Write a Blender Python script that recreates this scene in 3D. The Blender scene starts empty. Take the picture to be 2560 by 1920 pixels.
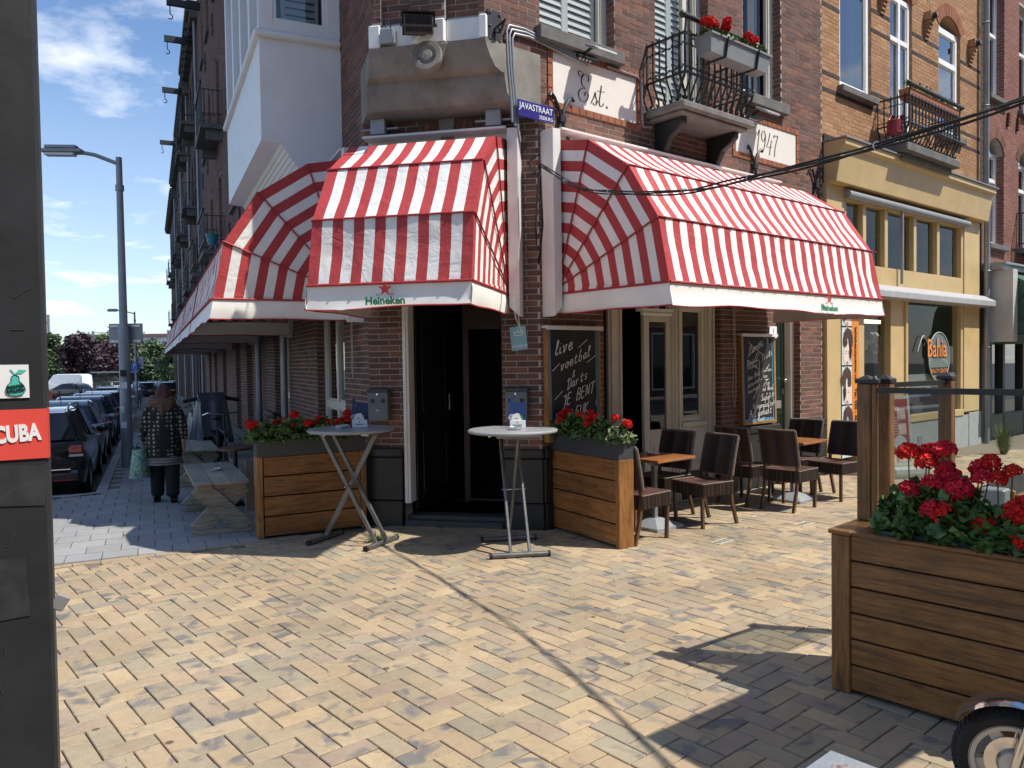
import bpy, math, random
import numpy as np
from mathutils import Matrix, Vector, noise
random.seed(7)
R_ = math.radians
SC = bpy.context.scene
COL = SC.collection

# ------------------------------------------------------------------ camera, sky, sun, exposure
CAM = Vector((0, 0, 1.7465))
def make_camera():
    cd = bpy.data.cameras.new('camera'); co = bpy.data.objects.new('camera', cd); COL.objects.link(co)
    ct, st = math.cos(.0288), math.sin(.0288); c, s = math.cos(-.014304), math.sin(-.014304)
    right = Vector((1, 0, 0)); up = Vector((0, st, ct)); fw = Vector((0, ct, -st))
    X = c*right + s*up; Y = -s*right + c*up; Z = -fw
    co.matrix_world = Matrix(((X.x, Y.x, Z.x, CAM.x), (X.y, Y.y, Z.y, CAM.y), (X.z, Y.z, Z.z, CAM.z), (0, 0, 0, 1)))
    cd.sensor_width = 36; cd.lens = 1945/2560*36; cd.clip_start = .05; cd.clip_end = 2000
    SC.camera = co
make_camera()
SUN_AZ, SUN_EL = R_(-16), R_(55.5)
SUN = Vector((math.cos(SUN_EL)*math.cos(SUN_AZ), math.cos(SUN_EL)*math.sin(SUN_AZ), math.sin(SUN_EL)))
CLOUD = 32.01
def make_light():
    w = bpy.data.worlds.new('World'); SC.world = w; w.use_nodes = True
    nt = w.node_tree; nt.nodes.clear(); N = nt.nodes.new; L = nt.links.new
    out = N('ShaderNodeOutputWorld'); bg = N('ShaderNodeBackground'); bg.inputs[1].default_value = .122
    sky = N('ShaderNodeTexSky'); sky.sky_type = 'NISHITA'; sky.sun_disc = False
    sky.sun_elevation = SUN_EL; sky.sun_rotation = math.atan2(SUN.x, SUN.y); sky.air_density = 1.0; sky.dust_density = .6; sky.ozone_density = 2.0
    tc = N('ShaderNodeTexCoord'); sep = N('ShaderNodeSeparateXYZ'); L(tc.outputs['Generated'], sep.inputs[0])
    # project direction on a cloud plane:  p = dir.xy / (z + .12)
    ad = N('ShaderNodeMath'); ad.operation = 'ADD'; ad.inputs[1].default_value = .13; L(sep.outputs[2], ad.inputs[0])
    mx = N('ShaderNodeMath'); mx.operation = 'MAXIMUM'; mx.inputs[1].default_value = .03; L(ad.outputs[0], mx.inputs[0])
    dx = N('ShaderNodeMath'); dx.operation = 'DIVIDE'; L(sep.outputs[0], dx.inputs[0]); L(mx.outputs[0], dx.inputs[1])
    dy = N('ShaderNodeMath'); dy.operation = 'DIVIDE'; L(sep.outputs[1], dy.inputs[0]); L(mx.outputs[0], dy.inputs[1])
    cb = N('ShaderNodeCombineXYZ'); L(dx.outputs[0], cb.inputs[0]); L(dy.outputs[0], cb.inputs[1])
    cb.inputs[2].default_value = CLOUD
    n1 = N('ShaderNodeTexNoise'); n1.inputs['Scale'].default_value = 1.5; n1.inputs['Detail'].default_value = 10; n1.inputs['Roughness'].default_value = .58; n1.inputs['Distortion'].default_value = .15
    L(cb.outputs[0], n1.inputs['Vector'])
    rp = N('ShaderNodeValToRGB'); rp.color_ramp.elements[0].position = .53; rp.color_ramp.elements[1].position = .66; L(n1.outputs[0], rp.inputs[0])
    # haze towards the horizon raises cover
    hz = N('ShaderNodeMapRange'); hz.inputs['From Min'].default_value = 0; hz.inputs['From Max'].default_value = .35; hz.inputs['To Min'].default_value = .42; hz.inputs['To Max'].default_value = 0
    L(sep.outputs[2], hz.inputs['Value'])
    sm = N('ShaderNodeMath'); sm.operation = 'ADD'; sm.use_clamp = True; L(rp.outputs[0], sm.inputs[0]); L(hz.outputs[0], sm.inputs[1])
    ml = N('ShaderNodeMath'); ml.operation = 'MULTIPLY'; ml.inputs[1].default_value = .8; L(sm.outputs[0], ml.inputs[0])
    tint = N('ShaderNodeMix'); tint.data_type = 'RGBA'; tint.blend_type = 'MULTIPLY'; tint.inputs[0].default_value = 1
    L(sky.outputs[0], tint.inputs[6]); tint.inputs[7].default_value = (.92, 1.03, 1.15, 1)
    mix = N('ShaderNodeMix'); mix.data_type = 'RGBA'; L(ml.outputs[0], mix.inputs[0]); L(tint.outputs[2], mix.inputs[6]); mix.inputs[7].default_value = (7.6, 7.9, 8.4, 1)
    L(mix.outputs[2], bg.inputs[0]); L(bg.outputs[0], out.inputs[0])
    sd = bpy.data.lights.new('sun', 'SUN'); sd.energy = 4.6; sd.angle = R_(.5); sd.color = (1, .95, .86)
    so = bpy.data.objects.new('sun', sd); COL.objects.link(so); so.rotation_euler = SUN.to_track_quat('Z', 'Y').to_euler(); so.location = (0, 0, 60)
    vs = SC.view_settings; vs.view_transform = 'Standard'; vs.look = 'None'; vs.gamma = 1; vs.exposure = 0.38; vs.use_curve_mapping = False
    SC.cycles.max_bounces = 8; SC.cycles.transparent_max_bounces = 12; SC.cycles.diffuse_bounces = 4; SC.cycles.glossy_bounces = 4
make_light()

# ------------------------------------------------------------------ mesh helper
I4 = Matrix.Identity(4)
def T(x, y, z): return Matrix.Translation((x, y, z))
def RZ(a): return Matrix.Rotation(R_(a), 4, 'Z')
def RX(a): return Matrix.Rotation(R_(a), 4, 'X')
def RY(a): return Matrix.Rotation(R_(a), 4, 'Y')
class MB:
    def __init__(s, M=None): s.v = []; s.f = []; s.t = []; s.uv = []; s.M = M; s.has_uv = False; s.mi = []; s.cm = 0
    def add(s, vs, fs, tint=0., uv=None):
        b = len(s.v)
        if s.M is not None: vs = [s.M @ Vector(p) for p in vs]
        s.v += [tuple(p) for p in vs]
        for k, f in enumerate(fs):
            s.f.append(tuple(b+i for i in f)); s.t.append(tint); s.mi.append(s.cm)
            if uv is not None: s.has_uv = True; s.uv.append([uv[i] for i in f])
            else: s.uv.append([(0, 0)]*len(f))
    def box(s, x0, x1, y0, y1, z0, z1, tint=0.):
        s.add([(x0,y0,z0),(x1,y0,z0),(x1,y1,z0),(x0,y1,z0),(x0,y0,z1),(x1,y0,z1),(x1,y1,z1),(x0,y1,z1)],
              [(0,3,2,1),(4,5,6,7),(0,1,5,4),(1,2,6,5),(2,3,7,6),(3,0,4,7)], tint)
    def fbox(s, x0, x1, y0, y1, z0, z1, tint=0.):   # box without its far face (y1)
        s.add([(x0,y0,z0),(x1,y0,z0),(x1,y1,z0),(x0,y1,z0),(x0,y0,z1),(x1,y0,z1),(x1,y1,z1),(x0,y1,z1)],
              [(0,3,2,1),(4,5,6,7),(0,1,5,4),(1,2,6,5),(3,0,4,7)], tint)
    def bar(s, p0, p1, w, h, up=(0,0,1), tint=0.):
        p0, p1 = Vector(p0), Vector(p1); d = (p1-p0).normalized(); up = Vector(up)
        if abs(d.dot(up)) > .97: up = Vector((1,0,0))
        a = d.cross(up).normalized()*w/2; b = a.cross(d).normalized()*h/2
        vs = [p0-a-b, p0+a-b, p0+a+b, p0-a+b, p1-a-b, p1+a-b, p1+a+b, p1-a+b]
        s.add(vs, [(0,3,2,1),(4,5,6,7),(0,1,5,4),(1,2,6,5),(2,3,7,6),(3,0,4,7)], tint)
    def tube(s, pts, r, n=8, closed=False, tint=0.):
        pts = [Vector(p) for p in pts]; m = len(pts); vs = []; fs = []
        prev = None
        for i, p in enumerate(pts):
            if closed: d = pts[(i+1) % m]-pts[i-1]
            else: d = pts[min(i+1, m-1)]-pts[max(i-1, 0)]
            d.normalize()
            if prev is None:
                u = Vector((0,0,1)) if abs(d.z) < .9 else Vector((1,0,0)); a = d.cross(u).normalized()
            else: a = (prev-d*prev.dot(d)).normalized()
            prev = a; b = d.cross(a); rr = r[i] if isinstance(r, (list, tuple)) else r
            vs += [p+(a*math.cos(2*math.pi*k/n)+b*math.sin(2*math.pi*k/n))*rr for k in range(n)]
        for i in range(m if closed else m-1):
            j = (i+1) % m
            fs += [(i*n+k, i*n+(k+1) % n, j*n+(k+1) % n, j*n+k) for k in range(n)]
        if not closed: fs += [tuple(range(n))[::-1], tuple((m-1)*n+k for k in range(n))]
        s.add(vs, fs, tint)
    def lathe(s, prof, n=24, c=(0,0,0), tint=0., caps=True):
        vs = []; fs = []; m = len(prof)
        for r, z in prof: vs += [(c[0]+r*math.cos(2*math.pi*k/n), c[1]+r*math.sin(2*math.pi*k/n), c[2]+z) for k in range(n)]
        for i in range(m-1): fs += [(i*n+k, i*n+(k+1) % n, (i+1)*n+(k+1) % n, (i+1)*n+k) for k in range(n)]
        if not caps: fs += [((m-1)*n+k, (m-1)*n+(k+1) % n, (k+1) % n, k) for k in range(n)]
        if caps and prof[0][0] > 1e-4: fs.append(tuple(range(n))[::-1])
        if caps and prof[-1][0] > 1e-4: fs.append(tuple((m-1)*n+k for k in range(n)))
        s.add(vs, fs, tint)
    def ball(s, c, r, n=10, m=6, tint=0.):
        rx, ry, rz = (r, r, r) if not isinstance(r, (tuple, list)) else r; vs = [(c[0], c[1], c[2]-rz)]; fs = []
        for i in range(1, m):
            a = -math.pi/2+math.pi*i/m
            vs += [(c[0]+rx*math.cos(a)*math.cos(2*math.pi*k/n), c[1]+ry*math.cos(a)*math.sin(2*math.pi*k/n), c[2]+rz*math.sin(a)) for k in range(n)]
        vs.append((c[0], c[1], c[2]+rz)); l = len(vs)-1
        fs += [(0, 1+(k+1) % n, 1+k) for k in range(n)]
        for i in range(m-2): fs += [(1+i*n+k, 1+i*n+(k+1) % n, 1+(i+1)*n+(k+1) % n, 1+(i+1)*n+k) for k in range(n)]
        fs += [(1+(m-2)*n+k, 1+(m-2)*n+(k+1) % n, l) for k in range(n)]
        s.add(vs, fs, tint)
    def prism(s, poly, y0, y1, tint=0.):            # polygon in x,z extruded along y
        n = len(poly); a = sum(poly[i][0]*poly[(i+1) % n][1]-poly[(i+1) % n][0]*poly[i][1] for i in range(n))
        if a < 0: poly = poly[::-1]
        vs = [(x, y0, z) for x, z in poly]+[(x, y1, z) for x, z in poly]
        fs = [tuple(range(n)), tuple(range(2*n-1, n-1, -1))]+[(i, n+i, n+(i+1) % n, (i+1) % n) for i in range(n)]
        s.add(vs, fs, tint)
    def grid(s, P, nu, nv, tint=0., uvf=None):      # P(u,v) for u,v in 0..1
        vs = []; uv = []
        for j in range(nv+1):
            for i in range(nu+1):
                u, v = i/nu, j/nv; vs.append(P(u, v)); uv.append(uvf(u, v) if uvf else (u, v))
        fs = [(j*(nu+1)+i, j*(nu+1)+i+1, (j+1)*(nu+1)+i+1, (j+1)*(nu+1)+i) for j in range(nv) for i in range(nu)]
        s.add(vs, fs, tint, uv)
    def build(s, name, mat, parent=None, smooth=None, bevel=0, loc=None, kind=None):
        if not s.v: return None
        me = bpy.data.meshes.new(name); me.from_pydata(s.v, [], s.f); 
        for m in (mat if isinstance(mat, (list, tuple)) else [mat]): me.materials.append(m)
        if isinstance(mat, (list, tuple)): me.polygons.foreach_set('material_index', s.mi)
        if any(s.t):
            at = me.attributes.new('tint', 'FLOAT', 'FACE'); at.data.foreach_set('value', s.t)
        if s.has_uv:
            ul = me.uv_layers.new(name='UVMap'); ul.data.foreach_set('uv', [c for f in s.uv for p in f for c in p])
        if smooth is not None:
            me.polygons.foreach_set('use_smooth', [True]*len(me.polygons)); me.set_sharp_from_angle(angle=R_(smooth))
        me.update()
        return link(name, me, parent, bevel, kind)
def link(name, me, parent=None, bevel=0, kind=None, M=None):
    o = bpy.data.objects.new(name, me); COL.objects.link(o); o.parent = parent
    if M is not None: o.matrix_local = M
    if bevel:
        b = o.modifiers.new('bevel', 'BEVEL'); b.width = bevel; b.segments = 1; b.limit_method = 'ANGLE'; b.angle_limit = R_(40)
    if kind: o['kind'] = kind
    return o
def tag(o, label, cat, group=None):
    o['label'] = label; o['category'] = cat
    if group: o['group'] = group
    return o
def thing(name, label, cat, M=None, group=None):
    o = bpy.data.objects.new(name, None); COL.objects.link(o); o.empty_display_size = .2
    if M is not None: o.matrix_world = M
    return tag(o, label, cat, group)
def dup(o, M, label=None, parent=None):
    c = o.copy(); COL.objects.link(c)
    if parent is not None: c.parent = parent
    else: c.matrix_world = M
    if label: c['label'] = label
    for ch in o.children: dup(ch, None, None, c)
    return c
def text(s, size, M, mat, parent, name='lettering', ex=.001, align='CENTER', off=0., sx=1.):
    cu = bpy.data.curves.new(name, 'FONT'); cu.body = s; cu.size = size; cu.extrude = ex; cu.align_x = align; cu.align_y = 'CENTER'; cu.offset = off; cu.resolution_u = 3
    cu.materials.append(mat); q = bpy.data.objects.new(name, cu); me = bpy.data.meshes.new_from_object(q); bpy.data.objects.remove(q); me.name = name; return link(name, me, parent, M=M@Matrix.Diagonal((sx, 1, 1, 1)))
FRONT = RX(90)      # text plane -> facing -y

# ------------------------------------------------------------------ materials
MATS = {}
def nodes(name):
    m = bpy.data.materials.new(name); m.use_nodes = True; nt = m.node_tree; nt.nodes.clear()
    o = nt.nodes.new('ShaderNodeOutputMaterial'); b = nt.nodes.new('ShaderNodeBsdfPrincipled'); nt.links.new(b.outputs[0], o.inputs[0])
    return m, nt, nt.nodes.new, nt.links.new, b
def bump(nt, b, src, strength, dist=.01):
    n = nt.nodes.new('ShaderNodeBump'); n.inputs['Strength'].default_value = strength; n.inputs['Distance'].default_value = dist
    nt.links.new(src, n.inputs['Height']); nt.links.new(n.outputs[0], b.inputs['Normal'])
def ramp(nt, src, stops):
    r = nt.nodes.new('ShaderNodeValToRGB'); e = r.color_ramp.elements
    while len(e) < len(stops): e.new(.5)
    for k, (p, c) in enumerate(stops): e[k].position = p; e[k].color = (*c, 1) if len(c) == 3 else c
    nt.links.new(src, r.inputs[0]); return r.outputs[0]
def noise_(nt, vec, scale, detail=5, rough=.6, dist=0., stretch=None):
    n = nt.nodes.new('ShaderNodeTexNoise'); n.inputs['Scale'].default_value = scale; n.inputs['Detail'].default_value = detail; n.inputs['Roughness'].default_value = rough; n.inputs['Distortion'].default_value = dist
    if stretch:
        mp = nt.nodes.new('ShaderNodeMapping'); mp.inputs['Scale'].default_value = stretch; nt.links.new(vec, mp.inputs[0]); vec = mp.outputs[0]
    nt.links.new(vec, n.inputs['Vector']); return n.outputs[0]
def objvec(nt, rnd=False):
    tc = nt.nodes.new('ShaderNodeTexCoord'); v = tc.outputs['Object']
    if rnd:
        oi = nt.nodes.new('ShaderNodeObjectInfo'); m = nt.nodes.new('ShaderNodeMath'); m.operation = 'MULTIPLY'; m.inputs[1].default_value = 37.; nt.links.new(oi.outputs['Random'], m.inputs[0])
        a = nt.nodes.new('ShaderNodeVectorMath'); a.operation = 'ADD'; nt.links.new(v, a.inputs[0]); nt.links.new(m.outputs[0], a.inputs[1]); v = a.outputs[0]
    return v
def mul(nt, c1, c2, f=1., mode='MULTIPLY'):
    m = nt.nodes.new('ShaderNodeMix'); m.data_type = 'RGBA'; m.blend_type = mode
    for sock, val in ((0, f), (6, c1), (7, c2)):
        if hasattr(val, 'links') or hasattr(val, 'is_linked'): nt.links.new(val, m.inputs[sock])
        elif sock == 0: m.inputs[0].default_value = val
        else: m.inputs[sock].default_value = (*val, 1)
    return m.outputs[2]
def plain(name, col, rough=.6, metal=0., var=.12, scale=6., bmp=.0, bscale=60., spec=.5, emit=None, coat=0., rvar=.1):
    if name in MATS: return MATS[name]
    m, nt, N, L, b = nodes(name); v = objvec(nt, True)
    n = noise_(nt, v, scale, 6, .65)
    c = ramp(nt, n, [(.3, tuple(x*(1-var) for x in col)), (.7, tuple(min(1, x*(1+var)) for x in col))])
    L(c, b.inputs['Base Color']); b.inputs['Metallic'].default_value = metal; b.inputs['Specular IOR Level'].default_value = spec; b.inputs['Coat Weight'].default_value = coat
    mr = N('ShaderNodeMapRange'); mr.inputs['To Min'].default_value = max(.02, rough-rvar); mr.inputs['To Max'].default_value = min(1, rough+rvar); L(noise_(nt, v, scale*2.3, 4), mr.inputs[0]); L(mr.outputs[0], b.inputs['Roughness'])
    if bmp: bump(nt, b, noise_(nt, v, bscale, 4), bmp, .004)
    if emit: b.inputs['Emission Color'].default_value = (*emit[0], 1); b.inputs['Emission Strength'].default_value = emit[1]
    MATS[name] = m; return m
def brickmat(name, pal, dirt=.25, blot=None, rough=.85, bmp=.5, bs=7.):
    m, nt, N, L, b = nodes(name); v = objvec(nt, True)
    at = N('ShaderNodeAttribute'); at.attribute_name = 'tint'; oi = N('ShaderNodeObjectInfo')
    a = N('ShaderNodeMath'); a.operation = 'ADD'; L(at.outputs['Fac'], a.inputs[0]); L(oi.outputs['Random'], a.inputs[1])
    f = N('ShaderNodeMath'); f.operation = 'FRACT'; L(a.outputs[0], f.inputs[0])
    k = len(pal); c = ramp(nt, f.outputs[0], [((i+.5)/k, p) for i, p in enumerate(pal)])
    if blot:
        # patches whose place changes from brick to brick
        cv = N('ShaderNodeCombineXYZ'); mm = N('ShaderNodeMath'); mm.operation = 'MULTIPLY'; mm.inputs[1].default_value = 91.; L(f.outputs[0], mm.inputs[0]); L(mm.outputs[0], cv.inputs[2])
        va = N('ShaderNodeVectorMath'); va.operation = 'ADD'; L(v, va.inputs[0]); L(cv.outputs[0], va.inputs[1])
        bn = ramp(nt, noise_(nt, va.outputs[0], bs, 4, .55, .6), [(blot[1], (0, 0, 0)), (blot[1]+.12, (1, 1, 1))]); c = mul(nt, c, blot[0], bn, 'MIX')
    d = ramp(nt, noise_(nt, v, 22, 7, .7), [(.25, (1-dirt,)*3), (.65, (1, 1, 1))]); c = mul(nt, c, d)
    if blot:
        gv = N('ShaderNodeTexVoronoi'); gv.inputs['Scale'].default_value = 2.1; tcw = N('ShaderNodeNewGeometry'); L(tcw.outputs['Position'], gv.inputs['Vector'])
        gm = ramp(nt, gv.outputs['Distance'], [(.035, (.2, .19, .19)), (.05, (1, 1, 1))]); c = mul(nt, c, gm, .85)
        wn = ramp(nt, noise_(nt, tcw.outputs['Position'], .8, 6, .65), [(.35, (.8, .79, .78)), (.6, (1.05, 1.04, 1.03))]); c = mul(nt, c, wn)
        st = ramp(nt, noise_(nt, tcw.outputs['Position'], 6, 4, .6, 1.), [(.66, (1, 1, 1)), (.72, (.62, .58, .54))]); c = mul(nt, c, st)
    d2 = ramp(nt, noise_(nt, v, 1.1, 4, .6), [(.3, (.86, .85, .84)), (.7, (1.04, 1.03, 1.02))]); c = mul(nt, c, d2)
    sp = ramp(nt, noise_(nt, v, 160, 3, .6), [(.3, (.8, .8, .8)), (.5, (1, 1, 1))]); c = mul(nt, c, sp)
    L(c, b.inputs['Base Color']); b.inputs['Roughness'].default_value = rough; b.inputs['Specular IOR Level'].default_value = .3
    bump(nt, b, noise_(nt, v, 70, 6, .7), bmp, .004); MATS[name] = m; return m
def wood(name, c0, c1, rough=.6, axis=0, knots=True, sc=1., coat=0., dirt=.3):
    m, nt, N, L, b = nodes(name); v = objvec(nt, True); st = [14*sc, 14*sc, 14*sc]; st[axis] = .9*sc
    g = noise_(nt, v, 2.2, 7, .65, 1.4, st); c = ramp(nt, g, [(.34, c0), (.5, tuple(.35*a+.65*b for a, b in zip(c0, c1))), (.66, c1)])
    fine = ramp(nt, noise_(nt, v, 9, 5, .7, .3, st), [(.34, (.55, .52, .5)), (.52, (1.02, 1.01, 1))]); c = mul(nt, c, fine)
    if knots:
        kk = ramp(nt, noise_(nt, v, 2.6*sc, 2, .5, 1.2, [1 if i != axis else .45 for i in range(3)]), [(.24, (.38, .3, .24)), (.34, (1, 1, 1))]); c = mul(nt, c, kk)
    oi = N('ShaderNodeObjectInfo'); tr = ramp(nt, oi.outputs['Random'], [(0, (.84, .84, .84)), (1, (1.12, 1.1, 1.06))]); c = mul(nt, c, tr)
    dd = ramp(nt, noise_(nt, v, 1.7, 6, .7), [(.32, (1-dirt,)*3), (.62, (1, 1, 1))]); c = mul(nt, c, dd)
    L(c, b.inputs['Base Color']); b.inputs['Roughness'].default_value = rough; b.inputs['Coat Weight'].default_value = coat; b.inputs['Coat Roughness'].default_value = .25
    bump(nt, b, g, .25, .004); MATS[name] = m; return m
def glassmat(name, tint=(1, 1, 1), refl=1., rough=.0, dark=None):
    m = bpy.data.materials.new(name); m.use_nodes = True; nt = m.node_tree; nt.nodes.clear(); N = nt.nodes.new; L = nt.links.new
    o = N('ShaderNodeOutputMaterial'); t = N('ShaderNodeBsdfTransparent'); t.inputs[0].default_value = (*tint, 1)
    g = N('ShaderNodeBsdfGlossy'); g.inputs['Roughness'].default_value = rough; g.inputs[0].default_value = (.95, .97, 1, 1)
    lw = N('ShaderNodeFresnel'); lw.inputs['IOR'].default_value = 1.55
    mm = N('ShaderNodeMath'); mm.operation = 'MULTIPLY'; mm.inputs[1].default_value = refl; mm.use_clamp = True; L(lw.outputs[0], mm.inputs[0])
    mx = N('ShaderNodeMixShader'); L(mm.outputs[0], mx.inputs[0]); L(t.outputs[0], mx.inputs[1]); L(g.outputs[0], mx.inputs[2]); L(mx.outputs[0], o.inputs[0])
    n = N('ShaderNodeTexNoise'); n.inputs['Scale'].default_value = 2.; bb = N('ShaderNodeBump'); bb.inputs['Strength'].default_value = .02; L(n.outputs[0], bb.inputs['Height']); L(bb.outputs[0], g.inputs['Normal'])
    MATS[name] = m; return m
def stripemat(name, red, white, transl=.0):
    m, nt, N, L, b = nodes(name); v = objvec(nt)
    uv = N('ShaderNodeUVMap'); sp = N('ShaderNodeSeparateXYZ'); L(uv.outputs[0], sp.inputs[0])
    f = N('ShaderNodeMath'); f.operation = 'FRACT'; L(sp.outputs[0], f.inputs[0])
    g = N('ShaderNodeMath'); g.operation = 'GREATER_THAN'; g.inputs[1].default_value = .5; L(f.outputs[0], g.inputs[0])
    c = mul(nt, red, white, g.outputs[0], 'MIX')
    d = ramp(nt, noise_(nt, v, 2.2, 7, .7), [(.3, (.88, .88, .87)), (.6, (1, 1, 1))]); c = mul(nt, c, d)
    d = ramp(nt, noise_(nt, v, 14, 4, .7), [(.25, (.93, .93, .92)), (.5, (1, 1, 1))]); c = mul(nt, c, d)
    L(c, b.inputs['Base Color']); b.inputs['Roughness'].default_value = .65; b.inputs['Specular IOR Level'].default_value = .3
    n1 = noise_(nt, v, 5, 5, .6, 1.2); w = N('ShaderNodeTexNoise'); w.inputs['Scale'].default_value = 700; mm = N('ShaderNodeMath'); mm.operation = 'MULTIPLY_ADD'; mm.inputs[1].default_value = .04; L(w.outputs[0], mm.inputs[0]); L(n1, mm.inputs[2])
    bump(nt, b, mm.outputs[0], .35, .05); MATS[name] = m; return m

P_ = plain
m_mortar = P_('mortar', (.42, .39, .36), .95, var=.2, bmp=.4, bscale=90)
m_mortar_y = P_('mortar_ochre', (.36, .23, .13), .95, var=.2, bmp=.4, bscale=90)
m_brick = brickmat('brick_brown_red', [(.135, .075, .06), (.18, .095, .075), (.22, .11, .08), (.155, .088, .072), (.2, .105, .082), (.27, .125, .085)], .3)
m_brick_o = brickmat('brick_orange', [(.34, .13, .07), (.38, .15, .08), (.3, .115, .065)], .3)
m_brick_y = brickmat('brick_ochre', [(.4, .215, .11), (.46, .255, .13), (.36, .19, .095), (.43, .225, .11), (.48, .28, .15)], .25)
m_brick_d = brickmat('brick_dark', [(.06, .048, .045), (.08, .06, .055)], .3)
m_brick_r = brickmat('brick_red', [(.28, .115, .085), (.34, .135, .09), (.25, .11, .085), (.3, .13, .1)], .25)
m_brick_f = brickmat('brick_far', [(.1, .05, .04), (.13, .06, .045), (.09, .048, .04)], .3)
m_paver = brickmat('paver_yellow', [(.47, .355, .225), (.4, .315, .21), (.52, .395, .24), (.35, .295, .205), (.46, .345, .22), (.37, .315, .225), (.53, .405, .25), (.33, .295, .22), (.48, .36, .23), (.39, .3, .22)], .18, ((.21, .195, .18), .545), .8, .4, 5.)
m_tile = brickmat('tile_grey', [(.34, .34, .34), (.3, .3, .305), (.37, .37, .365), (.32, .325, .33)], .2, None, .9, .3)
m_joint = P_('joint_sand', (.16, .13, .09), .98, var=.3, scale=30)
m_asph = P_('asphalt', (.06, .06, .063), .92, var=.25, scale=14, bmp=.5, bscale=160)
m_kerb = P_('kerb_stone', (.3, .29, .28), .9, var=.2, bmp=.3)
m_white = P_('white_paint', (.84, .83, .8), .45, var=.05, scale=3)
m_cream = P_('cream_paint', (.66, .62, .53), .45, var=.08, scale=3)
m_plaster = P_('plaster_panel', (.74, .7, .64), .85, var=.05, scale=2, bmp=.1)
m_black = P_('black_paint', (.018, .018, .018), .45, var=.3, scale=5, bmp=.1, bscale=20)
m_iron = P_('black_iron', (.02, .021, .023), .45, var=.3, bmp=.2, bscale=50)
m_grey = P_('grey_metal', (.3, .31, .32), .5, .3, var=.12)
m_zinc = P_('zinc_pipe', (.27, .29, .31), .5, .4, var=.2, scale=3)
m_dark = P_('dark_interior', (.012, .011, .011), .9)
m_stone = P_('sandstone', (.235, .215, .19), .9, var=.28, scale=3.5, bmp=.2, bscale=60)
m_sill = P_('sill_stone', (.13, .125, .12), .85, var=.3, bmp=.4)
m_yel = P_('ochre_paint', (.55, .4, .19), .5, var=.09, scale=3)
m_glass = glassmat('window_glass', (.9, .93, .95), 1.5)
m_glassc = glassmat('window_glass_clear', (.95, .97, .97), .55)
m_glassd = glassmat('window_glass_dark', (.55, .6, .64), 1.9)
m_screen = glassmat('screen_glass', (.93, .96, .94), .45)
m_curt = P_('curtain', (.55, .55, .52), .9, var=.08)
m_shut = P_('shutter_white', (.74, .76, .72), .5, var=.04)
m_awn = stripemat('awning_stripes', (.45, .055, .058), (.82, .81, .78))
m_hem = P_('awning_white', (.8, .78, .73), .6, var=.07, scale=3, bmp=.12, bscale=6)
m_pipe = P_('awning_red', (.36, .03, .035), .6, var=.1)
m_case = P_('awning_casing', (.74, .72, .69), .4, var=.05)
m_plank = wood('planter_wood', (.17, .066, .018), (.43, .185, .05), .5, 0, coat=.15, dirt=.4)
m_plankv = wood('planter_wood_post', (.19, .08, .022), (.45, .2, .055), .5, 2, coat=.15, dirt=.4)
m_bigp = wood('big_planter_wood', (.13, .055, .014), (.36, .155, .038), .5, 0, coat=.2, dirt=.45)
m_bigpv = wood('big_planter_post', (.12, .052, .014), (.33, .145, .036), .5, 2, coat=.2, dirt=.45)
m_old = wood('weathered_wood', (.24, .225, .18), (.46, .43, .35), .85, 0)
m_oldd = wood('old_bench_wood', (.16, .14, .11), (.34, .3, .24), .85, 0)
m_tabw = wood('table_wood', (.33, .11, .03), (.5, .2, .06), .35, 0, False, coat=.4)
m_anth = P_('anthracite', (.05, .055, .06), .45, var=.12, scale=4)
m_tube = P_('table_tube', (.16, .16, .155), .4, .6, var=.25, scale=12)
m_top = P_('table_top_grey', (.33, .34, .35), .35, .1, var=.1, scale=9)
m_alu = P_('aluminium', (.55, .56, .57), .4, .7, var=.15)
m_rattan = P_('rattan', (.045, .025, .018), .5, var=.4, scale=30, bmp=.4, bscale=120)
m_ratl = P_('rattan_light', (.16, .12, .1), .45, var=.45, scale=45)
m_leg = wood('chair_leg', (.07, .035, .018), (.14, .075, .035), .45, 2, False)
m_leaf = P_('geranium_leaf', (.075, .15, .035), .55, var=.5, scale=9, bmp=.3, bscale=40)
m_leaf2 = P_('tree_leaf', (.055, .095, .035), .6, var=.5, scale=3)
m_leafp = P_('purple_leaf', (.045, .022, .028), .6, var=.5, scale=3)
m_leafy = P_('light_leaf', (.095, .13, .05), .6, var=.4, scale=3)
m_red = P_('geranium_red', (.62, .018, .014), .65, var=.25, scale=20, spec=.2)
m_pink = P_('geranium_deep', (.6, .018, .04), .65, var=.25, scale=20, spec=.2)
m_stem = P_('stem', (.1, .13, .04), .7)
m_soil = P_('soil', (.03, .022, .016), .95, var=.4)
m_bark = P_('bark', (.1, .08, .06), .9, var=.4, bmp=.6)
m_chalk = P_('chalk', (.72, .71, .68), .9, var=.15, scale=40)
m_board = P_('blackboard', (.02, .018, .02), .7, var=.4, scale=3)
m_bluep = P_('blue_paint', (.06, .25, .42), .5)
m_oak = wood('board_frame_wood', (.3, .15, .04), (.48, .26, .08), .5, 2, False)
m_blk = P_('black_print', (.015, .015, .016), .6)
m_greenp = P_('green_print', (.02, .22, .08), .6)
m_redp = P_('red_print', (.55, .03, .02), .6)
m_wprint = P_('white_print', (.82, .82, .82), .5, var=.03)
m_enam = P_('blue_enamel', (.03, .025, .2), .3, var=.15, coat=.4)
m_rubber = P_('rubber', (.014, .014, .015), .75, var=.3, bmp=.3)
m_chrome = P_('chrome', (.7, .7, .72), .12, 1., var=.03)
m_carb = P_('car_black', (.012, .013, .016), .22, .0, var=.1, coat=1.)
m_carn = P_('car_navy', (.02, .03, .06), .22, .0, var=.1, coat=1.)
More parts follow.
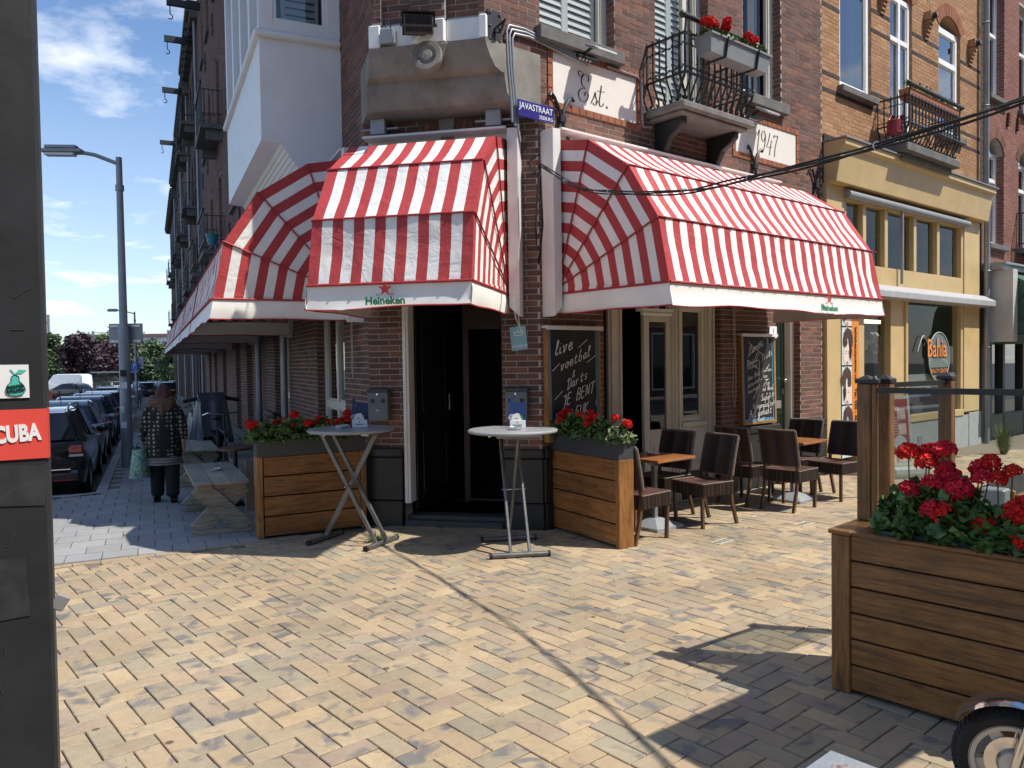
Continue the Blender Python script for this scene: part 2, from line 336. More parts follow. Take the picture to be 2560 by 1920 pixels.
m_carg = P_('car_grey', (.2, .21, .22), .3, .3, var=.1, coat=1.)
m_cart = P_('car_teal', (.08, .22, .26), .3, .0, var=.1, coat=1.)
m_carw = P_('car_white', (.78, .78, .78), .3, .0, var=.04, coat=1.)
m_carglass = P_('car_glass', (.015, .018, .022), .05, 0, var=.05, spec=.45, rvar=.01)
m_lred = P_('tail_light', (.35, .012, .01), .15, var=.1, coat=1.)
m_plate = P_('number_plate', (.7, .45, .04), .5, var=.05)
# ------------------------------------------------------------------ frames of the three facades (local x along the wall, y into it)
CR = Vector((.3016, 8.039, 0)); CL = Vector((-1.5428, 8.4286, 0))
FR = T(*CR)@RZ(39.5); FC = T(*CL)@RZ(-12); FL = T(*CL)@RZ(-65)
FRi = FR.inverted()
def LP(s, out, z=0.): return FL@Vector((-s, -out, z))       # left street
def RP(s, out, z=0.): return FR@Vector((s, -out, z))
U = .1218
BI = Vector((math.cos(.86457), -math.sin(.86457), 0)); BJ = Vector((math.sin(.86457), math.cos(.86457), 0)); B0 = Vector((-5.455*U, 33.6425*U, 0))
def gslope(y): return -.016*max(0., y-9.)
BA, BB = Vector((-4.071, 6.77)), Vector((-2.555, 7.627)); BD = (BB-BA).normalized(); BN = Vector((-BD.y, BD.x))   # paving border line

def dist_sort(items, key): return sorted(items, key=key)
def facade_d(p):      # inside any building?
    a = FRi@p; b = FL.inverted()@p; c = FC.inverted()@p
    return a.y > .02 and b.y > .02 and c.y > .02
def ground():
    # one sheet to the horizon, sinking gently along the side street
    def gz(x, y): return gslope(y)-.16 if x < 4-.35*y+2 else -.16
    b = MB(); xs = [-400, -200, -120, -80, -50, -30, -20, -12, -6, 0, 6, 12, 20, 40, 80, 200, 400]; ys = [-300, -60, -20, -5, 2, 9, 20, 30, 45, 60, 80, 110, 150, 220, 400]
    n = len(xs); vs = [(x, y, -.17+(gslope(min(y, 150)) if y > 9 else 0)) for y in ys for x in xs]
    b.add(vs, [(j*n+i, j*n+i+1, (j+1)*n+i+1, (j+1)*n+i) for j in range(len(ys)-1) for i in range(n-1)])
    b.build('ground', m_asph, kind='structure')
    # paved square: joint bed + herringbone bricks
    sq = MB()
    def onsq(x, y):
        p = Vector((x, y)); return (p-BA).dot(BN) < 0
    A = BA-BD*9; Bq = BB+BD*.4
    far = RP(30, -1.)
    pts = [(A.x, A.y), (-9, -3), (12, -3), (30, 16), (far.x, far.y), (RP(0, -.8).x, RP(0, -.8).y), (FC@Vector((0, .6, 0)))[:2], (Bq.x, Bq.y)]
    pts = [(p[0], p[1], -.013) for p in pts]; sq.add(pts, [tuple(range(len(pts)))])
    paving = sq.build('paved_square', m_joint, kind='structure')
    bricks = []
    def brick(i0, i1, j0, j1):
        c = B0+BI*((i0+i1)/2*U)+BJ*((j0+j1)/2*U)
        if not (-5.5 < c.x < 13 and 1.2 < c.y < 17): return
        if c.x > 1+c.y*1.05: return
        if (Vector((c.x, c.y))-BA).dot(BN) > -.06 or facade_d(c): return
        if c.x < -1.2-c.y*.72: return
        bricks.append((c, i1-i0 > 1.5))
    for j in range(-70, 130):
        for m in range(-40, 40):
            a = -j+4*m
            brick(a, a+2, j, j+1); brick(a+3, a+4, j-1, j+1)
    g = .0034
    def shape(b, c, along, tint, dz, tl):
        hx, hy = (U-g, U/2-g) if along else (U/2-g, U-g)
        vs = []
        for z, ins in ((-.02, 0), (-.0035, 0), (0, .0035)):
            for sx, sy in ((-1, -1), (1, -1), (1, 1), (-1, 1)):
                p = c+BI*(sx*(hx-ins))+BJ*(sy*(hy-ins)); vs.append((p.x, p.y, z+dz+tl[0]*sx+tl[1]*sy))
        fs = [(8, 9, 10, 11)]
        for k in range(4):
            l = (k+1) % 4; fs += [(k, l, 4+l, 4+k), (4+k, 4+l, 8+l, 8+k)]
        if BI.cross(BJ).z < 0: fs = [f[::-1] for f in fs]
        b.add(vs, fs, tint)
    bricks.sort(key=lambda q: (q[0]-Vector((.2, 1.2, 0))).length)
    inview = [q for q in bricks if abs(q[0].x) < q[0].y*.66 and q[0].y > 3.2]; sep = set(id(q) for q in inview[:300])
    mb = MB(); protos = {}
    rr = random.Random(3)
    for q in bricks:
        c, al = q; dz = rr.uniform(-.002, .0015); tl = (rr.gauss(0, .0006), rr.gauss(0, .0006))
        if id(q) in sep:
            if al not in protos:
                p = MB(); shape(p, Vector((0, 0, 0)), al, 0, 0, (0, 0)); o = p.build('brick', m_paver, paving); protos[al] = o.data; o.location = (c.x, c.y, dz)
            else: o = link('brick', protos[al], paving, M=T(c.x, c.y, dz)@RY(tl[0]*500)@RX(tl[1]*500))
        else: shape(mb, c, al, rr.random()*.999+.0005, dz, tl)
    mb.build('brickwork', m_paver, paving, kind='stuff')
    # border course of bricks laid end to end between the two pavings
    bc = MB(); k = 0
    for t in np.arange(-3.2, 2.3, 2*U*.92):
        p = BA+BD*(t+.12); bc.M = T(p.x, p.y, 0)@RZ(math.degrees(math.atan2(BD.y, BD.x))); bc.fbox(-.108, .108, -.048, .048, -.02, .001, rr.random()); 
    bc.build('border_course', m_paver, paving, kind='stuff')
    # grey pavement of the side street with kerb, sloping
    def sl(p): return (p.x, p.y, gslope(p.y))
    pv = MB(); OUT = 2.75
    ring = [Vector((BA.x-BD.x*9, BA.y-BD.y*9, 0)), Vector((BB.x+BD.x*.4, BB.y+BD.y*.4, 0)), LP(0, -.3)]
    ring += [LP(s, -.3) for s in (5, 12, 25, 45, 75)]+[LP(s, OUT) for s in (75, 45, 25, 12, 5, 4.3)]+[LP(4.1, 2.85), LP(3.9, 3.3), LP(3.7, 4.4), LP(3.6, 12)]
    pv.add([(p.x, p.y, gslope(p.y)-.012) for p in ring], [tuple(range(len(ring)))])
    side = pv.build('side_pavement', m_joint, kind='structure')
    tl = []; W = .3; g = .004
    for r in range(-10, 62):
        s0 = r*W-.9
        for q in range(-2, 26):
            o0 = q*W-.4+(W/2 if r % 2 else 0)
            if s0 > 4.0 and o0+W > OUT+.01: continue
            if s0 > 3.5 and o0 > 4: continue
            c = LP(s0+W/2, o0+W/2); fl = FC.inverted()@c
            if o0 < -.05 and s0 > 0: continue
            if (Vector((c.x, c.y))-BA).dot(BN) < .12 or facade_d(c) or c.y < 4: continue
            tl.append(c)
    tl.sort(key=lambda c: (c-CAM).length); mb = MB(); me = None; n = 0
    def tile(b, tint): b.fbox(-W/2+g, W/2-g, -W/2+g, W/2-g, -.03, 0, tint)
    for c in tl:
        M = T(c.x, c.y, gslope(c.y)+rr.uniform(-.0015, .001))@RZ(-65)
        if n < 300 and c.x > -.66*c.y:
            if me is None: p = MB(); tile(p, 0); o = p.build('tile', m_tile, side); me = o.data; o.matrix_local = M
            else: link('tile', me, side, M=M)
            n += 1
        else: mb.M = M; tile(mb, rr.random()*.99+.005)
    mb.build('tiling', m_tile, side, kind='stuff')
    # kerb stones along the parking bays, each a stone
    kp = MB(); kp.fbox(-.495, .495, -.07, .07, -.16, .012); o = kp.build('kerb_stone', m_kerb, side); me = o.data
    first = True
    for k in range(26):
        p = LP(4.6+k*1.0, OUT+.07); M = T(p.x, p.y, gslope(p.y))@RZ(-65)
        if first: o.matrix_local = M; first = False
        else: link('kerb_stone', me, side, M=M)
    for a, b_ in (((4.1, 2.84), (3.9, 3.3)), ((3.9, 3.3), (3.72, 4.3)), ((3.72, 4.3), (3.66, 5.3)), ((3.66, 5.3), (3.62, 6.3))):
        p, q = LP(*a), LP(*b_); d = (q-p); c = (p+q)/2; M = T(c.x, c.y, gslope(c.y))@RZ(math.degrees(math.atan2(d.y, d.x)))@Matrix.Diagonal((d.length, 1, 1, 1)); link('kerb_stone', me, side, M=M)
ground()

# ------------------------------------------------------------------ brick walls
def cells(x0, x1, z0, z1, ops):
    xs = sorted({x0, x1, *[min(max(v, x0), x1) for o in ops for v in o[:2]]}); zs = sorted({z0, z1, *[min(max(v, z0), z1) for o in ops for v in o[2:4]]})
    for a, b in zip(xs, xs[1:]):
        for c, d in zip(zs, zs[1:]):
            m, n = (a+b)/2, (c+d)/2
            if not any(o[0] < m < o[1] and o[2] < n < o[3] for o in ops): yield a, b, c, d
def brickwall(root, Mw, x0, x1, z0, z1, ops, mb_, mm_, name='wall', depth=.24, nsep=0, L=.233, H=.0625, zb=None, noreveal=(), seed=1, bands=(), proud=.0022):
    """Mw: wall frame relative to root. ops: openings (x0,x1,z0,z1). Returns wall object; bricks are its sub-parts."""
    w = MB(Mw); zb = z1 if zb is None else zb
    for a, b, c, d in cells(x0, x1, z0, z1, ops): w.add([(a,0,c),(b,0,c),(b,0,d),(a,0,d)], [(0,1,2,3)])
    for k, (a, b, c, d) in enumerate(ops):
        if k in noreveal: continue
        w.add([(a,0,c),(b,0,c),(b,0,d),(a,0,d),(a,depth,c),(b,depth,c),(b,depth,d),(a,depth,d)], [(0,4,5,1),(1,5,6,2),(2,6,7,3),(3,7,4,0)])
    wall = w.build(name, mm_, root)
    rr = random.Random(seed); lst = []; g = .0045; band = []
    k = 0; z = math.ceil(z0/H)*H if z0 > 0 else z0
    while z+H <= zb+1e-6:
        off = (k % 2)*L/2
        # free intervals of this course
        iv = [(x0, x1)]
        for o in ops:
            if o[2] < z+H-.006 and o[3] > z+.006:
                nv = []
                for a, b in iv:
                    if o[1] <= a or o[0] >= b: nv.append((a, b)); continue
                    if o[0] > a: nv.append((a, o[0]))
                    if o[1] < b: nv.append((o[1], b))
                iv = nv
        inb = any(b0 <= z+H/2 < b1 for b0, b1 in bands)
        for a, b in iv:
            x = math.floor((a-off)/L)*L+off
            while x < b:
                p, q = max(x, a), min(x+L, b)
                if q-p > .035: (band if inb else lst).append((p+(g if p > a+1e-6 else 0), q-(g if q < b-1e-6 else 0), z+g, z+H-g, (a, b)))
                x += L
        z += H; k += 1
    WM = root.matrix_world@Mw
    cam = lambda q: (WM@Vector(((q[0]+q[1])/2, 0, (q[2]+q[3])/2))-CAM)
    full = L-2*g; sep = set()
    if nsep:
        f = [q for q in lst if abs(q[1]-q[0]-full) < 1e-4]
        def vis(q):
            d = cam(q); return abs(d.x) < .655*d.y and -.45*d.y < d.z < .52*d.y
        f = [q for q in f if vis(q)]; f.sort(key=lambda q: cam(q).length); sep = set(id(q) for q in f[:nsep])
    mb = MB(Mw); bb = MB(Mw); me = None
    for q in lst:
        dy = -proud-rr.uniform(0, .002)
        if id(q) in sep:
            M = Mw@T(q[0], dy, q[2])
            if me is None: p = MB(); p.fbox(0, full, 0, .012, 0, H-2*g); o = p.build('brick', mb_, wall); me = o.data; o.matrix_local = M
            else: link('brick', me, wall, M=M)
        else: mb.fbox(q[0], q[1], dy, .006, q[2], q[3], rr.random()*.99+.005)
    for q in band: bb.fbox(q[0], q[1], -.006, .006, q[2], q[3], rr.random()*.99+.005)
    # bricks turning into the reveals
    for k, (a, b, c, d) in enumerate(ops):
        if k in noreveal: continue
        z = math.ceil(max(c, z0)/H)*H
        while z+H <= min(d, zb)+1e-6:
            for x, sg in ((a, -1), (b, 1)):
                if x0+.02 < x < x1-.02:
                    xa, xb = (x-.004, x+.005) if sg < 0 else (x-.005, x+.004)
                    y = .0
                    for l in ((.11, .11) if int(round(z/H)) % 2 else (.225,)):
                        mb.box(xa, xb, y+.003, min(y+l-.004, depth-.004), z+g, z+H-g, rr.random()*.99+.005); y += l+.004
            z += H
    mb.build('brickwork', mb_, wall, kind='stuff'); 
    if band: bb.build('brick_band', m_brick_d, wall, kind='stuff')
    return wall
def arch(root, Mw, x0, x1, zs, rise, thick, mb_, mfill, parent=None, nb=None, ztop=None, y=-.012, dark=False, yfill=.02):
    """segmental arch of radial bricks over an opening x0..x1 springing at zs; fills the rectangle's corners."""
    w = (x1-x0)/2; r = (w*w+rise*rise)/(2*rise); cx, cz = (x0+x1)/2, zs+rise-r; a0 = math.asin(min(1, w/r)); ztop = zs+rise if ztop is None else ztop
    f = MB(Mw); n = 16
    if mfill is not None:
        arcp = [(cx+r*math.sin(-a0+2*a0*k/n), cz+r*math.cos(-a0+2*a0*k/n)) for k in range(n+1)]
        for (xa, za), (xb, zb_) in zip(arcp, arcp[1:]):
            f.add([(xa,yfill,za),(xb,yfill,zb_),(xb,yfill,ztop),(xa,yfill,ztop),(xa,.24,za),(xb,.24,zb_)], [(0,1,2,3),(0,4,5,1)])
        f.build('spandrel', mfill, parent or root)
    nb = nb or max(8, int(2*a0*r/.065)); b = MB(Mw); rr = random.Random(int(x0*100)+5)
    for k in range(nb):
        t0 = -a0+2*a0*(k+.07)/nb; t1 = -a0+2*a0*(k+.93)/nb
        q = [(cx+R*math.sin(t), cz+R*math.cos(t)) for R, t in ((r, t0), (r, t1), (r+thick, t1), (r+thick, t0))]
        b.prism(q, y-rr.uniform(0, .003), .015, rr.random()*.99+.005)
    return b.build('brick_arch', mb_, parent or root, kind='stuff')
def window(root, Mw, x0, x1, z0, z1, y, fw=.07, bars=(), vbars=(), mat=None, glass=None, back='dark', slats=None, name='window', fd=.06, sill=None, label=None):
    mat = mat or m_white; b = MB(Mw)
    b.box(x0, x0+fw, y, y+fd, z0, z1); b.box(x1-fw, x1, y, y+fd, z0, z1); b.box(x0+fw, x1-fw, y+.002, y+fd-.002, z0, z0+fw); b.box(x0+fw, x1-fw, y+.002, y+fd-.002, z1-fw, z1)
    for z in bars: b.box(x0+fw, x1-fw, y-.004, y+fd-.004, z-fw*.45, z+fw*.45)
    for x in vbars: b.box(x-fw*.4, x+fw*.4, y-.006, y+fd-.006, z0+fw, z1-fw)
    zs = [z0+fw]+[z for z in bars]+[z1-fw]; xs = [x0+fw]+list(vbars)+[x1-fw]
    # inner sashes
    for a, c in zip(zs, zs[1:]):
        for p, q in zip(xs, xs[1:]):
            e = .022; p_, q_, a_, c_ = p, q, a+(fw*.45 if a in bars else 0), c-(fw*.45 if c in bars else 0)
            b.box(p_, p_+e, y+.018, y+fd+.01, a_, c_); b.box(q_-e, q_, y+.018, y+fd+.01, a_, c_); b.box(p_+e, q_-e, y+.019, y+fd+.009, a_, a_+e); b.box(p_+e, q_-e, y+.019, y+fd+.009, c_-e, c_)
    w = b.build(name, mat, root, bevel=.004)
    if label: w['label'] = label
    for a, c in zip(zs, zs[1:]):
        for p, q in zip(xs, xs[1:]):
            g = MB(Mw); tx = random.uniform(-.004, .004); yy = y+fd*.6; g.add([(p,yy+tx,a),(q,yy-tx,a),(q,yy-tx,c),(p,yy+tx,c)], [(0,1,2,3)]); g.build('pane', glass or m_glassd, w)
    if slats:
        sb = MB(Mw); z = z0+fw+.02
        sx = [x0+fw+.01, (x0+x1)/2, x1-fw-.01] if x1-x0 > .7 else [x0+fw+.01, x1-fw-.01]
        for p, q in zip(sx, sx[1:]):
            sb.box(p, p+.045, y+fd+.03, y+fd+.06, z0+fw, z1-fw); sb.box(q-.045, q, y+fd+.03, y+fd+.06, z0+fw, z1-fw)
        ss = sb.build('shutter', m_shut, w)
        n = 0
        sm = MB(Mw)
        while z < z1-fw-.05:
            for p, q in zip(sx, sx[1:]): sm.add([(p+.045,y+fd+.03,z),(q-.045,y+fd+.03,z),(q-.045,y+fd+.06,z+.075),(p+.045,y+fd+.06,z+.075),(p+.045,y+fd+.036,z-.003),(q-.045,y+fd+.036,z-.003),(q-.045,y+fd+.066,z+.072),(p+.045,y+fd+.066,z+.072)], [(0,1,2,3),(7,6,5,4),(0,4,5,1),(3,2,6,7)])
            z += .078
        sm.build('shutter_slats', m_shut, w)
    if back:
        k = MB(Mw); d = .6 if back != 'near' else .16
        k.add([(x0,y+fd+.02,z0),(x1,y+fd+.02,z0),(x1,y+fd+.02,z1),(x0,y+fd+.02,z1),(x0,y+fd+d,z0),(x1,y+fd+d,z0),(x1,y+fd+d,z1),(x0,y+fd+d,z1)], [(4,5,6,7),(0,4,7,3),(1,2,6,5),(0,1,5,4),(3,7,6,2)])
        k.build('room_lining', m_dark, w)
        if back == 'curtain':
            c = MB(Mw)
            for p, q in ((x0+fw, x0+fw+(x1-x0)*.3), (x1-fw-(x1-x0)*.25, x1-fw)):
                c.grid(lambda u, v: (p+(q-p)*u, y+fd+.12+.025*math.sin(u*22), z0+fw+(z1-z0-2*fw)*v), 24, 1)
            c.build('curtain', m_curt, w, smooth=60)
    if sill:
        s_ = MB(Mw); s_.box(x0-.07, x1+.07, -.1, y+.02, z0-sill, z0-.002); s_.build('sill', m_sill, w, bevel=.008)
    return w
def plate_ring(mb, x0, x1, z0, z1, t, y0, y1):
    mb.box(x0, x0+t, y0, y1, z0, z1); mb.box(x1-t, x1, y0, y1, z0, z1); mb.box(x0+t, x1-t, y0+.001, y1-.001, z0, z0+t); mb.box(x0+t, x1-t, y0+.001, y1-.001, z1-t, z1)
# ------------------------------------------------------------------ corner cafe building
def scroll(c, r, a0, a1, n=10, k=.5):  # spiral-ish arc points in (u,v)
    return [(c[0]+r*(1-(1-k)*i/n)*math.cos(R_(a0+(a1-a0)*i/n)), c[1]+r*(1-(1-k)*i/n)*math.sin(R_(a0+(a1-a0)*i/n))) for i in range(n+1)]
def railing(parent, Mw, x0, x1, depth, zs, zt, step=.13, mat=None, cap=True, lod=0):
    """belly-fronted iron balcony railing round three sides: bars, top and bottom rails."""
    mat = mat or m_iron; zb = zs+.3
    def side(pts_fn, L, first):
        n = max(2, int(round(L/step)))
        for k in range(n+1):
            t = k/n; b = MB(Mw); p = pts_fn(t)
            r = .016 if k in (0, n) else .0115
            if lod < 2:
                o = p[2]  # outward unit in xy
                base = Vector((p[0], p[1], 0)); ou = Vector((o[0], o[1], 0))
                path = [(-.055, zb-.235), (-.075, zb-.265), (-.1, zb-.25), (-.095, zb-.21), (-.05, zb-.11), (-.012, zb-.04), (0, zb+.01), (0, zb+.2), (0, zt)]
                b.tube([base+ou*q+Vector((0, 0, z)) for q, z in path], r, 6)
                if lod == 0:
                    tx = Vector((-o[1], o[0], 0))
                    for zc, sg in ((zb+.04, 1), (zt-.1, -1)):
                        for q in (1, -1): b.tube([base+tx*q*(.012+.03*math.sin(i*.42))+Vector((0, 0, zc+sg*.022*i-.004*i*i*sg)) for i in range(6)], .006, 5)
                    b.ball((base.x, base.y, zt+.02), (.012, .012, .03), 6, 4); b.lathe([(.012, -.01), (.02, 0), (.012, .01)], 6, (base.x, base.y, zb+.12))
            else: b.box(p[0]-.008, p[0]+.008, p[1]-.008, p[1]+.008, zs, zt)
            b.build('baluster', mat, parent)
    side(lambda t: (x0+(x1-x0)*t, -depth, (0, -1)), x1-x0, True)
    side(lambda t: (x0, -depth*t*.86, (-1, 0)), depth, False); side(lambda t: (x1, -depth*t*.86, (1, 0)), depth, False)
    for z, w in ((zb, .028), (zt, .032)):
        b = MB(Mw); b.bar((x0-.01, -depth, z), (x1+.01, -depth, z), w, .02); b.bar((x0, -depth, z), (x0, 0, z), w, .02); b.bar((x1, -depth, z), (x1, 0, z), w, .02); b.build('rail', mat, parent)
    if cap:
        b = MB(Mw); b.tube([(x0-.06, -depth-.02, zt+.17), (x1+.06, -depth-.02, zt+.17)], .032, 10); 
        for x in (x0, x1): b.tube([(x, -depth, zt), (x, -depth-.02, zt+.17)], .012, 6); b.ball((x+(-.06 if x == x0 else .06), -depth-.02, zt+.17), .042, 8, 6)
        b.build('handrail', mat, parent, smooth=40)
def bracket(parent, Mw, x, zt, h, d, mat, name='bracket'):
    b = MB(Mw); pr = [(0, 0), (-d, 0), (-d, -.07), (-d*.85, -.13), (-d*.55, -.2), (-d*.36, -.34), (-d*.34, -h+.06), (-d*.3, -h), (0, -h)]
    n = len(pr); vs = [(x-.045, y, zt+z) for y, z in pr]+[(x+.045, y, zt+z) for y, z in pr]
    b.add(vs, [tuple(range(n)), tuple(range(2*n-1, n-1, -1))]+[(i, n+i, n+(i+1) % n, (i+1) % n) for i in range(n)]); b.build(name, mat, parent, bevel=.012)
def wall_anchor(parent, Mw, x, z, h=.42, mat=None):
    b = MB(Mw)
    for s in (1, -1):
        for t in (1, -1): b.tube([(x+s*.012, -.035, z), (x+s*.03, -.03, z+t*h*.18), (x+s*.1, -.03, z+t*h*.42), (x+s*.15, -.035, z+t*h*.5), (x+s*.17, -.04, z+t*h*.42)], .018, 6)
    b.box(x-.04, x+.04, -.06, 0, z-.03, z+.03); b.build('wall_anchor', mat or m_iron, parent, smooth=40)
def corner_building():
    root = thing('corner_building', 'brown brick corner cafe building with stone corbel over its dark doorway', 'building', FR)
    MC = FRi@FC; ML = FRi@FL
    # ---- right facade
    ops = [(.93, 3.10, .0, 2.95), (4.36, 5.0, .0, 2.75), (.04, 1.16, 5.16, 8.4), (1.85, 2.87, 4.72, 8.4), (3.62, 4.52, 5.24, 8.4), (.214, 1.506, 4.45, 4.955), (3.44, 4.89, 4.45, 4.905), (-.7, 0., 0, 4.87)]
    wr = brickwall(root, I4, -.674, 5.62, .8, 14., ops, m_brick, m_mortar, zb=8.2, nsep=170, noreveal=(5, 6, 7), seed=2)
    for (a, b, c, d) in ((.214, 1.506, 4.45, 4.955), (3.44, 4.89, 4.45, 4.905)):
        p = MB(); p.box(a, b, -.004, .1, c, d); pn = p.build('name_panel', m_plaster, root)
        q = MB(); rr = random.Random(9)
        for x0, x1, z0, z1, vert in ((a-.075, b+.075, d+.004, d+.07, 0), (a-.075, b+.075, c-.07, c-.004, 0), (a-.075, a-.006, c, d, 1), (b+.006, b+.075, c, d, 1)):
            if vert:
                n = max(1, round((z1-z0)/.115)); st = (z1-z0)/n
                for k in range(n): q.fbox(x0, x1, -.016, .01, z0+k*st+.005, z0+(k+1)*st-.005, rr.random()*.99+.005)
            else:
                n = round((x1-x0)/.115); st = (x1-x0)/n
                for k in range(n): q.fbox(x0+k*st+.005, x0+(k+1)*st-.005, -.016, .01, z0, z1, rr.random()*.99+.005)
        q.build('brick_border', m_brick_o, root, kind='stuff')
    script_lettering(root)
    # plinth of the two brick piers
    def plinth(Mw, x0, x1, parent=root, e0=1, e1=1):
        b = MB(Mw); b.box(x0-.05*e0, x1+.05*e1, -.06, .2, -.3, .27); b.box(x0-.035*e0, x1+.035*e1, -.045, .2, .27, .74); b.prism([(x0-.05*e0, .74), (x1+.05*e1, .74), (x1+.05*e1, .8), (x1+.02*e1, .835), (x0-.02*e0, .835), (x0-.05*e0, .8)], -.065, .2); b.build('plinth', m_black, parent, bevel=.012)
    plinth(I4, 3.10, 4.36); plinth(I4, 5.0, 5.62, e1=0); plinth(I4, .0, .93, e0=0)
    # shopfront between the piers: posts, open dark bay, half-glazed door, side window
    f = MB(); y = .09
    for x0, x1 in ((1.107, 1.34), (2.245, 2.40), (2.9, 3.10)): f.box(x0, x1, y, y+.12, .0, 2.9); f.box(x0+.03, x0+.06, y-.025, y, .0, 2.9); f.box(x1-.06, x1-.03, y-.025, y, .0, 2.9)
    f.box(1.107, 3.1, y-.02, y+.12, 2.42, 2.9); f.box(2.40, 2.9, y+.005, y+.11, .0, .9); f.box(2.46, 2.84, y-.015, y+.005, .45, .78); f.box(2.40, 2.9, y-.03, y+.09, .9, .96)
    sf = f.build('shopfront', m_cream, root, bevel=.006)
    g = MB(); g.box(2.40, 2.9, y-.03, .3, -.1, .34); g.build('shopfront_base', m_black, root)
    window(root, I4, 2.40, 2.9, .96, 2.42, y+.02, .06, mat=m_cream, back='dark', name='side_window')
    window(root, I4, .93, 1.107, .9, 2.6, y+.03, .025, mat=m_black, back='dark', name='narrow_window')
    d = MB(); x0, x1 = 1.745, 2.245; y2 = y+.03
    d.box(x0, x0+.1, y2, y2+.05, .02, 2.3); d.box(x1-.08, x1, y2, y2+.05, .02, 2.3); d.box(x0+.1, x1-.08, y2, y2+.05, 2.2, 2.3); d.box(x0+.1, x1-.08, y2, y2+.05, .02, .9); d.box(x0+.16, x1-.14, y2-.012, y2, .12, .72)
    dr = d.build('cafe_door', m_cream, root, bevel=.006)
    gl = MB(); gl.add([(x0+.1, y2+.025, .9), (x1-.08, y2+.025, .9), (x1-.08, y2+.025, 2.2), (x0+.1, y2+.025, 2.2)], [(0,1,2,3)]); gl.build('pane', m_glassd, dr)
    h = MB(); h.tube([(x0+.05, y2-.05, 1.0), (x0+.05, y2-.05, 1.1)], .012, 6); h.build('handle', m_chrome, dr)
    tl = MB(); tl.box(1.55, 2.12, -.03, .07, 2.31, 2.345); tl.tube([(1.57, -.0, 2.285), (2.1, -.0, 2.285)], .022, 8)
    for x in (1.62, 1.83, 2.05): tl.box(x, x+.01, -.03, .03, 2.28, 2.4)
    tl.build('strip_lamp', m_white, root)
    # green house door beyond the second pier
    d = MB(); d.box(4.36, 4.44, .16, .26, 0, 2.7); d.box(4.92, 5.0, .1, .26, 0, 2.7); d.box(4.36, 5.0, .16, .26, 2.5, 2.75); d.build('door_frame', m_cream, root)
    gd = P_('door_green', (.012, .03, .022), .3, coat=.5)
    d = MB(); d.box(4.44, 4.92, .2, .25, .02, 2.5); 
    for z0, z1 in ((.2, .95), (1.15, 2.3)): plate_ring(d, 4.52, 4.84, z0, z1, .03, .19, .2)
    dd = d.build('house_door', gd, root, bevel=.005)
    k = MB(); k.box(4.5, 4.8, .185, .2, 1.02, 1.13); k.build('letter_slot', m_alu, dd); k = MB(); k.ball((4.86, .16, 1.42), .03, 10, 6); k.tube([(4.86, .2, 1.42), (4.86, .16, 1.42)], .012, 6); k.box(4.845, 4.875, .19, .2, 1.22, 1.3); k.build('knob', m_chrome, dd, smooth=40)
    st = MB(); st.box(4.3, 5.06, -.12, .3, -.1, .12); st.build('doorstep', m_sill, root, bevel=.01)
    # upper windows
    window(root, I4, .04, 1.16, 5.16, 8.4, .12, .09, bars=(7.3,), vbars=(), mat=m_cream, glass=m_glassc, back='near', slats=True, sill=.14)
    window(root, I4, 1.85, 2.87, 4.74, 8.4, .12, .1, bars=(), vbars=(2.55,), mat=m_cream, glass=m_glassc, back='near', slats=True, name='balcony_door')
    window(root, I4, 3.62, 4.52, 5.24, 8.4, .12, .11, bars=(7.3,), mat=m_cream, glass=m_glassc, back='curtain', sill=.14)
    # rows of arch bricks that peep out above the awning casings
    arch(root, I4, 1.0, 3.0, 3.72, .4, .12, m_brick_o, None, nb=34); arch(root, I4, 1.1, 2.9, 3.60, .4, .12, m_brick, None, nb=34); arch(root, I4, 4.25, 5.3, 3.75, .3, .12, m_brick_o, None, nb=18)
    for x, z in ((.31, 4.27), (3.83, 4.3), (5.4, 4.25)): wall_anchor(root, I4, x, z, .5)
    # balcony
    bal = MB(); bal.box(1.66, 3.03, -.56, 0, 4.54, 4.62); bal.box(1.72, 2.97, -.5, 0, 4.5, 4.54); sl = bal.build('balcony', P_('balcony_slab', (.17, .165, .155), .9, var=.3), root, bevel=.012)
    railing(sl, I4, 1.7, 3.0, .55, 4.63, 5.36, .105)
    for x in (1.86, 2.86): bracket(sl, I4, x, 4.5, .46, .42, m_black)
    # ---- chamfer, ground floor
    brickwall(root, MC, 0, 1.885, .8, 4.35, [(.386, 1.475, 0, 2.52)], m_brick, m_mortar, nsep=70, seed=4, zb=4.34)
    plinth(MC, 0, .37, e0=.6, e1=.1); plinth(MC, 1.49, 1.885, e0=.1, e1=.6)
    q = MB(MC); q.prism([(.84, 4.3), (1.02, 4.3), (.99, 4.0), (.87, 4.0)], -.05, .02); q.build('keystone', m_stone, root, bevel=.01)
    arch(root, MC, .2, 1.68, 3.85, .3, .14, m_brick, None, nb=26)
    b = MB(MC); b.box(.386, .455, -.02, .16, .24, 2.5); b.box(.455, 1.475, -.02, .16, 2.43, 2.5); b.box(.40, .43, -.035, -.02, .24, 2.5); b.build('door_frame', m_white, root, bevel=.006)
    b = MB(MC); b.box(.386, 1.475, -.05, .06, -.1, .06); b.box(.386, 1.475, .06, .9, -.1, .1); b.build('doorstep', m_anth, root, bevel=.012)
    md = P_('door_black', (.012, .012, .013), .35, coat=.3)
    b = MB(MC@T(.47, .17, 0)@RZ(78)); b.box(0, .8, 0, .05, .14, 2.4)
    for z0, z1 in ((.3, 1.0), (1.2, 2.2)): plate_ring(b, .12, .68, z0, z1, .04, -.012, 0)
    ld = b.build('open_door', md, root, bevel=.005)
    hb = MB(MC@T(.47, .17, 0)@RZ(78)); hb.tube([(.66, 0, 1.2), (.66, -.05, 1.2), (.66, -.05, 1.38), (.66, 0, 1.38)], .01, 6); hb.build('handle', m_chrome, ld)
